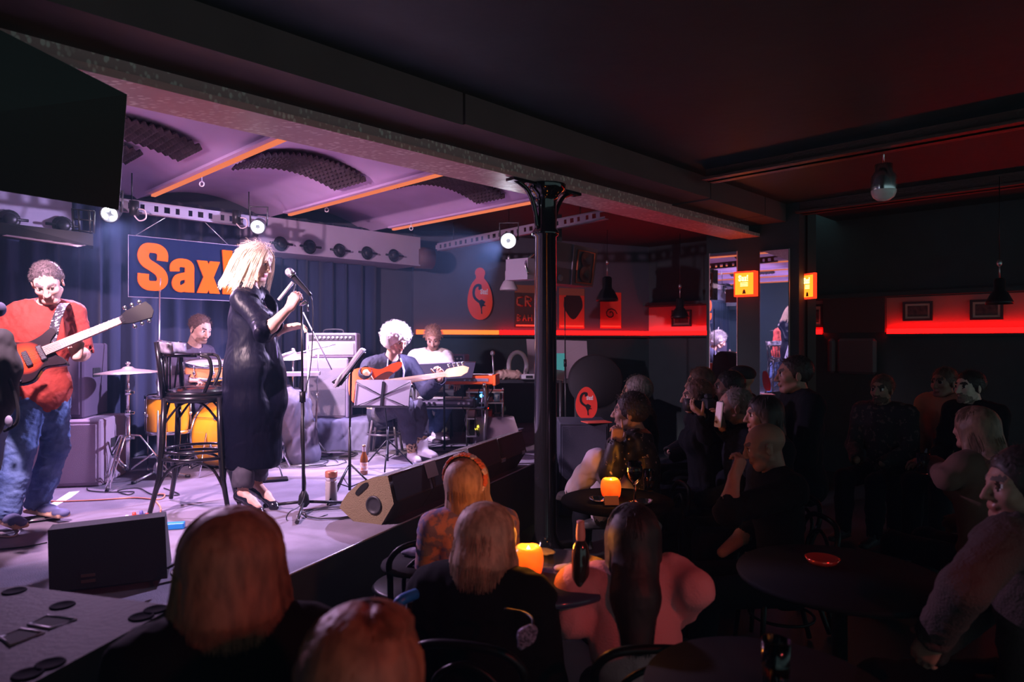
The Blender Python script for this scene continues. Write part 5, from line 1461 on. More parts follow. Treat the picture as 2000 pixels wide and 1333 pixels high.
# two dark PA cabinets at left
def pa(lab, c, w, d, h, yaw, m=m_cab):
    t = thing('speaker_cabinet', lab, 'speaker', c, yaw)
    mb = MB(); mb.box((0, 0, h / 2), (w, d, h), 0, None, .012); mb.build('cabinet', m, t)
    mb = MB(); mb.box((0, -d / 2 - .006, h / 2), (w - .05, .014, h - .06), 0, None, .004); mb.build('front_grille', (mat('grille_dark', (.34, .28, .36), .8, bump=.4, bump_scale=300) if m is m_cab else m), t)
    mb = MB(); mb.box((w / 2 + .003, 0, h * .6), (.01, .13, .07), 0, None, .004); mb.build('side_handle', m_blkp, t)
    return t
yl = math.radians(10)
pa('big dark loudspeaker cabinet standing on the floor of the stage behind the guitarist', (-3.34, 5.22, STZ), .55, .50, .49, yl)
pa('smaller dark loudspeaker stacked on the big cabinet behind the guitarist', (-3.42, 5.26, STZ + .492), .40, .44, .56, yl, mat('cab_dark_violet', (.085, .065, .11), .9))
# ---- wedges
m_wcab = mat('wedge_paint', (.075, .07, .065), .75, bump=.4, bump_scale=160)
m_wolive = mat('wedge_olive', (.22, .17, .09), .8, bump=.4, bump_scale=160)
ang = math.radians(-22.9)   # stage edge direction from +y
W1 = [(0, .07), (.015, .105), (.06, .165), (.136, .228), (.24, .272), (.34, .29), (.382, .13), (.297, 0), (.10, .0)]
wd = P(716, 1022, 4.0)
# local x must run along the stage edge away from the camera, local y from stage inside to the edge
yawE = math.atan2(EDGE_D.y, EDGE_D.x)
wy = yawE - PI   # x axis away-> we mirror below
def place_wedge(lab, s0, length, side_m, sc=1., port=True, hz=1.):
    g = Vector((-1.033, 4.09, 0)) + EDGE_D * s0; x = EDGE_D; y = Vector((EDGE_D.y, -EDGE_D.x, 0))   # y towards the audience
    M = frame(Vector((g.x, g.y, STZ)), x, y, Vector((0, 0, 1)))
    # right-handed check: x cross y = -z, so flip by using profile along y with x forward -> build geometry directly
    t = thing('stage_monitor', lab, 'monitor speaker', (g.x, g.y, STZ))
    def Lc(u, v, z): return x * u + y * v + Vector((0, 0, z))
    n = len(W1); vs = [Lc(0, a * sc, b * sc) for a, b in W1] + [Lc(length, a * sc, b * sc) for a, b in W1]
    mb = MB(); mb.add(vs, [tuple(range(n)), tuple(range(n, 2 * n))[::-1]], 0)
    fs = [(i, i + n, (i + 1) % n + n, (i + 1) % n) for i in range(n)]
    mb.add(vs, fs, 1)
    mb.build('cabinet', [side_m, m_wcab], t)
    # pale tube along the top edge, its highlight put into colour
    mb = MB(); mb.tube([Lc(-.002, .34 * sc, .289 * sc), Lc(length, .34 * sc, .289 * sc)], .004, 6); mb.build('top_edge', mat('edge_pale', (.35, .33, .36), .4, .4), t)
    mb = MB(); a_ = Vector((.0, .02)); 
    q = [Lc(.03, .344 * sc + .003, .28 * sc), Lc(length - .03, .344 * sc + .003, .28 * sc), Lc(length - .03, .379 * sc + .004, .14 * sc), Lc(.03, .379 * sc + .004, .14 * sc)]
    mb.add(q, [(0, 1, 2, 3)], 0); mb.build('rear_panel', m_blkp, t)
    if port:
        T = frame(Lc(-.001, .245 * sc, .11 * sc), y, Vector((0, 0, 1)), -x)
        mb = MB(); mb.lathe([(0, .002), (.02, .004), (.04, .002), (.044, .008), (.052, .008), (.055, 0)], T, 28); mb.build('side_socket', m_blkp, t)
        T = frame(Lc(-.001, 0, 0), y, Vector((0, 0, 1)), -x)
        mb = MB(); mb.prism([(a * sc, b * sc) for a, b in smooth2([(.118, .165), (.125, .185), (.165, .225), (.20, .24), (.205, .22), (.175, .19), (.135, .158)], 4)], .004, T, 0)
        mb.build('grip_recess', mat('recess_black', (.004, .004, .004), .9), t)
    return t
place_wedge('olive-sided stage monitor nearest the singer, with a grip slot and round socket in its side', 0, .455, m_wolive)
place_wedge('dark stage monitor second in the row, with a tape patch on its corner', .465, .505, m_wcab, 1., False)
place_wedge('dark stage monitor third in the row, behind the flower headband', .985, .50, m_wcab, 1.06, False)
place_wedge('far end stage monitor of the row with pale corner pieces, beside the black column', 1.50, .50, m_wcab, 1.06, False)
t = thing('stage_monitor', 'small stage monitor facing the keyboards, behind the end of the monitor row', 'monitor speaker', (P(965, 850, 6.9).x, 6.9, STZ), math.radians(25))
mb = MB(); T = frame((-.15, 0, 0), (0, 1, 0), (0, 0, 1), (1, 0, 0)); mb.prism([(-.2, 0), (-.2, .08), (-.02, .30), (.15, .30), (.2, 0)], .36, T, 0); mb.build('cabinet', m_cab, t)
mb = MB(); mb.lathe([(0, .003), (.03, .003), (.035, 0)], frame((-.152, .05, .14), (0, 1, 0), (0, 0, 1), (-1, 0, 0)), 20); mb.build('side_socket', m_blkp, t)
# front-left upright black monitor and the overturned box
t = thing('stage_monitor', 'black wedge monitor seen from behind at the front left of the stage', 'monitor speaker', (-1.95, 2.95, STZ))
c = [P(93, 1034, 3.03), P(323, 1008, 3.20), P(326, 1140, 3.06), P(97, 1152, 2.88)]
c = [P(93, 1036, 2.92), P(322, 1009, 3.10), P(327, 1140, 2.99), P(96, 1158, 2.82)]
bk = (c[1] - c[0]).cross(Vector((0, 0, 1))).normalized() * -1
dn = .34
top_b = [c[0] + bk * .10, c[1] + bk * .10]; bot_b = [c[3] + bk * dn, c[2] + bk * dn]
for v in (c[2], c[3]): v.z = STZ + .03
for v in bot_b: v.z = STZ + .01
vs = [c[0], c[1], c[2], c[3], top_b[0], top_b[1], bot_b[1], bot_b[0]]
c2b = [c[3] + bk * .06, c[2] + bk * .06]
mb = MB(); mb.add(vs, [(0, 3, 2, 1), (4, 5, 6, 7), (0, 1, 5, 4), (3, 7, 6, 2), (0, 4, 7, 3), (1, 2, 6, 5)], 0); mb.build('cabinet', mat('wedge_black', (.018, .018, .02), .8, bump=.3, bump_scale=200), t, True)
mb = MB(); 
for i in range(3):
    for j in range(2):
        p = c[3].lerp(c[2], .30 + .03 * i) * .82 + c[0].lerp(c[1], .30 + .03 * i) * .18; p = c[0].lerp(c[1], .285 + .035 * i).lerp(c[3].lerp(c[2], .285 + .035 * i), .80 + .09 * j)
        mb = mb; mb.box(p - bk * .002, (.022, .004, .012), 0, (0, 0, math.atan2((c[1] - c[0]).y, (c[1] - c[0]).x)))
mb.build('badge', mat('badge_dim', (.10, .07, .045), .5), t, True)
# lid / board lying at the very front left
q = [P(-5, 1168, 2.15), P(38, 1144, 2.35), P(344, 1182, 2.22), P(60, 1345, 1.62), P(-40, 1345, 1.60)]
zt = .835
def Zp(px, py, z): 
    Y = (HC - z) * FPX / (py - 666); return Vector(((px - 1000) / FPX * Y, Y, z))
q = [Zp(-220, 1175, zt), Zp(38, 1144, zt), Zp(344, 1184, zt), Zp(60, 1336, zt), Zp(-120, 1440, zt), Zp(-420, 1300, zt)]
t = thing('flight_case', 'scuffed dark case with recessed grips lying flat at the front left corner', 'case', (q[2].x - .4, q[2].y - .2, STZ))
n = len(q)
mb = MB(); vs = [v.copy() for v in q] + [Vector((v.x, v.y, STZ + .02)) for v in q]
mb.add(vs, [tuple(range(n))[::-1]] , 0); mb.add(vs, [(i, (i + 1) % n, (i + 1) % n + n, i + n) for i in range(n)], 1)
mb.build('case_body', [mat('case_top', (.010, .009, .016), .7, spec=.2, noise_amt=.5, noise_scale=7, color2=(.018, .016, .026), bump=.15, bump_scale=60), m_blkp], t, True)
for px, py in ((28, 1155), (122, 1183), (304, 1191), (276, 1205), (98, 1297), (54, 1317)):
    p = Zp(px, py, zt + .001); mb = MB(); mb.lathe([(0, .0005), (.024, .0005), (.028, .003), (.031, .003), (.033, 0)], Matrix.Translation(p), 24); mb.build('round_dimple', mat('dimple', (.006, .005, .008), .9, spec=.05), t, True)
for (a1, a2, a3, a4) in (((55, 1220), (92, 1203), (148, 1210), (98, 1228)), ((0, 1245), (40, 1229), (85, 1236), (20, 1262))):
    mb = MB(); pts = [Zp(x, y, zt + .002) for x, y in (a1, a2, a3, a4)]; mb.add(pts, [(0, 1, 2, 3)][::-1], 0); pts2 = smooth_path(pts, 1, True); mb.tube(pts2, .004, 6, 1, True); mb.build('grip_recess', [mat('recess_black', (.004, .004, .004), .9), mat('edge_pale', (.35, .33, .36), .4, .4)], t, True)
# ================================================================== hanging things, walls, pictures
m_orange = mat('sign_orange', (.80, .105, .0), .85, spec=.1, emit=(1., .2, .01), emit_s=0.0)
m_white = mat('letter_white', (.9, .88, .86), .5)
m_acryl = mat('acrylic_smoke', (.008, .014, .05), .35, spec=.12, alpha=.68)
# hanging screen, black, tilted
t = thing('hanging_screen', 'big black flat screen hanging from the beam at the upper left', 'screen', tuple(A(.75, 3.2, 2.2)))
tr = P(248, 184, 2.95); brr = P(232, 410, 3.08); dn = brr - tr; dl = -U1 * 1.15 + Vector((0, 0, .05)); n = dn.cross(dl).normalized()
if n.y < 0: n = -n
c = [tr, tr + dl + Vector((0, 0, .30)), brr + dl, brr]
mb = MB(); vs = c + [v + n * .05 for v in c]; mb.add(vs, [(0, 1, 2, 3), (7, 6, 5, 4), (0, 4, 5, 1), (2, 6, 7, 3), (1, 5, 6, 2), (0, 3, 7, 4)], 0); mb.build('housing', mat('screen_black', (.006, .006, .007), .45), t, True)
mb = MB(); mb.tube([tr + n * .02, brr + n * .02], .006, 6); mb.build('side_edge', mat('edge_lit_grey', (.42, .40, .48), .4), t, True)  # pale tube paints the lamp light along the screen's edge
mb = MB(); m_ = (c[0] + c[1]) / 2; mb.box(m_ + Vector((0, .03, .05)), (.12, .05, .10), 0, (0, 0, AZ)); mb.build('ceiling_mount', m_blk, t, True)
# perforated black shelf hanging under the screen's line
t = thing('hanging_rack', 'black perforated steel rack hanging at the left edge below the screen', 'rack', tuple(P(80, 450, 4.6)))
def rk(px, py, Y=4.6): return P(px, py, Y)
mb = MB()
def slab(mb, pts, th):
    vs = [Vector(p) for p in pts] + [Vector(p) + Vector(th) for p in pts]; n = len(pts)
    mb.add(vs, [tuple(range(n)), tuple(range(n, 2 * n))[::-1]] + [(i, i + n, (i + 1) % n + n, (i + 1) % n) for i in range(n)], 0)
q = [P(-40, 430, 4.55), P(0, 434, 4.6), P(182, 456, 4.95), P(182, 480, 4.95), P(0, 458, 4.6), P(-40, 454, 4.55)]
slab(mb, q, (-.10, .16, 0)); mb.build('shelf', m_blk, t, True)
for a_, b_ in (((141, 407), (144, 450)), ((153, 408), (156, 453)), ((174, 411), (177, 456)), ((184, 412), (183, 456))):
    mb = MB(); mb.tube([P(*a_, 4.93), P(*b_, 4.93)], .009, 4); mb.build('upright', m_blk, t, True)
for y_ in (411, 430, 452):
    mb = MB(); mb.tube([P(141, y_ - 3, 4.93), P(184, y_ + 1, 4.93)], .006, 4); mb.build('cross_bar', m_blk, t, True)
mb = MB(); q = [P(4, 461, 4.5), P(30, 456, 4.9), P(182, 478, 5.1), P(150, 482, 4.7)]; mb.add(q + [v + Vector((0, 0, .004)) for v in q], [(0, 1, 2, 3), (7, 6, 5, 4)]); mb.build('underside_plate', mat('rack_lit_pink', (.50, .36, .40), .6), t, True)  # pink plate paints the light on the rack's underside
for i in range(4):
    c_ = q[0].lerp(q[1], .5).lerp(q[3].lerp(q[2], .5), .14 + .24 * i); mb = MB(); mb.lathe([(0, -.006), (.055, -.006), (.055, -.002)], Matrix.Translation(c_), 20); mb.build('round_hole', mat('recess_black', (.004, .004, .004), .9), t, True)
# speaker-on connectors on the bulkheads
def knob(c, n_, lab):
    t = thing('wall_connector', lab, 'connector', tuple(c), group='round wall fixtures on the grey bulkhead')
    T = look((0, 0, 0), n_)
    mb = MB(); mb.lathe([(0, .05), (.035, .05), (.05, .03), (.05, 0), (.075, 0)], T, 16); mb.build('ring', m_blk, t)
    mb = MB(); mb.tube([T @ Vector((-.12, 0, .02)), T @ Vector((.12, 0, .02))], .012, 6); mb.build('cross_handle', m_blk, t)
def onb(px, b):
    x = (px - 1000) / FPX; return b / (-x * U1.y + U1.x)
for px, py in ((548, 476), (605, 482), (663, 489), (717, 494), (769, 499)):
    knob(P(px, py, onb(px, 6.44)), -U2, 'round black cleat fixture on the right bulkhead, ' + {548: 'nearest the singer', 605: 'second from the singer', 663: 'middle of the five', 717: 'fourth from the singer', 769: 'last, at the column end'}[px])
for px, py in ((18, 428), (122, 440)):
    knob(P(px, py, onb(px, 6.44)), -U2, 'round black cleat fixture on the left bulkhead, ' + ('at the picture edge' if px < 50 else 'beside the rack uprights'))
# conduit at the bulkhead end
t = thing('ventilation_pipe', 'short dark round pipe with a pale rim at the end of the bulkhead', 'pipe', tuple(A(5.15, 6.5, 2.62)))
mb = MB(); mb.cyl(A(5.02, 6.55, 2.60), A(5.22, 6.50, 2.60), .13, n=28); mb.build('pipe_body', mat('pipe_brown', (.10, .05, .05), .6), t, True)
mb = MB(); mb.tube([A(5.23, 6.5, 2.60) + U2 * (.13 * math.cos(a)) + Vector((0, 0, .13 * math.sin(a))) for a in [i * PI / 14 - PI / 2 + .5 for i in range(12)]], .008, 6); mb.build('pale_rim', m_white, t, True)
# perforated truss channel at the back, with hanging sign
def truss(name, lab, p, q, h, hang=None):
    t = thing(name, lab, 'truss', tuple((p + q) / 2)); d = (q - p); L = d.length; d.normalize(); n_ = int(L / .085)
    up = Vector((0, 0, 1)); y = up.cross(d).normalized()
    mb = MB(); M = frame(p, d, y, up)
    for z in (0, h): mb.tube([p + up * z, q + up * z], .006, 6)
    # web plate with punched windows
    for i in range(n_):
        x0 = L * i / n_; w = L / n_
        mb.box(M @ Vector((x0 + w * .5, 0, h * .12)), (w, .004, h * .24), 0, M.to_euler()); mb.box(M @ Vector((x0 + w * .5, 0, h * .88)), (w, .004, h * .24), 0, M.to_euler())
        mb.box(M @ Vector((x0 + w * .12, 0, h * .5)), (w * (.5 if i % 3 else .8), .004, h * .56), 0, M.to_euler())
    mb.box(M @ Vector((L / 2, .03, 0)), (L, .06, .004), 0, M.to_euler())
    mb.build('channel', mat('galvanised', (.26, .24, .30), .5, .3), t, True)
    for s in (.12, .88):
        mb = MB(); c = p.lerp(q, s) + up * h; mb.tube([c, Vector((c.x, c.y, 2.9))], .005, 6); mb.build('hanger', m_blk, t, True)
    return t
truss('lighting_truss', 'perforated galvanised channel hanging above the sign, carrying two stage lights', A(1.56, 5.80, 2.60), A(2.78, 5.80, 2.60), .09)
truss('cable_tray', 'dim perforated cable tray running from the column over the right end of the stage', A(4.90, 6.0, 2.62), A(4.95, 3.7, 2.70), .08)
# small coiled cable and clamp next to lamps
for px, py, s in ((262, 408, 1), (462, 425, 1)):
    t = thing('truss_clamp', 'black clamp with a loop of pale cable, ' + ('near the left truss lamp' if px < 300 else 'near the right truss lamp'), 'clamp', tuple(P(px, py, onb(px, 5.75))))
    mb = MB(); mb.cyl((0, 0, -.05), (0, 0, .06), .035, n=14); mb.build('clamp_body', m_blk, t)
    mb = MB(); mb.tube(smooth_path([(0, 0, -.05), (.04, 0, -.09), (.09, 0, -.07), (.08, 0, -.01), (.02, 0, .0)], 5), .005, 6); mb.build('cable_loop', mat('cable_pale', (.6, .5, .5), .5), t)
# the sign
sc_ = A(1.737, 6.0, 1.955)
t = thing('hanging_sign', 'smoky blue plate sign with big orange letters Sax! hanging over the drummer', 'sign', tuple(sc_))
TS = frame(sc_, U1, Vector((0, 0, 1)), -U2)
mb = MB(); mb.prism([(0, 0), (.93, 0), (.93, .49), (0, .49)], .012, TS); mb.build('plate', m_acryl, t, True)
mb = MB(); w_ = wordmark(mb, 'Sax!', TS @ Matrix.Translation((.072, .055, .012)), .385, .014, squeeze=1.05); mb.build('letters', m_orange, t, True)
mb = MB(); mb.tube([TS @ Vector(v) for v in ((0, 0, .006), (.93, 0, .006), (.93, .49, .006), (0, .49, .006))], .004, 4, 0, True); mb.build('plate_edge', mat('plate_edge', (.7, .6, .75), .3), t, True)
for a_, b_ in ((.05, .26), (.80, .55)):
    mb = MB(); mb.tube([TS @ Vector((a_, .49, .006)), TS @ Vector((b_, .66, .1))], .0035, 5); mb.build('wire', m_steel, t, True)
# egg signs with the heron-like crooked neck figure
def egg(lab, T, w, h, knobtop, m=m_orange, tt='wall_sign', base_flat=False):
    if m is m_orange: m = mat('egg_orange', (1.0, .10, .03), .6)
    t = thing(tt, lab, 'sign', tuple(T.translation))
    pts = [(w / 2 * math.cos(a) * (1 - .14 * math.sin(a)), h / 2 * math.sin(a)) for a in [2 * PI * i / 40 for i in range(40)]]
    if base_flat: pts = [(x, max(y, -h * .44)) for x, y in pts]
    mb = MB(); mb.prism(pts, .02, T)
    if knobtop:
        mb.prism([(.20 * w * math.cos(a), h * .60 + .20 * w * math.sin(a)) for a in [2 * PI * i / 20 for i in range(20)]], .0205, T); mb.prism([(-.15 * w, h * .40), (.15 * w, h * .40), (.17 * w, h * .6), (-.17 * w, h * .6)], .0202, T)
        mb.prism([(-.3 * w, h * .36), (.3 * w, h * .36), (.13 * w, h * .5), (-.13 * w, h * .5)], .0203, T)
    mb.build('board', m, t, True)
    mb = MB(); T2 = T @ Matrix.Translation((0, 0, .0215))
    nk = smooth2([(-.02, .20), (-.02, .30), (-.14, .30), (-.24, .24), (-.28, .13), (-.24, .02), (-.10, -.06), (.02, -.10), (.07, -.16)], 4, False)
    wd_ = [.13 * w if i < 5 else .10 * w for i in range(len(nk))]
    L, R = stroke2d([(x * w, y * h) for x, y in nk], wd_)
    for i in range(len(nk) - 1): mb.prism([L[i], L[i + 1], R[i + 1], R[i]][::-1], .002 + i * 1e-5, T2)
    mb.prism([(-.10 * w, -.06 * h), (.06 * w, -.02 * h), (.20 * w, -.08 * h), (.14 * w, -.14 * h), (.24 * w, -.17 * h), (.09 * w, -.18 * h), (.03 * w, -.26 * h), (-.02 * w, -.17 * h)], .003, T2)
    mb.prism([(.02 * w, -.18 * h), (.05 * w, -.18 * h), (.075 * w, -.36 * h), (.03 * w, -.36 * h)], .0035, T2)
    mb.build('crooked_figure', mat('figure_black', (.012, .01, .012), .6), t, True)
    mb = MB(); wordmark(mb, 'Sax!', T2 @ Matrix.Translation((.0 * w, .10 * h, 0)), .13 * h, .002, squeeze=.72 * w / h * 1.75); mb.build('lettering', m_white, t, True)
pc = P(936, 584, 9.2)
tW = 1.55
def on_side(px, py, out=.03):
    x = (px - 1000) / FPX; s_ = (x * BK.y - BK.x) / (DS.x - x * DS.y); p = SW(s_, out); return P(px, py, p.y)
TE = frame(on_side(937, 583, .03), DS, Vector((0, 0, 1)), NS)
egg('orange egg-shaped board with a knob on top and Sax! lettering, on the grey wall', TE, .345, .56, True)
# posters
def poster(lab, px0, px1, py0, py1, base, dark, kind):
    a_, b_ = on_side(px0, py1, .006), on_side(px1, py1, .006); w = (b_ - a_).length; z0 = a_.z; z1 = on_side(px0, py0, .006).z; h = z1 - z0
    T = frame(Vector((a_.x, a_.y, z0)), DS, Vector((0, 0, 1)), NS)
    t = thing('poster', lab, 'poster', tuple(T.translation), group='concert posters on the side wall')
    mb = MB(); mb.prism([(0, 0), (w, 0), (w, h), (0, h)], .004, T); mb.build('sheet', base, t, True)
    mb = MB(); T2 = T @ Matrix.Translation((0, 0, .0045))
    if kind == 'face':
        mb.prism([(w * (.55 + .38 * math.cos(q)), h * (.58 + .30 * math.sin(q) * (1 + .2 * math.sin(3 * q)))) for q in [2 * PI * i / 24 for i in range(24)]], .001, T2)
    elif kind == 'swirl':
        mb.tube([T2 @ Vector((w * (.5 + (.30 - .02 * i) * math.cos(i * .7)), h * (.40 + (.16 - .009 * i) * math.sin(i * .7)), 0)) for i in range(14)], .008, 4)
    else:
        # block capitals GR / BAND-like strokes of the photo: two rows of letters
        def row(txt, x, y, hh, sp):
            for ch in txt:
                ww = hh * .6
                seg = {'C': [((1, .95), (0, .8)), ((0, .8), (0, .2)), ((0, .2), (1, .05))], 'R': [((0, 0), (0, 1)), ((0, 1), (1, .85)), ((1, .85), (1, .6)), ((1, .6), (0, .5)), ((.3, .5), (1, 0))],
                       'B': [((0, 0), (0, 1)), ((0, 1), (1, .8)), ((1, .75), (0, .5)), ((0, .5), (1, .25)), ((1, .25), (0, 0))], 'A': [((0, 0), (.5, 1)), ((.5, 1), (1, 0)), ((.2, .4), (.8, .4))],
                       'O': [((0, .2), (0, .8)), ((0, .8), (.5, 1)), ((.5, 1), (1, .8)), ((1, .8), (1, .2)), ((1, .2), (.5, 0)), ((.5, 0), (0, .2))], 'H': [((0, 0), (0, 1)), ((1, 0), (1, 1)), ((0, .5), (1, .5))],
                       'N': [((0, 0), (0, 1)), ((0, 1), (1, 0)), ((1, 0), (1, 1))], 'D': [((0, 0), (0, 1)), ((0, 1), (1, .7)), ((1, .7), (1, .3)), ((1, .3), (0, 0))]}[ch]
                for (x0, y0), (x1, y1) in seg: mb.tube([T2 @ Vector((x + x0 * ww, y + y0 * hh, 0)), T2 @ Vector((x + x1 * ww, y + y1 * hh, 0))], hh * .11, 4)
                x += ww * sp
        row('CR', w * .08, h * .50, h * .24, 1.5); mb.build('headline', dark, t, True); mb = MB(); row('BAH', w * .08, h * .16, h * .15, 1.6)
    mb.build('print', dark, t, True)
    if kind in ('face', 'text'):
        mb = MB(); mb.prism([(0, h * .82), (w, h * .82), (w, h), (0, h)], .0015, T2); mb.build('top_band', mat('poster_brown', (.30, .11, .06), .6), t, True)
    mb = MB(); mb.prism([(w * .04, h * .035), (w * .96, h * .035), (w * .96, h * .075), (w * .04, h * .075)], .0015, T2); mb.build('bottom_line', mat('poster_line', (.95, .45, .2), .6), t, True)
mp_dark = mat('poster_dark', (.07, .035, .03), .6); mp_red = mat('poster_red', (.72, .06, .03), .5); mp_ink = mat('poster_ink', (.02, .01, .01), .6); mp_rb = mat('poster_redbrown', (.42, .07, .03), .5)
poster('dark poster with big brown capitals, left of the black column', 1005, 1066, 556, 640, mp_dark, mp_rb, 'text')
poster('red poster with a dark face, right of the black column', 1092, 1141, 562, 641, mp_red, mp_ink, 'face')
poster('red poster with a thin swirl drawing, rightmost of the row', 1172, 1213, 570, 641, mp_red, mp_ink, 'swirl')
# pendant lamp shades in front of the wall
def shade_lamp(lab, top, bottom_px, Y, rad, m, lit=False):
    c = P(*bottom_px, Y); t = thing('pendant_lamp', lab, 'lamp', (c.x, c.y, c.z))
    mb = MB(); mb.lathe([(rad, 0), (rad * .97, rad * .25), (rad * .62, rad * .95), (rad * .42, rad * 1.15), (rad * .42, rad * 2.05), (rad * .3, rad * 2.2), (0, rad * 2.2)], n=28); o = mb.build('lamp_shade', m, t); md = o.modifiers.new('t', 'SOLIDIFY'); md.thickness = .004
    mb = MB(); mb.tube([(0, 0, rad * 2.2), (0, 0, rad * 3.6)], .006, 6); mb.ell((0, 0, rad * 3.5), (.02, .02, .03)); mb.build('cord', m_steel, t)
    mb = MB(); mb.tube([(0, 0, rad * 3.5), (0, 0, 3.0 - c.z)], .004, 5); mb.build('ceiling_cord', m_blk, t)
    mb = MB(); mb.ell((0, 0, rad * .5), (rad * .4,) * 3); mb.build('bulb', m_white, t)
shade_lamp('grey metal pendant lamp shade hanging left of the black column, unlit', None, (994, 567), 7.3, .098, mat('shade_grey', (.42, .40, .46), .45))
shade_lamp('black pendant shade hanging in front of the rightmost poster', None, (1186, 588), 8.6, .14, m_blk)
shade_lamp('black pendant shade hanging in front of the first framed picture', None, (1328, 622), 8.9, .12, m_blk)
shade_lamp('black pendant shade hanging at the far right before the framed pictures', None, (1952, 594), 5.8, .10, m_blk)
# wall loudspeakers
def wall_speaker(lab, pts, Y0, Y1, front_m, T0=None):
    t = thing('wall_loudspeaker', lab, 'speaker', tuple(P(pts[0][0], pts[0][1], Y0)))
    a_, b_, c_, d_ = [P(p[0], p[1], y) for p, y in zip(pts, (Y0, Y1, Y1, Y0))]
    n = (b_ - a_).cross(d_ - a_).normalized(); n = n if n.y > 0 else -n
    vs = [a_, b_, c_, d_] + [v + n * .28 for v in (a_, b_, c_, d_)]
    mb = MB(); mb.add(vs, [(0, 1, 2, 3), (7, 6, 5, 4), (0, 4, 5, 1), (1, 5, 6, 2), (2, 6, 7, 3), (3, 7, 4, 0)]); mb.build('cabinet', front_m, t, True)
    return t, (a_, b_, c_, d_), n
t, (a_, b_, c_, d_), n = wall_speaker('grey loudspeaker with an orange-framed grille, hanging right of the black column', ((1086, 470), (1168, 487), (1158, 560), (1084, 553)), 6.9, 7.3, mat('speaker_grey', (.085, .075, .095), .6))
bl = lambda u, v, o=0: (a_.lerp(b_, u)).lerp(d_.lerp(c_, u), v) - n * o
mb = MB(); fr = [bl(.52, .12, .006), bl(.93, .12, .006), bl(.93, .93, .006), bl(.52, .93, .006)]
mb.tube(fr, .012, 4, 0, True); mb.build('grille_frame', mat('frame_orange', (.38, .08, .03), .5), t, True)
for v_ in (.32, .70):
    T = look(bl(.73, v_, .004), -n); mb = MB(); mb.lathe([(0, -.01), (.035, .002), (.07, .012), (.085, .012)], T, 24); mb.build('driver', mat('driver_dark', (.03, .02, .025), .5), t, True)
mb = MB(); T = look(bl(.12, .86, .004), -n); mb.lathe([(0, .01), (.03, .012), (.035, 0)], T, 16); mb.build('corner_knob', mat('knob_grey', (.2, .18, .22), .5), t, True)
mb = MB(); mb.tube([bl(.40, 0, .006), bl(.40, 1, .006)], .008, 4); mb.build('pale_edge', mat('edge_mauve', (.30, .27, .36), .5), t, True)
mb = MB(); mb.box(bl(.3, -.15, -.15), (.05, .05, .5)); mb.build('ceiling_bracket', m_blk, t, True)
t, _, _ = wall_speaker('small pale loudspeaker on a curved bracket just left of the black column', ((1031, 503), (1050, 506), (1048, 547), (1030, 545)), 6.3, 6.4, mat('speaker_pale', (.30, .28, .36), .6))
mb = MB(); mb.tube(smooth_path([P(1031, 535, 6.3), P(1026, 515, 6.3), P(1034, 503, 6.35), P(1044, 495, 6.4)], 4), .010, 6); mb.build('bracket', m_chrome, t, True)
# ---- mirrored column
MN = Vector((.659, .752, 0)).normalized(); MD = Vector((MN.y, -MN.x, 0)); MC = 7.38
def on_mir(px, out=0., z=0.):
    x = (px - 1000) / FPX; Y = MC / (x * MN.x + MN.y); p = Vector((x * Y, Y, 0)) - MN * out; return Vector((p.x, p.y, z))
m_mirror = mat('mirror_glass', (.80, .80, .84), .0, 1., spec=.5)
def mbox(mb, px0, px1, o0, o1, z0, z1, mi=0):
    a_, b_ = on_mir(px0), on_mir(px1); c = (a_ + b_) / 2 - MN * (o0 + o1) / 2
    mb.box((c.x, c.y, (z0 + z1) / 2), ((b_ - a_).length, abs(o1 - o0), z1 - z0), mi, (0, 0, math.atan2(MD.y, MD.x)))
mb = MB(); mbox(mb, 1379, 1560, -.30, -.012, 0, 3.06); struct(mb, 'pillar_mirrored', m_black)
for px0, px1, z1, lab in ((1387, 1439, 2.60, 'tall mirror strip left of the lit lamp, reflecting the bass player'), (1486, 1541, 2.575, 'tall mirror strip right of the lit lamp, reflecting the guitarist')):
    t = thing('mirror', lab, 'mirror', tuple(on_mir((px0 + px1) / 2, 0, .98)))
    a_, b_ = on_mir(px0), on_mir(px1); c = (a_ + b_) / 2 + MN * (-.02 if px0 > 1400 else -.002)
    mb = MB(); mb.box((c.x, c.y, (.98 + z1) / 2), ((b_ - a_).length, .008, z1 - .98), 0, (0, 0, math.atan2(MD.y, MD.x) + (.012 if px0 > 1400 else 0))); mb.build('glass', m_mirror, t, True)
    mb = MB(); mbox(mb, px0 - 1.5, px0, -.01, .006, .98, z1 + .005); mb.build('left_edge', mat('mirror_edge', (.75, .7, .8), .3), t, True)
    mb = MB(); mbox(mb, px1, px1 + 1, -.01, .006, .98, z1 + .005); mb.build('right_edge', MATS['mirror_edge'], t, True)
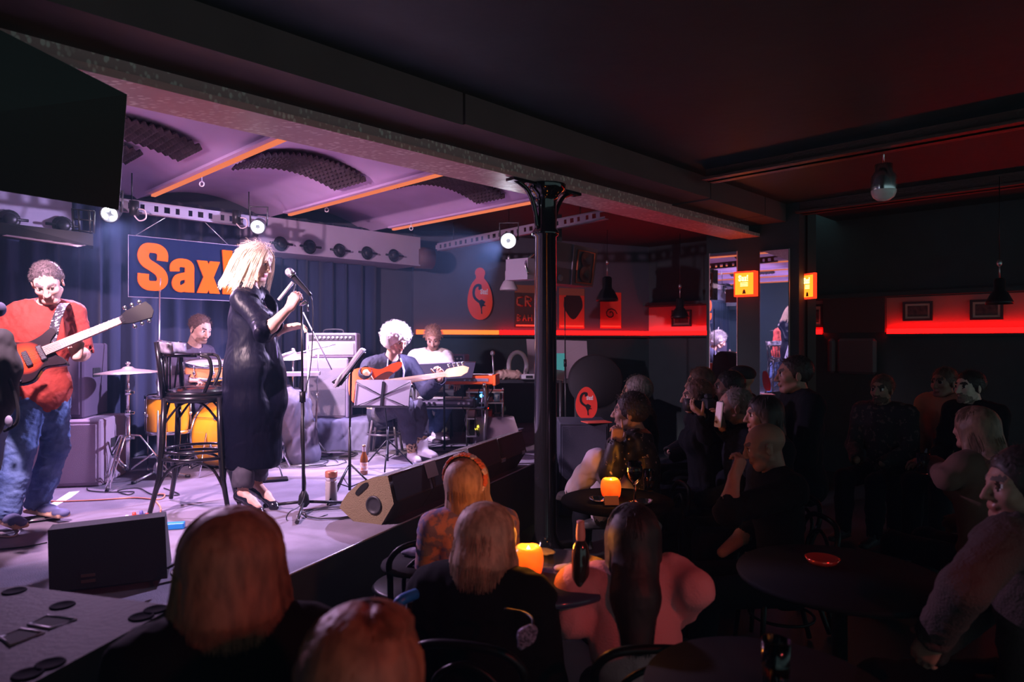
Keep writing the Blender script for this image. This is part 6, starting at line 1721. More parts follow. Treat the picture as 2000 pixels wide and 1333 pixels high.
# lit lamp box with club lettering
m_lampglow = emat('lamp_amber', (1.0, .16, .01), 3.6)
m_lampedge = emat('lamp_red', (1.0, .03, .008), 2.4)
m_lampletter = emat('lamp_letters', (1.0, .62, .18), 5.0)
def lamp_box(lab, T, w, h, d):
    t = thing('wall_lamp', lab, 'lamp', tuple(T.translation))
    mb = MB(); mb.prism([(-w / 2, -h / 2), (w / 2, -h / 2), (w / 2, h / 2), (-w / 2, h / 2)], d, T); mb.build('red_frame', m_lampedge, t, True)
    T2 = T @ Matrix.Translation((0, 0, d + .001)); k = .86
    mb = MB(); mb.prism([(-w / 2 * k, -h / 2 * k), (w / 2 * k, -h / 2 * k), (w / 2 * k, h / 2 * k), (-w / 2 * k, h / 2 * k)], .003, T2); mb.build('glowing_panel', m_lampglow, t, True)
    T3 = T2 @ Matrix.Translation((0, 0, .0035))
    mb = MB(); wordmark(mb, 'Sax!', T3 @ Matrix.Translation((-w * .26, h * .10, 0)), h * .24, .002, squeeze=1.0 * w / h); mb.build('lettering', m_lampletter, t, True)
    mb = MB()
    for i in range(3): mb.prism([(-w * .18, h * (.02 - .06 * i)), (w * .18, h * (.02 - .06 * i)), (w * .18, h * (.045 - .06 * i)), (-w * .18, h * (.045 - .06 * i))], .002, T3)
    mb.build('small_text_lines', m_lampletter, t, True)
    mb = MB(); mb.prism([(-.02, -h * .40), (.02, -h * .40), (.012, -h * .26), (0, -h * .22), (-.012, -h * .26)], .002, T3); mb.build('small_figure', mat('figure_black', (.012, .01, .012), .6), t, True)
    p = T @ Vector((0, 0, d + .12)); point('wall_lamp_glow', p, 2.2, (1, .12, .02), .08)
    return t
TL = frame(on_mir(1460, 0, P(1460, 556, 7.6).z) - MN * .0, MD, Vector((0, 0, 1)), -MN)
lamp_box('glowing amber and red lamp box with Sax! lettering between the two mirrors', TL, .235, .275, .09)
mb = MB(); pp = P(1582, 600, 7.35); mb.box((pp.x, pp.y, 1.53), (.09, .09, 3.06)); struct(mb, 'pillar_black', m_black)
lp = P(1589, 559, 7.22); dv = Vector((-.93, -.36, 0)).normalized(); lx = Vector((0, 0, 1)).cross(dv)
lp = P(1583, 559, 7.26); dv = Vector((-.97, -.24, 0)).normalized(); lx = Vector((0, 0, 1)).cross(dv)
lamp_box('narrow glowing lamp box with Sax! lettering seen at a slant on the black post', frame(lp + Vector((.0, -.02, 0)), Vector((.26, -.97, 0)).normalized(), Vector((0, 0, 1)), Vector((-.97, -.26, 0)).normalized()) if False else frame(lp, Vector((-lx.x, -lx.y, 0)) * -1, Vector((0, 0, 1)), dv), .20, .27, .035)
# no smoking sticker on the right mirror
t = thing('no_smoking_sign', 'small white no smoking sticker on the left edge of the right mirror', 'sign', tuple(on_mir(1495, 0, P(1495, 602, 7.4).z)))
T = frame(on_mir(1495, .003, P(1495, 603, 7.4).z), MD, Vector((0, 0, 1)), -MN)
mb = MB(); mb.prism([(-.048, -.065), (.048, -.065), (.048, .065), (-.048, .065)], .002, T); mb.build('card', m_white, t, True)
mb = MB(); mb.tube([T @ Vector((.033 * math.cos(a), .012 + .033 * math.sin(a), .004)) for a in [2 * PI * i / 24 for i in range(24)]], .004, 5, 0, True); mb.tube([T @ Vector((-.023, .035, .004)), T @ Vector((.023, -.011, .004))], .004, 5); mb.build('ban_ring', mat('ban_red', (.6, .05, .04), .5), t, True)
mb = MB(); mb.box(T @ Vector((0, .012, .003)), (.04, .002, .008), 0, T.to_euler()); mb.box(T @ Vector((0, -.045, .003)), (.07, .02, .004), 0, T.to_euler()); mb.build('cigarette_mark', mp_ink, t, True)
# framed pictures on the red-lit band
def on_rw(px, py, out=.02):
    x = (px - 1000) / FPX; s_ = (x * CR.y - CR.x) / (DR.x - x * DR.y); p = RW(s_, out); return P(px, py, p.y)
def framed(lab, px0, px1, py0, py1):
    a_ = on_rw(px0, py1); b_ = on_rw(px1, py1); w = (Vector((b_.x, b_.y, 0)) - Vector((a_.x, a_.y, 0))).length; h = on_rw(px0, py0).z - a_.z
    T = frame(a_, DR, Vector((0, 0, 1)), NR)
    t = thing('framed_picture', lab, 'picture', tuple(a_), group='framed photographs on the red-lit wall')
    mb = MB(); f = .025
    for (x0, x1, y0, y1) in ((0, w, 0, f), (0, w, h - f, h), (0, f, f, h - f), (w - f, w, f, h - f)): mb.prism([(x0, y0), (x1, y0), (x1, y1), (x0, y1)], .025, T)
    mb.build('frame', m_blkp, t, True)
    mb = MB(); mb.prism([(f, f), (w - f, f), (w - f, h - f), (f, h - f)], .012, T); mb.build('mount', mat('mount_cream', (.62, .50, .42), .6), t, True)
    m2 = .16
    mb = MB(); mb.prism([(w * m2, h * .22), (w * (1 - m2), h * .22), (w * (1 - m2), h * .78), (w * m2, h * .78)], .014, T); mb.build('photograph', mat('photo_dark', (.035, .03, .03), .5, noise_amt=.8, noise_scale=20, color2=(.12, .09, .08)), t, True)
framed('framed picture on the red wall left of the mirrors', 1313, 1351, 606, 638)
framed('framed picture partly behind the black post right of the mirrors', 1560, 1608, 596, 640)
framed('framed picture on the far right red wall, left of the other', 1764, 1822, 590, 627)
framed('framed picture at the far right end of the red wall, behind a pendant shade', 1895, 1960, 586, 625)
# booth back pads on the right wall
for i, (px0, px1) in enumerate(((1617, 1632), (1636, 1712))):
    a_ = on_rw(px0, 710, .12); b_ = on_rw(px1, 710, .12); c = (a_ + b_) / 2
    mb = MB(); mb.box((c.x, c.y, 1.42), ((b_ - a_).length, .08, .42), 0, (0, 0, math.atan2(DR.y, DR.x)), .03)
    solo(mb, 'booth_back', mat('booth_leather', (.13, .10, .12), .5), ('narrow' if i == 0 else 'wide') + ' grey leather booth back pad on the right wall', 'booth seat')
# ---- ceiling fittings of the audience side
t = thing('ceiling_lamp', 'pendant lamp with chrome cylinder and white glass bowl, unlit, upper right', 'lamp', tuple(P(1726, 385, 5.0)))
mb = MB(); mb.lathe([(.085, .05), (.088, .07), (.088, .15), (.06, .19), (.06, .24), (.02, .25), (0, .25)], n=32); mb.build('chrome_cylinder', m_chrome, t)
mb = MB(); mb.lathe([(0, -.03), (.04, -.022), (.07, .0), (.083, .03), (.085, .06)], n=32); mb.build('glass_bowl', mat('opal_glass', (.85, .82, .8), .15), t)
mb = MB(); mb.tube([(0, 0, .25), (0, 0, 3.06 - P(1726, 385, 5.0).z)], .006, 6); mb.build('rod', m_chrome, t)
for a0, a1, b0, b1, z0, lab, mm in ((5.3, 5.36, -6.0, 2.9, 2.96, 'dark riveted iron joist crossing the audience ceiling, nearer one', m_ceilblack), (7.25, 7.31, -5.5, 2.9, 2.94, 'dark riveted iron joist crossing the audience ceiling, farther one', m_ceilblack)):
    mb = MB(); abbox(mb, a0 - .07, a1 + .07, b0, b1, z0, z0 + .02); abbox(mb, a0, a1, b0, b1, z0, 3.07); solo(mb, 'ceiling_joist', mat('joist_gloss', (.10, .06, .055), .4, bump=.5, bump_scale=25), lab, 'beam')
pj = P(1459, 333, 6.4)
mb = MB(); mb.box(pj, (.30, .10, .07), 0, (0, 0, -.75), .01); solo(mb, 'ceiling_fixture', mat('fixture_lit_amber', (.65, .28, .12), .4), 'small box light fitting coloured orange as if lit on the dark ceiling', 'light fitting')  # orange light falling on the box is put into its colour
# foam panels on the vault
m_foam = mat('foam_dark', (.085, .06, .075), .95, noise_amt=.4, noise_scale=6)
def foam(bay, u0, u1, b0, b1, lab):
    a0_, a1_ = VB[bay], VB[bay + 1]; nu = 90; nv = 34
    def zz(a): return vz(a)
    mb = MB()
    nr = int((a1_ - a0_) * (u1 - u0) / .048); nu = nr * 4; nv = 16
    def fn(u, v):
        a = a0_ + (a1_ - a0_) * (u0 + (u1 - u0) * u); tri = abs(((u * nr) % 1) * 2 - 1); tv = abs(((v * 8) % 1) * 2 - 1)
        b = b0 + (b1 - b0) * v + (.022 * tri if v < .01 else 0)
        return A(a, b, zz(a) - .02 - .022 * tri - .012 * tv)
    mb.grid(fn, nu, nv, smooth=False)
    o = solo(mb, 'acoustic_foam', m_foam, lab, 'foam panel', 'dark acoustic foam panels on the vaulted ceiling')
    md = o.modifiers.new('t', 'SOLIDIFY'); md.thickness = .02; md.offset = -1
    return o
foam(2, .12, .72, 5.50, 5.90, 'long curved foam panel in the left vault bay, farther of its pair')
foam(2, .12, .86, 4.85, 5.30, 'long curved foam panel in the left vault bay, nearer of its pair')
foam(2, .20, .92, 3.50, 3.92, 'curved foam panel in the left bay half hidden by the iron beam')
foam(3, .16, .88, 4.80, 5.30, 'broad curved foam panel in the middle of the ceiling between two orange strips')
foam(3, .08, .35, 3.50, 3.78, 'small foam panel end beside the iron beam, left end of the middle bay')
foam(3, .62, .98, 3.50, 3.84, 'small foam panel end beside the iron beam, right end of the middle bay')
foam(4, .10, .88, 4.45, 4.85, 'curved foam panel in the right bay above the black column side')
foam(1, .3, .95, 5.0, 5.9, 'foam panel in the far left bay beside the screen')
# ring hooks under the orange strips
for px, py, Y in ((394, 362, 5.5), (638, 412, 6.7), (803, 448, 7.3)):
    t = thing('ceiling_hook', 'small white ring hook under the ' + {394: 'left', 638: 'middle', 803: 'right'}[px] + ' orange ceiling strip', 'hook', tuple(P(px, py, Y)), group='white ring hooks under the orange strips')
    mb = MB(); mb.tube([(0, 0, .03), (0, 0, .07)], .004, 5); mb.build('shank', m_white, t)
    mb = MB(); mb.tube([(.018 * math.cos(a), 0, .012 + .02 * math.sin(a)) for a in [2 * PI * i / 14 for i in range(14)]], .005, 5, 0, True); mb.build('ring', m_white, t)
# ================================================================== small props on the stage
m_glassbrown = mat('bottle_brown', (.30, .09, .02), .08, trans=.35, coat=.6)
m_label = mat('label_orange', (.80, .36, .16), .6, color2=(.9, .85, .8), noise_amt=1, noise_scale=40)
g = G(711, 927)
t = thing('beer_bottle', 'brown beer bottle with orange label standing on the stage carpet', 'bottle', tuple(g))
mb = MB(); mb.lathe([(0, 0), (.029, 0), (.031, .01), (.031, .12), (.026, .145), (.014, .175), (.0125, .225), (.014, .228), (.014, .236), (0, .236)], n=24); mb.build('glass', m_glassbrown, t)
mb = MB(); mb.lathe([(.0316, .035), (.0316, .10)], n=24); mb.build('label', m_label, t)
mb = MB(); mb.lathe([(.0145, .185), (.0135, .222)], n=16); mb.build('neck_label', mat('foil', (.75, .6, .6), .35, .5), t)
mb = MB(); mb.lathe([(.0145, .226), (.0145, .238), (0, .24)], n=16); mb.build('cap', m_brass, t)
g = G(647, 985)
t = thing('drinking_flask', 'grey insulated cup with a glass middle and copper lid beside the music stand foot', 'flask', tuple(g))
mb = MB(); mb.lathe([(0, 0), (.036, 0), (.038, .005), (.038, .148), (.034, .155), (0, .155)], n=28); mb.build('sleeve', mat('flask_grey', (.40, .37, .36), .6), t)
mb = MB(); mb.lathe([(.033, .155), (.036, .16), (.036, .18), (0, .18)], n=28); mb.build('glass_band', mat('flask_glass', (.75, .7, .75), .1, trans=.4), t)
mb = MB(); mb.lathe([(.038, .18), (.040, .183), (.040, .212), (.037, .218), (0, .218)], n=28); mb.build('lid', mat('copper', (.75, .30, .18), .35, .5), t)
# bass player's stool
t = thing('round_stool', 'round wooden-topped stool under the bass player', 'stool', (JB['pel'].x, JB['pel'].y, STZ))
hz = .46
mb = MB(); mb.lathe([(0, hz - .03), (.165, hz - .03), (.175, hz - .015), (.165, hz), (0, hz)], n=28); mb.build('seat', mat('seat_tan', (.55, .32, .22), .5), t)
for i in range(4):
    a = PI / 4 + i * PI / 2; mb = MB(); mb.tube([(.12 * math.cos(a), .12 * math.sin(a), hz - .03), (.20 * math.cos(a), .20 * math.sin(a), .014)], [.015, .013], 10); mb.build('leg', mat('stool_dark', (.06, .05, .07), .3, coat=.5), t)
mb = MB(); mb.tube([(.165 * math.cos(a), .165 * math.sin(a), .20) for a in [2 * PI * i / 30 for i in range(30)]], .010, 8, 0, True); mb.build('foot_ring', MATS['stool_dark'], t)
# keyboard bench
t = thing('keyboard_bench', 'black bench under the keyboardist', 'bench', (JK['pel'].x, JK['pel'].y, STZ))
mb = MB(); mb.box((0, 0, .50), (.55, .30, .07), 0, None, .015); mb.build('seat', m_blkp, t)
for s in (-1, 1):
    mb = MB(); mb.tube([(s * .22, -.13, .01), (s * .22, .13, .46)], .013, 8); mb.build('leg', m_blk, t)
    mb = MB(); mb.tube([(s * .22, .13, .01), (s * .22, -.13, .46)], .013, 8); mb.build('leg', m_blk, t)
# keyboards: orange-red one above, dark one below, on a stand
Yk = 6.85
def kb(lab, px0, px1, py, z_, dpt, hgt, mat_, end, yaw=math.radians(-6)):
    a_, b_ = P(px0, py, Yk), P(px1, py, Yk + .1); c = (a_ + b_) / 2; w = (b_ - a_).length
    t = thing('keyboard', lab, 'keyboard', (c.x, c.y, z_), yaw)
    mb = MB(); mb.box((0, 0, hgt / 2), (w, dpt, hgt), 0, None, .01); mb.build('case', mat_, t)
    for s in (-1, 1):
        mb = MB(); mb.box((s * (w / 2 + .008), 0, hgt / 2), (.03, dpt + .02, hgt + .02), 0, None, .006); mb.build('end_cheek', end, t)
    mb = MB(); mb.box((0, .06, hgt + .004), (w - .06, dpt * .5, .01), 0, None, .002); kk = mb.build('white_keys', m_white, t)
    mb = MB(); mb.box((0, -dpt * .5 - .002, hgt * .55), (w - .1, .004, hgt * .35)); mb.build('rear_panel', mat('rear_panel', (.25, .22, .28), .5), t)
    mb = MB()
    for i in range(7): mb.box((-w * .35 + .05 * i + (.2 if i > 3 else 0), -dpt * .5 - .006, hgt * .5), (.022, .012, .02))
    mb.build('sockets', m_chrome, t)
    return t, c, w
m_ored = mat('keyboard_orange', (.90, .12, .02), .4)
kb('long keyboard with an orange-red case, upper tier in front of the man in white', 812, 968, 747, 1.17, .30, .085, m_ored, m_ored)
kb('dark slim keyboard on the lower tier of the stand', 805, 930, 785, .95, .28, .07, mat('keyboard_dark', (.06, .05, .07), .4), m_blkp)
t = thing('keyboard_stand', 'black and chrome two-tier keyboard stand', 'stand', (P(880, 800, Yk).x, Yk, STZ), math.radians(-6))
for s in (-1, 1):
    mb = MB(); mb.tube([(s * .36, -.18, .012), (s * .36, .0, .40), (s * .36, .12, .65)], .018, 8); mb.build('leg', m_steel, t)
    mb = MB(); mb.tube([(s * .36, .20, .012), (s * .36, .0, .40), (s * .36, -.12, .65)], .018, 8); mb.build('leg', m_steel, t)
    for z_ in (.405, .625):
        mb = MB(); mb.tube([(s * .36, -.2, z_), (s * .36, .16, z_)], .014, 8); mb.build('support_arm', m_blk, t)
mb = MB(); mb.tube([(-.36, 0, .40), (.36, 0, .40)], .014, 8); mb.build('cross_bar', m_steel, t)
# dark desk plate behind the bass headstock
a_, b_ = P(808, 722, 6.6), P(926, 710, 6.7)
t = thing('music_desk', 'wide dark music desk plate in front of the keyboardist', 'music desk', tuple((a_ + b_) / 2))
c0, c1, c2, c3 = P(812, 742, 6.62), P(922, 738, 6.7), P(929, 707, 6.8), P(808, 711, 6.72)
mb = MB(); vs = [c0, c1, c2, c3] + [v + Vector((0, .012, 0)) for v in (c0, c1, c2, c3)]; mb.add(vs, [(0, 1, 2, 3), (7, 6, 5, 4), (0, 4, 5, 1), (1, 5, 6, 2), (2, 6, 7, 3), (3, 7, 4, 0)]); mb.build('plate', mat('desk_dark', (.05, .045, .07), .5), t, True)
mb = MB(); mb.tube([c3, c2], .006, 6); mb.build('top_rim', mat('rim_lilac', (.5, .45, .6), .4), t, True)
mb = MB(); mb.tube([(c0 + c1) / 2, Vector(((c0 + c1).x / 2, 6.7, STZ))], .010, 8); mb.build('post', m_blk, t, True)
# shelving rig with small gear right of the keyboards
gx = P(948, 800, 7.1)
t = thing('gear_rack', 'open metal rack crowded with effects boxes and cables right of the keyboards', 'rack', (gx.x, 7.1, STZ))
w, d = .36, .32; zt = P(948, 760, 7.1).z - STZ
for sx in (-1, 1):
    for sy in (-1, 1):
        mb = MB(); mb.tube([(sx * w / 2, sy * d / 2, .0), (sx * w / 2, sy * d / 2, zt)], .010, 6); mb.build('post', m_steel, t)
for z_ in (.10, .28, .44, zt - .02):
    mb = MB(); mb.box((0, 0, z_), (w + .02, d + .02, .014)); mb.build('shelf', m_steel, t)
rr = random.Random(4)
cols = [('gear_silver', (.5, .48, .52)), ('gear_black', (.03, .03, .04)), ('gear_red', (.55, .06, .04)), ('gear_blue', (.05, .12, .4))]
for z_ in (.108, .288, .448):
    for i in range(4):
        cn, cc = cols[rr.randrange(4)]
        s_ = (rr.uniform(.06, .09), rr.uniform(.1, .2), rr.uniform(.03, .09))
        mb = MB(); mb.box((-.13 + .085 * i, -.04, z_ + s_[2] / 2), s_, 0, None, .004); solo(mb, 'effects_box', mat(cn, cc, .4), {.108: 'bottom', .288: 'middle', .448: 'top'}[z_] + ' row effects box on the metal rack, ' + ('leftmost', 'second from left', 'third from left', 'rightmost')[i], 'effects unit', 'effects boxes on the metal rack')
        o = COL.objects[-1]; o.location = Vector(o.location) + Vector((gx.x, 7.1, STZ))
p_ = Vector((gx.x, 6.90, STZ + .60))
mb = MB(); mb.ell(p_ - Vector((.03, .03, .08)), (.018, .01, .018)); solo(mb, 'indicator_light', emat('blue_led', (.05, .4, 1.), 14), 'bright blue indicator light on the metal rack', 'indicator light')
for i, (px, py, c_) in enumerate(((925, 797, 'r'), (952, 797, 'r'), (930, 838, 'y'), (934, 833, 'y'))):
    mb = MB(); mb.ell(P(px, py, 6.88), (.012, .008, .012)); solo(mb, 'indicator_light', emat('red_ind', (1, .03, .01), 4) if c_ == 'r' else emat('yellow_ind', (1, .8, .05), 4), ('left red', 'right red', 'lower yellow', 'upper yellow')[i] + ' indicator light on the metal rack', 'indicator light')
for k in range(5):
    pts = [P(905 + 14 * k + rr.uniform(-4, 4), 760, 6.85), P(900 + 14 * k + rr.uniform(-10, 10), 790, 6.82), P(905 + 12 * k + rr.uniform(-10, 10), 820, 6.85), P(900 + 16 * k, 850, 6.8)]
    cable('patch_cable', pts, .006, mat('cable_lilac', (.5, .46, .56), .5) if k % 2 else m_cable, ('pale' if k % 2 else 'black') + ' patch cable off the keyboard rack, ' + ('leftmost of the five', 'second of the five', 'middle of the five', 'fourth of the five', 'rightmost of the five')[k], 6, 'patch cables at the keyboard rack')
# desk at the back with microphone, cloth, headphones, laptop
Yd = 8.0
dz = P(980, 741, Yd).z
t = thing('side_desk', 'black side desk behind the column holding headphones, cloth and a screen', 'desk', (P(1060, 741, Yd).x, Yd + .1, 0))
mb = MB(); mb.box((0, .1, dz - .02), (1.55, .5, .04)); mb.build('desk_top', m_blkp, t)
for s in (-1, 1):
    mb = MB(); mb.box((s * .7, .1, (dz - .04) / 2), (.05, .45, dz - .04)); mb.build('leg', m_blkp, t)
S = Sdf(); cx = P(988, 728, Yd)
S.ell((cx.x - .03, cx.y, dz + .055), (.12, .09, .06), k=.04); S.ell((cx.x + .10, cx.y, dz + .05), (.09, .08, .055), k=.04); S.ell((cx.x - .16, cx.y, dz + .035), (.12, .07, .035), k=.04)
props(sdf_obj(S, .009, 'folded_cloth', mat('beige_cloth', (.72, .50, .36), .9), None, folds(.014, 26, 3)), 'rumpled beige cloth lying on the side desk', 'cloth')
t = thing('headphone_stand', 'white headphones resting upright on the side desk', 'headphones', (P(1011, 735, Yd).x, Yd, dz))
mb = MB(); mb.tube([(.105 * math.cos(a) * 1., 0, .16 + .16 * math.sin(a)) for a in [math.radians(x) for x in range(-25, 206, 14)]], .018, 8, flat=1.4); mb.build('headband', m_white, t)
for s in (-1, 1):
    mb = MB(); mb.lathe([(0, -.02), (.045, -.02), (.05, 0), (.045, .02), (0, .02)], frame((s * .09, 0, .05), (0, 1, 0), (0, 0, 1), (1, 0, 0)), 18); mb.build('ear_cup', m_white, t)
t = thing('small_mixer', 'small white device on the side desk beside the column', 'device', (P(1030, 735, Yd).x, Yd - .05, dz))
mb = MB(); mb.box((0, 0, .035), (.18, .12, .06), 0, None, .01); mb.build('case', m_white, t)
mb = MB(); mb.box((.02, -.062, .035), (.08, .006, .03)); mb.build('display', m_blkp, t)
t = thing('desk_microphone', 'ball-headed microphone on a short stand on the side desk', 'microphone', (P(962, 738, 7.6).x, 7.6, STZ))
hz = P(962, 690, 7.6).z - STZ
mb = MB(); mb.tube([(0.05, 0, 0.01), (0.01, 0, hz * .8), (0, 0, hz)], .009, 8); mb.build('stand', m_steel, t)
mb = MB(); mb.ell((0, 0, hz), (.026, .026, .03)); mb.build('grille', m_mic, t)
mb = MB(); mb.lathe([(.12, 0), (.12, .012), (0, .014)], n=24); mb.build('base', m_blk, t)
t = thing('paper_board', 'big pale sheet board leaning on the side desk, either side of the column', 'board', (P(1085, 720, 8.3).x, 8.3, dz))
q = [P(1034, 741, 8.20), P(1150, 741, 8.2), P(1146, 666, 8.4), P(1028, 662, 8.35)]
mb = MB(); vs = q + [v + Vector((0, .02, 0)) for v in q]; mb.add(vs, [(0, 1, 2, 3), (7, 6, 5, 4), (0, 4, 5, 1), (1, 5, 6, 2), (2, 6, 7, 3), (3, 7, 4, 0)]); mb.build('sheet', mat('board_mauve', (.42, .36, .42), .7), t, True)
t = thing('laptop', 'open laptop with a teal screen just right of the column', 'laptop', tuple(P(1096, 740, 7.6)))
q = [P(1087, 722, 7.6), P(1104, 724, 7.75), P(1102, 690, 7.8), P(1087, 690, 7.65)]
mb = MB(); vs = q + [v + Vector((.01, .01, 0)) for v in q]; mb.add(vs, [(0, 1, 2, 3), (7, 6, 5, 4), (0, 4, 5, 1), (1, 5, 6, 2), (2, 6, 7, 3), (3, 7, 4, 0)]); mb.build('screen', emat('teal_screen', (.10, .42, .45), .55), t, True)
mb = MB(); mb.cyl(P(1095, 742, 7.6), Vector((P(1095, 742, 7.6).x, 7.6, 0)), .02, n=8); mb.build('stand_post', m_blk, t, True)
q = [P(1087, 724, 7.6), P(1105, 726, 7.75), P(1100, 742, 7.5), P(1087, 740, 7.4)]
mb = MB(); vs = q + [v - Vector((0, 0, .012)) for v in q]; mb.add(vs, [(0, 1, 2, 3), (7, 6, 5, 4), (0, 4, 5, 1), (1, 5, 6, 2), (2, 6, 7, 3), (3, 7, 4, 0)]); mb.build('base', m_steel, t, True)
# black round case and speaker box right of the column
t = thing('round_case', 'black round-topped drum case standing behind the speaker box', 'case', (P(1163, 800, 6.9).x, 6.95, 0))
mb = MB(); cz = P(1163, 745, 6.9).z; mb.lathe([(0, -.1), (.26, -.1), (.27, -.08), (.27, .08), (.26, .1), (0, .1)], frame((0, 0, cz), (1, 0, 0), (0, 0, 1), (0, -1, 0)), 40); mb.build('lid', mat('case_black', (.012, .012, .013), .8), t)
mb = MB(); mb.box((0, 0, cz / 2), (.40, .18, cz)); mb.build('base_box', MATS['case_black'], t)
a_ = P(1092, 826, 6.2); b_ = P(1190, 828, 6.2)
t = thing('speaker_box', 'big black loudspeaker box on the floor right of the column', 'speaker', ((a_.x + b_.x) / 2, 6.45, 0))
mb = MB(); mb.box((0, 0, a_.z / 2), (b_.x - a_.x, .5, a_.z), 0, None, .012); mb.build('cabinet', mat('box_navy', (.028, .03, .045), .7), t)
mb = MB(); mb.box((0, -.255, a_.z / 2), (b_.x - a_.x - .05, .012, a_.z - .06), 0, None, .003); mb.build('grille', mat('box_grille', (.035, .035, .055), .8, bump=.4, bump_scale=200), t)
TE2 = frame(P(1145, 788, 6.22), Vector((1, 0.05, 0)).normalized(), Vector((0, .17, 1)).normalized(), Vector((1, .05, 0)).normalized().cross(Vector((0, .17, 1)).normalized()))
egg('red egg-shaped board with crooked black figure and Sax! lettering standing on the black speaker box', TE2, .195, .30, False, mat('egg_red', (.85, .06, .04), .45, emit=(.85, .03, .02), emit_s=0.), 'table_sign', True)
fz = a_.z + .006
t = thing('flyer', 'red flyer lying on the black speaker box beside the egg sign', 'flyer', tuple(P(1165, 824, 6.25)))
mb = MB(); mb.box((0, 0, 0), (.24, .16, .006), 0, (0, 0, .3)); mb.build('sheet', mat('flyer_red', (.75, .12, .08), .5), t)
mic_stand(Vector((P(1105, 700, 7.0).x, 7.0, 0)), P(1103, 580, 7.0), 'slim microphone stand standing right of the black column', .009, .2, .3)
# ---- the left front: effects pedals, blue box, paper, cables
pb = G(285, 1018)
for i, (px, py, c_, nm) in enumerate(((262, 1006, (.65, .06, .04), 'red knob'), (276, 1003, (.10, .10, .35), 'blue knob'), (287, 1008, (.65, .06, .04), 'second red knob'), (248, 1012, (.7, .7, .75), 'pale knob'), (240, 1016, (.3, .6, .55), 'teal knob'))):
    g = G(px, py + 14)
    t = thing('effects_pedal', 'small effects pedal with a ' + nm + ' behind the front left monitor', 'effects pedal', tuple(g), .2)
    mb = MB(); mb.box((0, 0, .02), (.035, .06, .04), 0, None, .004); mb.build('case', mat('pedal_case_%d' % i, tuple(v * .5 + .1 for v in c_), .4), t)
    mb = MB(); mb.lathe([(.011, .04), (.009, .058), (0, .058)], n=12); mb.build('knob', mat('pedal_knob_%d' % i, c_, .4), t)
g = G(340, 1033); t = thing('blue_box', 'small bright blue power box on the stage beside the black monitor', 'box', tuple(g), .25)
mb = MB(); mb.box((0, 0, .018), (.11, .05, .035), 0, None, .004); mb.build('case', mat('cyan_blue', (.02, .30, .75), .4), t)
q = [G(100, 985), G(135, 962), G(156, 960), G(140, 972), G(105, 992)]
mb = MB(); mb.add([v + Vector((0, 0, .004)) for v in q] + [v + Vector((0, 0, .001)) for v in q], [tuple(range(5)), tuple(range(5, 10))[::-1]] + [(i, i + 5, (i + 1) % 5 + 5, (i + 1) % 5) for i in range(5)]); solo(mb, 'set_list', m_paper, 'white paper set list lying by the guitarist\'s shoe', 'paper')
g = G(66, 1018)
t = thing('volume_pedal', 'flat black pedal under the guitarist\'s front shoe', 'effects pedal', tuple(g), -.9)
mb = MB(); mb.box((0, 0, .012), (.10, .26, .022), 0, None, .006); mb.build('treadle', m_blkp, t)
mb = MB(); mb.tube([(.055, -.13, .016), (.055, .13, .016)], .004, 6); mb.build('side_rim', m_chrome, t)
def fl(px, py, dz_=.006): 
    v = G(px, py); return Vector((v.x, v.y, STZ + dz_))
cable('floor_cable', [fl(30, 990), fl(70, 982), fl(130, 981), fl(200, 978), fl(260, 974), fl(310, 977), fl(322, 968), fl(308, 967), fl(300, 975), fl(312, 990), fl(313, 1003), fl(300, 1012)], .005, m_cabler, 'thin orange cable crossing the stage floor to the stool foot')
cable('floor_cable', [fl(170, 955), fl(175, 960), fl(210, 963), fl(260, 962), fl(250, 968), fl(230, 960), fl(270, 955), fl(300, 968), fl(350, 968), fl(320, 955)], .004, m_cable, 'black cable looped behind the bar stool on the stage floor')
cable('floor_cable', [fl(0, 1075), fl(50, 1070), fl(92, 1062)], .004, m_cable, 'black cable running along the floor left of the black monitor')
cable('floor_cable', [fl(-5, 1050), fl(25, 1050), fl(38, 1040), fl(30, 1033)], .004, mat('cable_pale', (.6, .5, .5), .5), 'pale cable curling at the guitarist\'s foot')
cable('monitor_cable', [P(328, 1110, 2.9), P(350, 1098, 2.9), P(372, 1092, 3.0), P(350, 1105, 2.95), P(335, 1120, 2.85), P(345, 1132, 2.75), P(310, 1142, 2.75)], .006, m_cable, 'thick black cable plugged into the front left monitor')
for i, (px, py, r0, n_, lab) in enumerate(((590, 905, .30, 3, 'tangle of black cables on the floor behind the singer'), (640, 888, .28, 3, 'coiled black cables on the floor in front of the amplifier'), (700, 880, .22, 2, 'loose cable loops near the bass player\'s stool'), (870, 880, .22, 3, 'cable coil by the white sneakers of the keyboardist'), (905, 872, .18, 2, 'small cable loop left of the little stage monitor'), (650, 1005, .18, 2, 'black cable loops on the floor at the microphone stand foot'))):
    c_ = G(px, py); mb = MB(); mb.tube(floor_coil((c_.x, c_.y), r0, n_, STZ + .006, i), .0045, 5); solo(mb, 'cable_coil', m_cable, lab, 'cable')
g = G(695, 868); mb = MB(); mb.box(g + Vector((0, 0, .03)), (.17, .06, .05), 0, (0, 0, .5), .008); solo(mb, 'power_strip', m_white, 'white power strip on the floor in front of the amplifier', 'power strip')
g = G(572, 905)
t = thing('covered_keyboard', 'keyboard on a stand half wrapped in a grey dust cover, right of the singer', 'covered instrument', (g.x + .1, g.y + .3, STZ))
S = Sdf(); c_ = P(583, 790, 6.0)
S.chain([P(560, 765, 6.0), P(572, 790, 6.0), P(588, 850, 6.0), P(592, 885, 6.0)], [.05, .14, .13, .15], k=.05)
sdf_obj(S, .012, 'dust_cover', mat('grey_cover', (.085, .08, .12), .8), t, folds(.022, 14, 6, (1, 1, .3)))
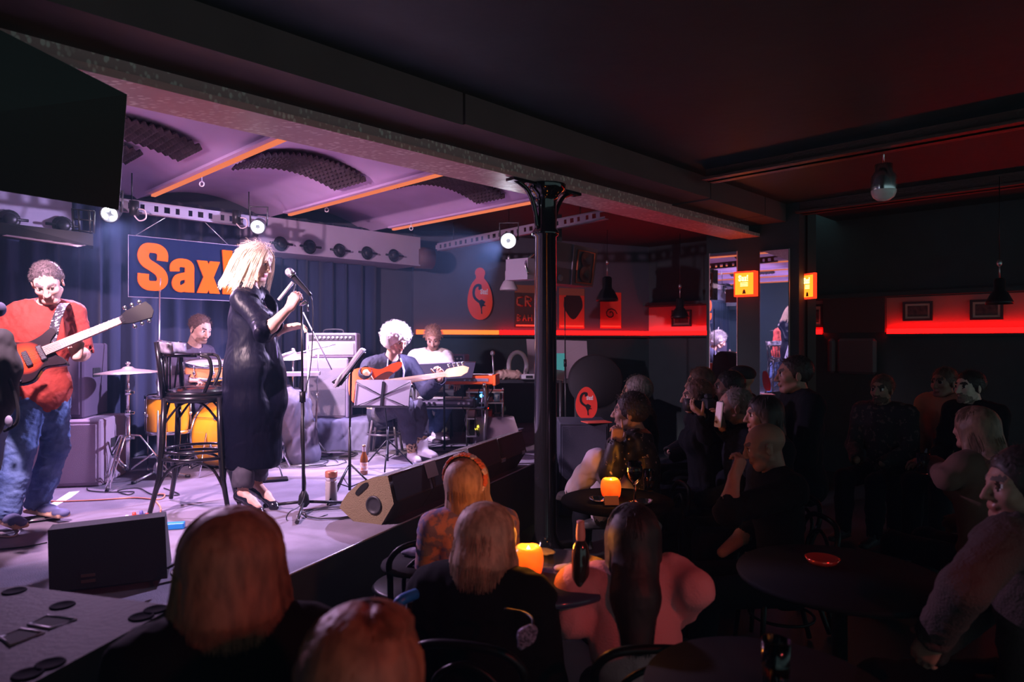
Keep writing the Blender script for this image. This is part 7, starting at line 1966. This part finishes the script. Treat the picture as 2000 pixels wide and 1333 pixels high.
mb = MB(); mb.box(P(590, 730, 6.1), (.30, .25, .03), 0, (0, 0, .2)); mb.build('keyboard_end', mat('kb_end', (.3, .28, .34), .5), t, True)
mb = MB(); mb.tube([P(560, 872, 6.0), P(590, 735, 6.1)], .014, 8); mb.tube([P(592, 870, 6.1), P(566, 735, 6.1)], .014, 8); mb.build('cross_legs', m_blk, t, True)
t = thing('tape_patch', 'square patch of brown tape on the corner of the second stage monitor', 'tape', tuple(P(843, 905, 4.5)))
x_ = EDGE_D; y_ = Vector((EDGE_D.y, -EDGE_D.x, 0)); b0 = Vector((-1.033, 4.09, STZ)) + x_ * .40
mb = MB(); q = [b0 + y_ * .30 + Vector((0, 0, .289)), b0 + x_ * .14 + y_ * .30 + Vector((0, 0, .289)), b0 + x_ * .14 + y_ * .346 + Vector((0, 0, .295)), b0 + y_ * .346 + Vector((0, 0, .295)), b0 + x_ * .14 + y_ * .376 + Vector((0, 0, .20)), b0 + y_ * .376 + Vector((0, 0, .20))]
mb.add(q, [(0, 1, 2, 3), (3, 2, 4, 5)]); o = mb.build('tape', mat('tape_brown', (.17, .12, .10), .6), t, True)
for s_, nm in ((1.52, 'left'), (1.93, 'right')):
    mb = MB(); mb.box(Vector((-1.033, 4.09, STZ)) + x_ * s_ + y_ * .40 + Vector((0, 0, .14)), (.07, .02, .03), 0, (0, 0, yawE), .004); solo(mb, 'corner_piece', m_steel, nm + ' pale metal corner piece on the end stage monitor', 'metal fitting')
# dark cloth bag hanging at the left edge
t = thing('gig_bag', 'black gig bag hanging at the left edge in front of the guitarist', 'bag', tuple(P(8, 700, 3.3)))
S = Sdf(); S.chain([P(4, 662, 3.35), P(-2, 720, 3.35), P(-12, 780, 3.35), P(-20, 850, 3.35)], [.05, .09, .09, .04], k=.04)
sdf_obj(S, .01, 'bag_body', mat('bag_black', (.008, .008, .009), .9), t, folds(.008, 20, 3))
mb = MB(); mb.tube(smooth_path([P(18, 740, 3.3), P(33, 785, 3.3), P(33, 825, 3.3), P(8, 842, 3.3)], 5), .008, 6); mb.build('strap', MATS['bag_black'], t, True)
mb = MB(); mb.ell(P(17, 823, 3.28), (.018, .01, .028)); mb.build('tag', mat('tag_pale', (.45, .42, .55), .6), t, True)
mb = MB(); mb.tube([P(-22, 850, 3.35), Vector((P(-22, 850, 3.35).x, 3.35, STZ))], .012, 8); mb.build('support_pole', m_blk, t, True)
t = thing('foam_microphone', 'black foam ball microphone poking in at the left edge', 'microphone', tuple(P(-2, 604, 3.2)))
mb = MB(); mb.ell((0, 0, 0), (.03, .03, .035)); mb.build('windscreen', mat('foam_black', (.03, .03, .06), .95), t)
mb = MB(); mb.tube([(-.02, 0, 0), (-.25, 0, -.05)], .012, 8); mb.build('handle', m_blk, t)
# ================================================================== the audience
m_dk = [mat('cloth_black', (.005, .006, .007), .9, spec=.2), mat('cloth_navy', (.006, .008, .012), .9, spec=.2), mat('cloth_char', (.012, .012, .013), .9, spec=.2)]
def hairmat(n, c): return mat('hair_' + n, c, .55, noise_amt=.45, noise_scale=45, stretch=(1, 1, .3))
m_hdark = hairmat('dark', (.035, .022, .018)); m_hbrown = hairmat('brown', (.14, .07, .045)); m_hblond = hairmat('honey', (.62, .40, .26)); m_hgrey = hairmat('grey', (.22, .18, .16)); m_hred = hairmat('copper', (.36, .14, .08))
def aud(label, px, py, Y, face, hair, m_hair, m_top, fem=False, sc=1., standing=False, lean=.05, hd=None, hup=None, h=.009, skin=None, beard=False, mod=None, hands='none', sleeve=1., topname='jacket', hairkw={}, neckopen=.0, legs=True, zR=None, zL=None, trousers=None, curlR=(.5,) * 4, curlL=(.5,) * 4, infl=.022):
    hc = P(px, py, Y); f = math.radians(face)
    F = Vector((-math.sin(f), math.cos(f), 0))
    pel_z = hc.z - .665 * sc
    base = Vector((hc.x, hc.y, 0)) - F * (.03 + lean * .66) * sc
    J = pose(base, f, sc, not standing, lean, (pel_z - .08) if not standing else .45, fem)
    if standing:
        dz = hc.z - J['head'].z
        for k in J:
            if isinstance(J[k], Vector) and k not in ('F', 'X', 'up', 'hd', 'hup') and k[:2] not in ('an', 'to', 'yd'): J[k] = J[k] + Vector((0, 0, dz))
    J['head'] = hc
    if hd: J['hd'] = Vector(hd)
    if hup: J['hup'] = Vector(hup)
    t = thing('person', label, 'person', (base.x, base.y, 0))
    if mod: mod(J)
    person_body(J, t, skin or SKA, h, beard=beard, hands=hands, zR=zR, zL=zL, curlR=curlR, curlL=curlL, jaw=1. if not fem else .93)
    S = Sdf(); add_top(S, J, infl, sleeve, .08, neck=neckopen); sdf_obj(S, h * 1.25, topname, m_top, t, folds(.008, 26, int(px)))
    if legs:
        S = Sdf(); add_legs(S, J, .018, .98); sdf_obj(S, h * 1.5, 'trousers', trousers or m_dk[1], t, folds(.006, 24, int(py)))
        for n in 'RL':
            S = Sdf(); add_shoe(S, J['an' + n], J['toe' + n], 1.); sdf_obj(S, .012, 'shoe', [MATS['black_shoe'], MATS['sole_dark']], t)
    if hair == 'short': short_hair(J, t, m_hair, h=.007, seed=int(px), **{**dict(thick=.014, n=260), **hairkw})
    elif hair == 'long': long_hair(J, t, m_hair, seed=int(px), **{**dict(length=.22, n=500), **hairkw})
    return J, t
SKA = skinset('aud', (.44, .25, .18), hair=(.06, .04, .03))
SKR = skinset('ruddy', (.38, .19, .14), hair=(.10, .07, .06))
# -- closest to the camera
aud('person with a straight auburn bob seen from behind, nearest the black stage monitor', 452, 1098, 1.5, 22, 'long', m_hred, m_dk[0], True, 1.0, hairkw=dict(length=.175, n=2200, wid=1.22, thick=.0009, flare=.28, h=.006, face=True), infl=.03)
aud('person with parted auburn hair, only the crown showing at the bottom edge', 703, 1322, 1.13, 12, 'long', m_hred, m_dk[0], True, 1.0, hairkw=dict(length=.20, n=2200, wid=1.10, thick=.0008, part=.016, h=.005), infl=.03)
JF, tF = aud('person with blond hair and an orange flower headband, back turned, at the first table', 915, 942, 3.05, 8, 'long', m_hblond, mat('blouse_print', (.55, .30, .30), .8, noise_amt=1, noise_scale=26, color2=(.22, .20, .38), thr=(.45, .55)), True, .98, lean=-.02, hd=(.35, .9, .18), topname='floral_blouse', hairkw=dict(length=.24, n=1300, wid=1.08, thick=.0012, h=.006), infl=.016)
fb = thing('flower_headband', 'headband of small orange and cream fabric flowers on blond hair', 'headband', tuple(JF['head']))
T = JF['T']; m_fl = mat('petal_orange', (.95, .22, .08), .6); m_fl2 = mat('petal_cream', (.9, .7, .6), .6)
arc = [T @ Vector((.098 * math.cos(a), -.035 + .012 * math.sin(a), .040 + .098 * math.sin(a))) for a in [math.radians(x) for x in range(-25, 206, 15)]]
mb = MB(); mb.tube(arc, .006, 8); mb.build('band', mat('band_green', (.05, .06, .04), .7), fb, True)
rr = random.Random(3)
for i, p in enumerate(arc):
    mb = MB(); nrm = (p - T @ Vector((0, -.03, .03))).normalized(); Tf = look(p + nrm * .008, nrm)
    for k in range(5):
        a = 2 * PI * k / 5 + i; mb.ell((.010 * math.cos(a), .010 * math.sin(a), 0), (.011, .011, .006), 0, 8, 5, T=Tf)
    mb.build('flower', m_fl if i % 3 else m_fl2, fb, True)
aud('person with blond hair and wide black coat, seated before the flower headband', 948, 1052, 2.38, -14, 'long', m_hblond, m_dk[0], True, 1.02, lean=.10, hd=(.12, .95, -.25), hairkw=dict(length=.17, n=1600, wid=1.12, thick=.0011, flare=.22, h=.006), infl=.05, topname='coat')
def mE(J):
    J['shL'] = P(1120, 1146, 2.42); J['elL'] = P(1118, 1210, 2.36); J['wrL'] = P(1072, 1150, 2.58); J['shR'] = P(1322, 1128, 2.40); J['elR'] = P(1356, 1150, 2.3); J['wrR'] = P(1290, 1230, 2.6)
aud('person with long dark hair and pink sweater leaning on the first table', 1236, 1050, 2.42, -6, 'long', hairmat('espresso', (.022, .014, .012)), mat('pink_sweater', (.72, .30, .32), .9, bump=.3, bump_scale=150), True, 1.0, lean=.12, mod=mE, hands='L', topname='pink_sweater', hairkw=dict(length=.34, n=1600, wid=1.02, thick=.0012, push=.12, flare=-.15), infl=.024)
# -- the seated profile in the patterned shirt
def mF(J):
    J['shR'] = P(1205, 872, 4.45); J['shL'] = P(1238, 868, 4.15); J['elL'] = P(1192, 925, 4.05); J['wrL'] = P(1203, 868, 4.05); J['elR'] = P(1205, 925, 4.4); J['wrR'] = P(1180, 915, 4.3)
    J['ydL'] = Vector((.12, .1, .9)); J['knL'] = P(1166, 900, 4.2); J['anL'] = P(1118, 962, 4.35); J['toeL'] = P(1100, 975, 4.4); J['knR'] = P(1180, 905, 4.5); J['anR'] = P(1170, 1010, 4.6); J['toeR'] = P(1150, 1030, 4.6)
m_pat = mat('sequin_black', (.010, .010, .012), .5, noise_amt=1, noise_scale=34, color2=(.50, .38, .36), thr=(.30, .36))
aud('person in profile with dark hair and a black patterned shirt, chin on hand, pale trousers', 1230, 806, 4.25, 92, 'short', m_hdark, m_pat, False, .98, lean=.10, hd=(-.95, .25, .05), h=.0065, mod=mF, hands='L', zL=Vector((.3, -.8, .2)), topname='patterned_shirt', hairkw=dict(thick=.024, length=.03, n=600), trousers=mat('trousers_pale', (.66, .58, .66), .8), curlL=(.2, .9, 1, 1))
aud('person with grey-brown hair peeking over the one in the patterned shirt', 1242, 768, 4.95, 78, 'short', m_hgrey, m_dk[0], sc=.98, hairkw=dict(thick=.018))
aud('person with brown hair at the very back, head just above the photographer', 1366, 748, 5.3, 85, 'short', m_hbrown, m_dk[2], True, sc=.98, hairkw=dict(thick=.02))
def mH(J):
    J['elL'] = P(1380, 850, 4.4); J['wrL'] = P(1372, 812, 4.3); J['elR'] = P(1395, 845, 4.8); J['wrR'] = P(1388, 780, 4.75); J['ydL'] = Vector((-.6, 0, .5)); J['ydR'] = Vector((-.7, -.1, .2))
aud('photographer in profile with red-brown hair raising a black camera', 1360, 776, 4.6, 90, 'short', m_hbrown, m_dk[0], True, sc=.96, h=.007, mod=mH, hands='both', zL=Vector((0, -.2, -1)), zR=Vector((.2, 0, 1)), hairkw=dict(thick=.022, length=.03))
t = thing('camera', 'black photo camera with a long lens held by the photographer', 'camera', tuple(P(1372, 794, 4.45)))
mb = MB(); mb.box((.04, 0, 0), (.07, .13, .10), 0, None, .012); mb.build('camera_body', m_blkp, t)
mb = MB(); mb.lathe([(0, 0), (.036, 0), (.036, .07), (.042, .08), (.042, .13), (0, .125)], frame((.01, 0, 0), (0, 1, 0), (0, 0, 1), (-1, 0, .1)) , 24); mb.build('lens', m_blkp, t)
mb = MB(); mb.box((.04, 0, .065), (.05, .05, .035), 0, None, .01); mb.build('viewfinder', m_blkp, t)
aud('man in profile with dark hair, behind the phone', 1422, 758, 4.95, 88, 'short', m_hdark, m_dk[0], skin=SKR, h=.007, hairkw=dict(thick=.014))
JK2, tK2 = aud('person in a dark brimmed cap behind the row, face hidden', 1446, 745, 5.4, 86, 'none', m_hdark, m_dk[0], sc=1.)
cp = thing('brimmed_cap', 'dark flat cap with a curved brim on a back-row listener', 'cap', tuple(JK2['head']))
S = Sdf(); S.T = JK2['T']; S.ell((0, -.01, .06), (.09, .112, .068), k=.01); S.ell((0, .10, .045), (.07, .07, .010), k=.01); S.ell((0, -.02, -.04), (.12, .14, .07), k=.01, op=-1); S.T = None
sdf_obj(S, .006, 'crown', mat('cap_dark', (.03, .02, .022), .8), cp)
def mL(J):
    J['elR'] = P(1440, 860, 4.3); J['wrR'] = P(1412, 836, 4.2); J['ydR'] = Vector((-.2, -.1, .8))
aud('balding man filming with a white phone held before his face', 1434, 796, 4.25, 80, 'short', m_hgrey, m_dk[1], skin=SKR, h=.007, lean=.06, hands='R', zR=Vector((.8, 0, 0)), mod=mL, hairkw=dict(thick=.008, hairline=.085, recede=1))
t = thing('mobile_phone', 'white-backed mobile phone held upright in the audience', 'phone', tuple(P(1404, 810, 4.12)), rot=(.0, .12, .2))
mb = MB(); mb.box((0, 0, 0), (.012, .075, .155), 0, None, .005); mb.build('case', mat('phone_white', (.9, .85, .85), .4), t)
mb = MB(); mb.box((.0068, 0, 0), (.002, .068, .145)); mb.build('display', m_blkp, t)
aud('woman in sharp profile with long black hair, right of the phone', 1490, 812, 3.9, 90, 'long', m_hdark, m_dk[0], True, sc=.97, h=.0065, skin=SKR, hairkw=dict(length=.25, n=500))
def mN(J):
    J['elL'] = P(1422, 1000, 3.15); J['wrL'] = P(1434, 932, 3.2); J['ydL'] = Vector((.35, .1, .8))
aud('bald man in profile resting his chin on his hand, lowest of the right group', 1494, 872, 3.45, 92, 'none', m_hdark, m_dk[0], sc=1., h=.006, lean=.1, hd=(-.93, .2, -.25), mod=mN, hands='L', zL=Vector((.6, -.8, 0)), sleeve=.62, skin=SKR, curlL=(.9, 1, 1, 1))
aud('tall man with short dark hair in profile before the right mirror', 1550, 733, 4.3, 84, 'short', m_hdark, m_dk[0], sc=1.0, h=.0065, standing=False, skin=SKR, hairkw=dict(thick=.010), infl=.03)
# -- right-hand group
aud('person with a dark patterned top sitting left at the far right table, half turned', 1722, 762, 5.6, 128, 'short', m_hbrown, mat('top_dark_pattern', (.02, .018, .02), .8, noise_amt=1, noise_scale=26, color2=(.10, .07, .06), thr=(.38, .42)), sc=1., beard=True, hairkw=dict(thick=.016), hands='none')
aud('person in a tan sweater at the far right table, face turned to the stage', 1843, 748, 5.5, 112, 'short', m_hbrown, mat('tan_sweater', (.50, .24, .12), .9), sc=1., skin=SKR, infl=.035, topname='tan_sweater')
aud('man with dark hair, side-lit pale face and open coat, right of the tan sweater', 1893, 757, 5.0, 104, 'short', m_hdark, m_dk[0], sc=1., h=.0065, skin=skinset('pale', (.78, .55, .46), beard=(.2, .13, .1)), hairkw=dict(thick=.014), beard=True)
def mT(J):
    J['elL'] = P(1850, 935, 3.5); J['wrL'] = P(1822, 905, 3.75); J['ydL'] = Vector((-.75, .15, .05))
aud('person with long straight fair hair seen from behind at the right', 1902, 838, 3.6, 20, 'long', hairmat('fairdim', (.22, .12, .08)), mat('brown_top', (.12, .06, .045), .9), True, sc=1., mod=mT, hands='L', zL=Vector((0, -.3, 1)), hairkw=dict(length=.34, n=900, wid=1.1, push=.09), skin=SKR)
def mU(J):
    J['shL'] = P(1962, 1062, 2.1); J['elL'] = P(1882, 1150, 2.0); J['wrL'] = P(1828, 1238, 2.15); J['ydL'] = Vector((-.2, .3, -.8))
    J['shR'] = P(2040, 1050, 2.5)
aud('person at the right edge in a pale knitted sweater, arm reaching down, face in profile', 1992, 952, 2.3, 86, 'short', m_hdark, mat('knit_greige', (.06, .038, .036), .95, bump=.5, bump_scale=120), sc=1.06, h=.007, mod=mU, hands='L', zL=Vector((-.8, -.4, 0)), topname='knitted_sweater', skin=SKR, hairkw=dict(thick=.02), infl=.020)
# ---- chairs
m_chair = mat('chair_black', (.005, .006, .006), .4, spec=.3)
def chair_proto(loc, rotz, lab):
    t = thing('bentwood_chair', lab, 'chair', loc, rotz, 'black bentwood chairs of the audience'); sz = .45
    mb = MB(); mb.lathe([(0, sz - .03), (.19, sz - .03), (.205, sz - .015), (.19, sz), (0, sz + .004)], n=28); mb.build('seat', m_chair, t)
    for x, y in ((-.14, .14), (.14, .14)):
        mb = MB(); mb.tube([(x, y, sz - .02), (x * 1.25, y * 1.25, .012)], [.016, .012], 8); mb.build('leg', m_chair, t)
    for s in (-1, 1):
        mb = MB(); mb.tube(smooth_path([(s * .20, -.24, .012), (s * .165, -.17, .25), (s * .16, -.15, sz), (s * .17, -.18, .56)], 4), .014, 8); mb.build('leg', m_chair, t)
    mb = MB(); mb.tube(smooth_path([(-.17, -.18, .55), (-.175, -.20, .64), (-.10, -.22, .70), (.10, -.22, .70), (.175, -.20, .64), (.17, -.18, .55)], 5), .014, 10); mb.build('back_bow', m_chair, t)
    mb = MB(); mb.tube(smooth_path([(-.10, -.16, sz), (-.10, -.19, .58), (0, -.20, .64), (.10, -.19, .58), (.10, -.16, sz)], 5), .010, 8); mb.build('inner_bow', m_chair, t)
    mb = MB(); mb.tube([(.155 * math.cos(a), .155 * math.sin(a), .22) for a in [2 * PI * i / 24 for i in range(24)]], .008, 6, 0, True); mb.build('stretcher_ring', m_chair, t)
    return t
c0 = chair_proto((-.46, 3.25, 0), math.radians(25), 'black bentwood chair with curved back glinting left of the flower headband')
km = {}
for c in COL.objects:
    if c.parent is not None: km.setdefault(c.parent.name, []).append(c)
for loc, rz, lab in (((-.09, 2.22, 0), -14, 'black chair under the person in the wide black coat'), ((.42, 2.20, 0), 0, 'black chair under the person in the pink sweater'), ((.85, 4.25, 0), 92, 'black chair under the person in the patterned shirt'),
                     ((1.36, 3.45, 0), 92, 'black chair under the bald man with chin on hand'), ((1.48, 3.9, 0), 90, 'black chair under the woman with long black hair'), ((2.45, 3.5, 0), 20, 'black chair under the person with long fair hair'), ((1.78, 2.3, 0), 86, 'black chair under the person at the right edge')):
    copy_tree(c0, None, loc, math.radians(rz), lab, km)
# ---- tables with candles, glasses, bottles
def round_table(lab, c, r, z, m=None):
    t = thing('bistro_table', lab, 'table', (c[0], c[1], 0))
    mb = MB(); mb.lathe([(0, z - .022), (r, z - .022), (r + .004, z - .011), (r, z), (0, z)], n=48); mb.build('table_top', m or mat('table_black', (.005, .007, .008), .8, spec=.15), t)
    mb = MB(); mb.lathe([(.20, 0), (.20, .015), (.03, .05), (.026, z - .03), (.08, z - .022)], n=24); mb.build('pedestal', m_chair, t)
    return t
def candle(lab, loc, r, h, power, col=(1, .30, .03)):
    t = thing('candle_lamp', lab, 'candle lamp', tuple(loc))
    m = bpy.data.materials.get('wax_glow_%d' % int(h * 1000))
    if m is None:
        m = bpy.data.materials.new('wax_glow_%d' % int(h * 1000)); m.use_nodes = True; nt = m.node_tree; b = nt.nodes['Principled BSDF']
        tc = nt.nodes.new('ShaderNodeTexCoord'); gr = nt.nodes.new('ShaderNodeTexNoise'); gr.inputs['Scale'].default_value = 22; nt.links.new(tc.outputs['Object'], gr.inputs[0])
        sp = nt.nodes.new('ShaderNodeSeparateXYZ'); nt.links.new(tc.outputs['Object'], sp.inputs[0])
        ml = nt.nodes.new('ShaderNodeMath'); ml.operation = 'MULTIPLY'; ml.inputs[1].default_value = .75 / h; nt.links.new(sp.outputs[2], ml.inputs[0])
        ad = nt.nodes.new('ShaderNodeMath'); ad.operation = 'ADD'; nt.links.new(ml.outputs[0], ad.inputs[0])
        m3 = nt.nodes.new('ShaderNodeMath'); m3.operation = 'MULTIPLY'; m3.inputs[1].default_value = .5; nt.links.new(gr.outputs[0], m3.inputs[0]); nt.links.new(m3.outputs[0], ad.inputs[1])
        r_ = nt.nodes.new('ShaderNodeValToRGB'); r_.color_ramp.elements[0].position = .3; r_.color_ramp.elements[0].color = (1, .02, .002, 1); r_.color_ramp.elements[1].position = .95; r_.color_ramp.elements[1].color = (1, .20, .008, 1)
        nt.links.new(ad.outputs[0], r_.inputs[0]); nt.links.new(r_.outputs[0], b.inputs['Emission Color']); b.inputs['Emission Strength'].default_value = 1.0
        b.inputs['Base Color'].default_value = (.9, .3, .08, 1); b.inputs['Roughness'].default_value = .35; MATS[m.name] = m
    S = Sdf(); z0 = loc[2]; c = Vector(loc)
    S.ell((c.x, c.y, z0 + h * .54), (r * 1.02, r * 1.02, h * .53), k=.01); S.box((c.x, c.y, z0 + h * .5), (r * .92, r * .92, h * .49), None, r * .45, .02)
    S.box((c.x, c.y, z0 - .1), (r * 2, r * 2, .1), None, .001, .001, op=-1); S.ell((c.x, c.y, z0 + h * 1.02), (r * .6, r * .6, h * .28), k=.01, op=-1)
    sdf_obj(S, .005, 'wax_bowl', m, t, folds(.002, 25, 2))
    mb = MB(); mb.lathe([(0, h * .78), (.007, h * .82), (.006, h * .92), (0, h * 1.02)], n=10); mb.build('flame', emat('flame', (1, .62, .2), 12), t)
    point('candle_light', c + Vector((0, 0, h + .05)), power, col, .03)
    return t
TZ = .74
def tb(px, py, z=TZ):
    Y = (HC - z) * FPX / (py - 666); return Vector(((px - 1000) / FPX * Y, Y, z))
c1 = tb(1052, 1118); round_table('small round black table with the nearer glowing orange candle', c1, .30, TZ, mat('table_lit', (.05, .06, .11), .14))  # lighter blue-grey top, the light on it painted into the colour
k1 = tb(1032, 1122); candle('nearer glowing orange wax candle lamp, on the first round table', k1, .052, .105, 3.0)
c2 = tb(1205, 976); round_table('small round black table with the farther orange candle and wine glass', c2, .30, TZ)
k2 = tb(1193, 972); candle('farther glowing orange wax candle lamp, beside the wine glass', k2, .052, .105, 2.6)
m_cl = mat('clear_glass', (1, 1, 1), .02, trans=1., ior=1.45)
def glass(lab, loc, kind, sc=1.):
    t = thing('wine_glass' if kind == 'wine' else 'tumbler', lab, 'glass', tuple(loc))
    if kind == 'wine':
        pr = [(0, 0), (.034, .001), (.033, .004), (.006, .008), (.0045, .09), (.012, .10), (.036, .13), (.042, .165), (.036, .215), (.034, .215), (.040, .165), (.034, .132), (.0, .103)]
        liq = [(0, .105), (.033, .133), (.038, .155), (.038, .165), (0, .165)]
    else:
        pr = [(0, 0), (.030, 0), (.036, .12), (.034, .12), (.028, .006), (0, .006)]; liq = [(0, .007), (.028, .008), (.031, .06), (0, .06)]
    mb = MB(); mb.lathe([(a * sc, b * sc) for a, b in pr], n=28); mb.build('bowl', m_cl, t)
    mb = MB(); mb.lathe([(a * sc, b * sc) for a, b in liq], n=24); mb.build('drink', mat('red_wine', (.10, .008, .006), .1) if kind == 'wine' else mat('amber_drink', (.75, .35, .04), .1), t)
glass('tall wine glass of red wine beside the farther candle', tb(1240, 980), 'wine', 1.0)
glass('small tumbler behind the wine glass', tb(1268, 958), 'tumbler')
glass('tumbler with amber drink at the bottom edge of the view', tb(1515, 1345), 'tumbler')
for px, py, lab in ((1752, 842, 'left tumbler on the far right table'), (1772, 838, 'middle tumbler with greenish glint on the far right table'), (1796, 836, 'right tumbler on the far right table')):
    Y = (HC - .80) * FPX / (py - 666); glass(lab, (((px - 1000) / FPX * Y), Y, .80), 'tumbler', 1.2)
Yr = (HC - .80) * FPX / (838 - 666); c3 = ((1770 - 1000) / FPX * Yr, Yr); round_table('round black table of the far right group', c3, .42, .80)
candle('small candle lamp glowing on the far right table', (c3[0] - .22, c3[1] - .05, .80), .035, .05, 1.6, (1, .25, .05))
g_ = (P(1803, 925, 3.7)); glass('glass held under the hand of the person with long fair hair', (g_.x, g_.y, g_.z), 'tumbler', .9)
c4 = tb(1640, 1120); round_table('dark round table at the lower right with a red glint', c4, .36, TZ)
t = thing('ashtray', 'small shallow dish coloured as if catching red light on the lower right table', 'dish', tuple(tb(1606, 1100)))
mb = MB(); mb.lathe([(0, .004), (.045, .004), (.06, .022), (.064, .022), (.05, 0), (0, 0)], n=24); mb.build('dish', mat('dish_redlit', (.8, .12, .08), .15, .6), t)  # red glint on the dish is painted as its colour
c5 = tb(1500, 1345); round_table('dark round table cut by the bottom edge', c5, .30, TZ)
# bottle and papers on the first table
b_ = tb(1134, 1150)
t = thing('beer_bottle', 'dark beer bottle with a pale neck label on the first table', 'bottle', tuple(b_))
mb = MB(); mb.lathe([(0, 0), (.029, 0), (.031, .01), (.031, .125), (.026, .15), (.014, .17)], n=24); mb.build('glass', mat('bottle_dark', (.03, .015, .01), .08, coat=.6), t)
mb = MB(); mb.lathe([(.0145, .168), (.0165, .18), (.0155, .205), (.013, .225), (.013, .235), (0, .235)], n=20); mb.build('neck_label', mat('neck_paper', (.75, .30, .24), .5), t)
for px, py, lab, a in ((1000, 1088, 'crumpled pale napkin on the first table, left of the candle', .3), (1062, 1080, 'folded paper menu on the first table, right of the candle', -.4), (1108, 1112, 'pile of pale snacks on a napkin on the first table', .1)):
    p = tb(px, py); S = Sdf(); S.ell((p.x, p.y, p.z + .006), (.05, .035, .010), R=(0, 0, a)); S.box((p.x, p.y, p.z - .05), (.2, .2, .05), None, .001, .001, op=-1)
    props(sdf_obj(S, .005, 'napkin' if 'napkin' in lab[:24] else ('menu' if 'menu' in lab else 'snack_napkin'), mat('napkin_lilac', (.45, .42, .55), .8), None, folds(.005, 40, int(px))), lab, 'napkin')
p = tb(1047, 1173); mb = MB(); mb.box((p.x, p.y, p.z + .004), (.05, .07, .008), 0, (0, 0, .2), .003); solo(mb, 'coaster', mat('coaster_blue', (.25, .28, .45), .5), 'small pale coaster at the near edge of the first table', 'coaster')
for px, py, lab in ((1170, 980, 'small glass dish left of the farther candle'), (1258, 985, 'glinting glass dish right of the wine glass')):
    t = thing('glass_dish', lab, 'dish', tuple(tb(px, py))); mb = MB(); mb.lathe([(0, .003), (.035, .003), (.05, .02), (.052, .02), (.038, 0), (0, 0)], n=24); mb.build('bowl', m_cl, t)
t = thing('menu_card', 'small folded menu card standing before the farther candle', 'card', tuple(tb(1194, 985)))
for s in (-1, 1):
    mb = MB(); mb.box((0, s * .012, .022), (.075, .002, .048), 0, (s * .45, 0, 0)); mb.build('card_side', mat('card_amber', (.85, .55, .2), .5), t)
# glitter shoe or bag below the first table, foot on the floor by the stage
t = thing('glitter_bag', 'small glittering lilac bag lying low near the bottom centre', 'bag', tuple(P(1027, 1246, 1.9)))
S = Sdf(); S.chain([P(1018, 1262, 1.9), P(1028, 1243, 1.9), P(1038, 1232, 1.9)], [.012, .026, .018], k=.01, flat=((0, 1, 0), .5))
mb = MB(); mb.tube(smooth_path([P(1038, 1232, 1.9), P(1040, 1210, 1.95), P(1020, 1196, 2.0), P(985, 1190, 2.0)], 5), .004, 6); mb.build('strap', m_chair, t, True)
sdf_obj(S, .004, 'pouch', mat('glitter', (.55, .5, .75), .25, .4, noise_amt=.8, noise_scale=120, bump=1., bump_scale=150), t)
t = thing('pale_napkin', 'pale crumpled napkin on a low table left of the flower headband', 'napkin', tuple(tb(806, 1080, .60)))
S = Sdf(); p = tb(806, 1082, .60); S.ell((p.x, p.y, p.z + .012), (.06, .035, .016)); sdf_obj(S, .005, 'cloth', mat('napkin_lilac', (.45, .42, .55), .8), t, folds(.012, 30, 4))
ct = tb(815, 1095, .60); round_table('low dark round table beside the stage front', (ct.x, ct.y), .16, .595, mat('table_matt', (.006, .006, .007), .9))
t = thing('blue_stool', 'bright blue curved stool edge beside the wide black coat', 'stool', tuple(P(795, 1180, 2.2)))
mb = MB(); mb.tube(smooth_path([P(770, 1205, 2.2), P(772, 1188, 2.2), P(785, 1172, 2.2), P(812, 1160, 2.25)], 6), .018, 10); mb.build('seat_edge', mat('seat_blue', (.02, .18, .55), .4), t, True)
mb = MB(); mb.cyl(P(800, 1175, 2.25), Vector((P(800, 1175, 2.25).x, 2.25, 0)), .012, n=8); mb.build('leg', m_chair, t, True)
# added unseen red lamp behind the spectators, lighting their backs
t = thing('rear_lamp_added', 'added red lamp behind the audience, out of view', 'lamp', (2.0, -.6, 2.45))
mb = MB(); mb.lathe([(0, .1), (.05, .09), (.12, 0), (.115, 0), (0, .03)], n=24); mb.build('shade', m_blk, t)
mb = MB(); mb.tube([(0, 0, .1), (0, 0, .6)], .005, 6); mb.build('cord', m_blk, t)
spot('rear_lamp_added_light', (2.0, -.6, 2.42), (.35, 1.9, .9), 90, (1, .07, .07), 48, .6, .08)
# ================================================================== thin haze in the club air
hm = bpy.data.materials.new('club_haze'); hm.use_nodes = True
hn = hm.node_tree; hn.nodes.clear()
hv = hn.nodes.new('ShaderNodeVolumeScatter'); hv.inputs['Density'].default_value = .0048; hv.inputs['Anisotropy'].default_value = .35
hv.inputs['Color'].default_value = (.30, .60, .90, 1)
ho = hn.nodes.new('ShaderNodeOutputMaterial'); hn.links.new(hv.outputs[0], ho.inputs['Volume'])
mb = MB(); mb.box((1, 5.2, 1.53), (15, 12, 3.04)); o = mb.build('haze', hm); props(o, 'thin haze hanging in the air of the club', 'haze', kind='stuff')
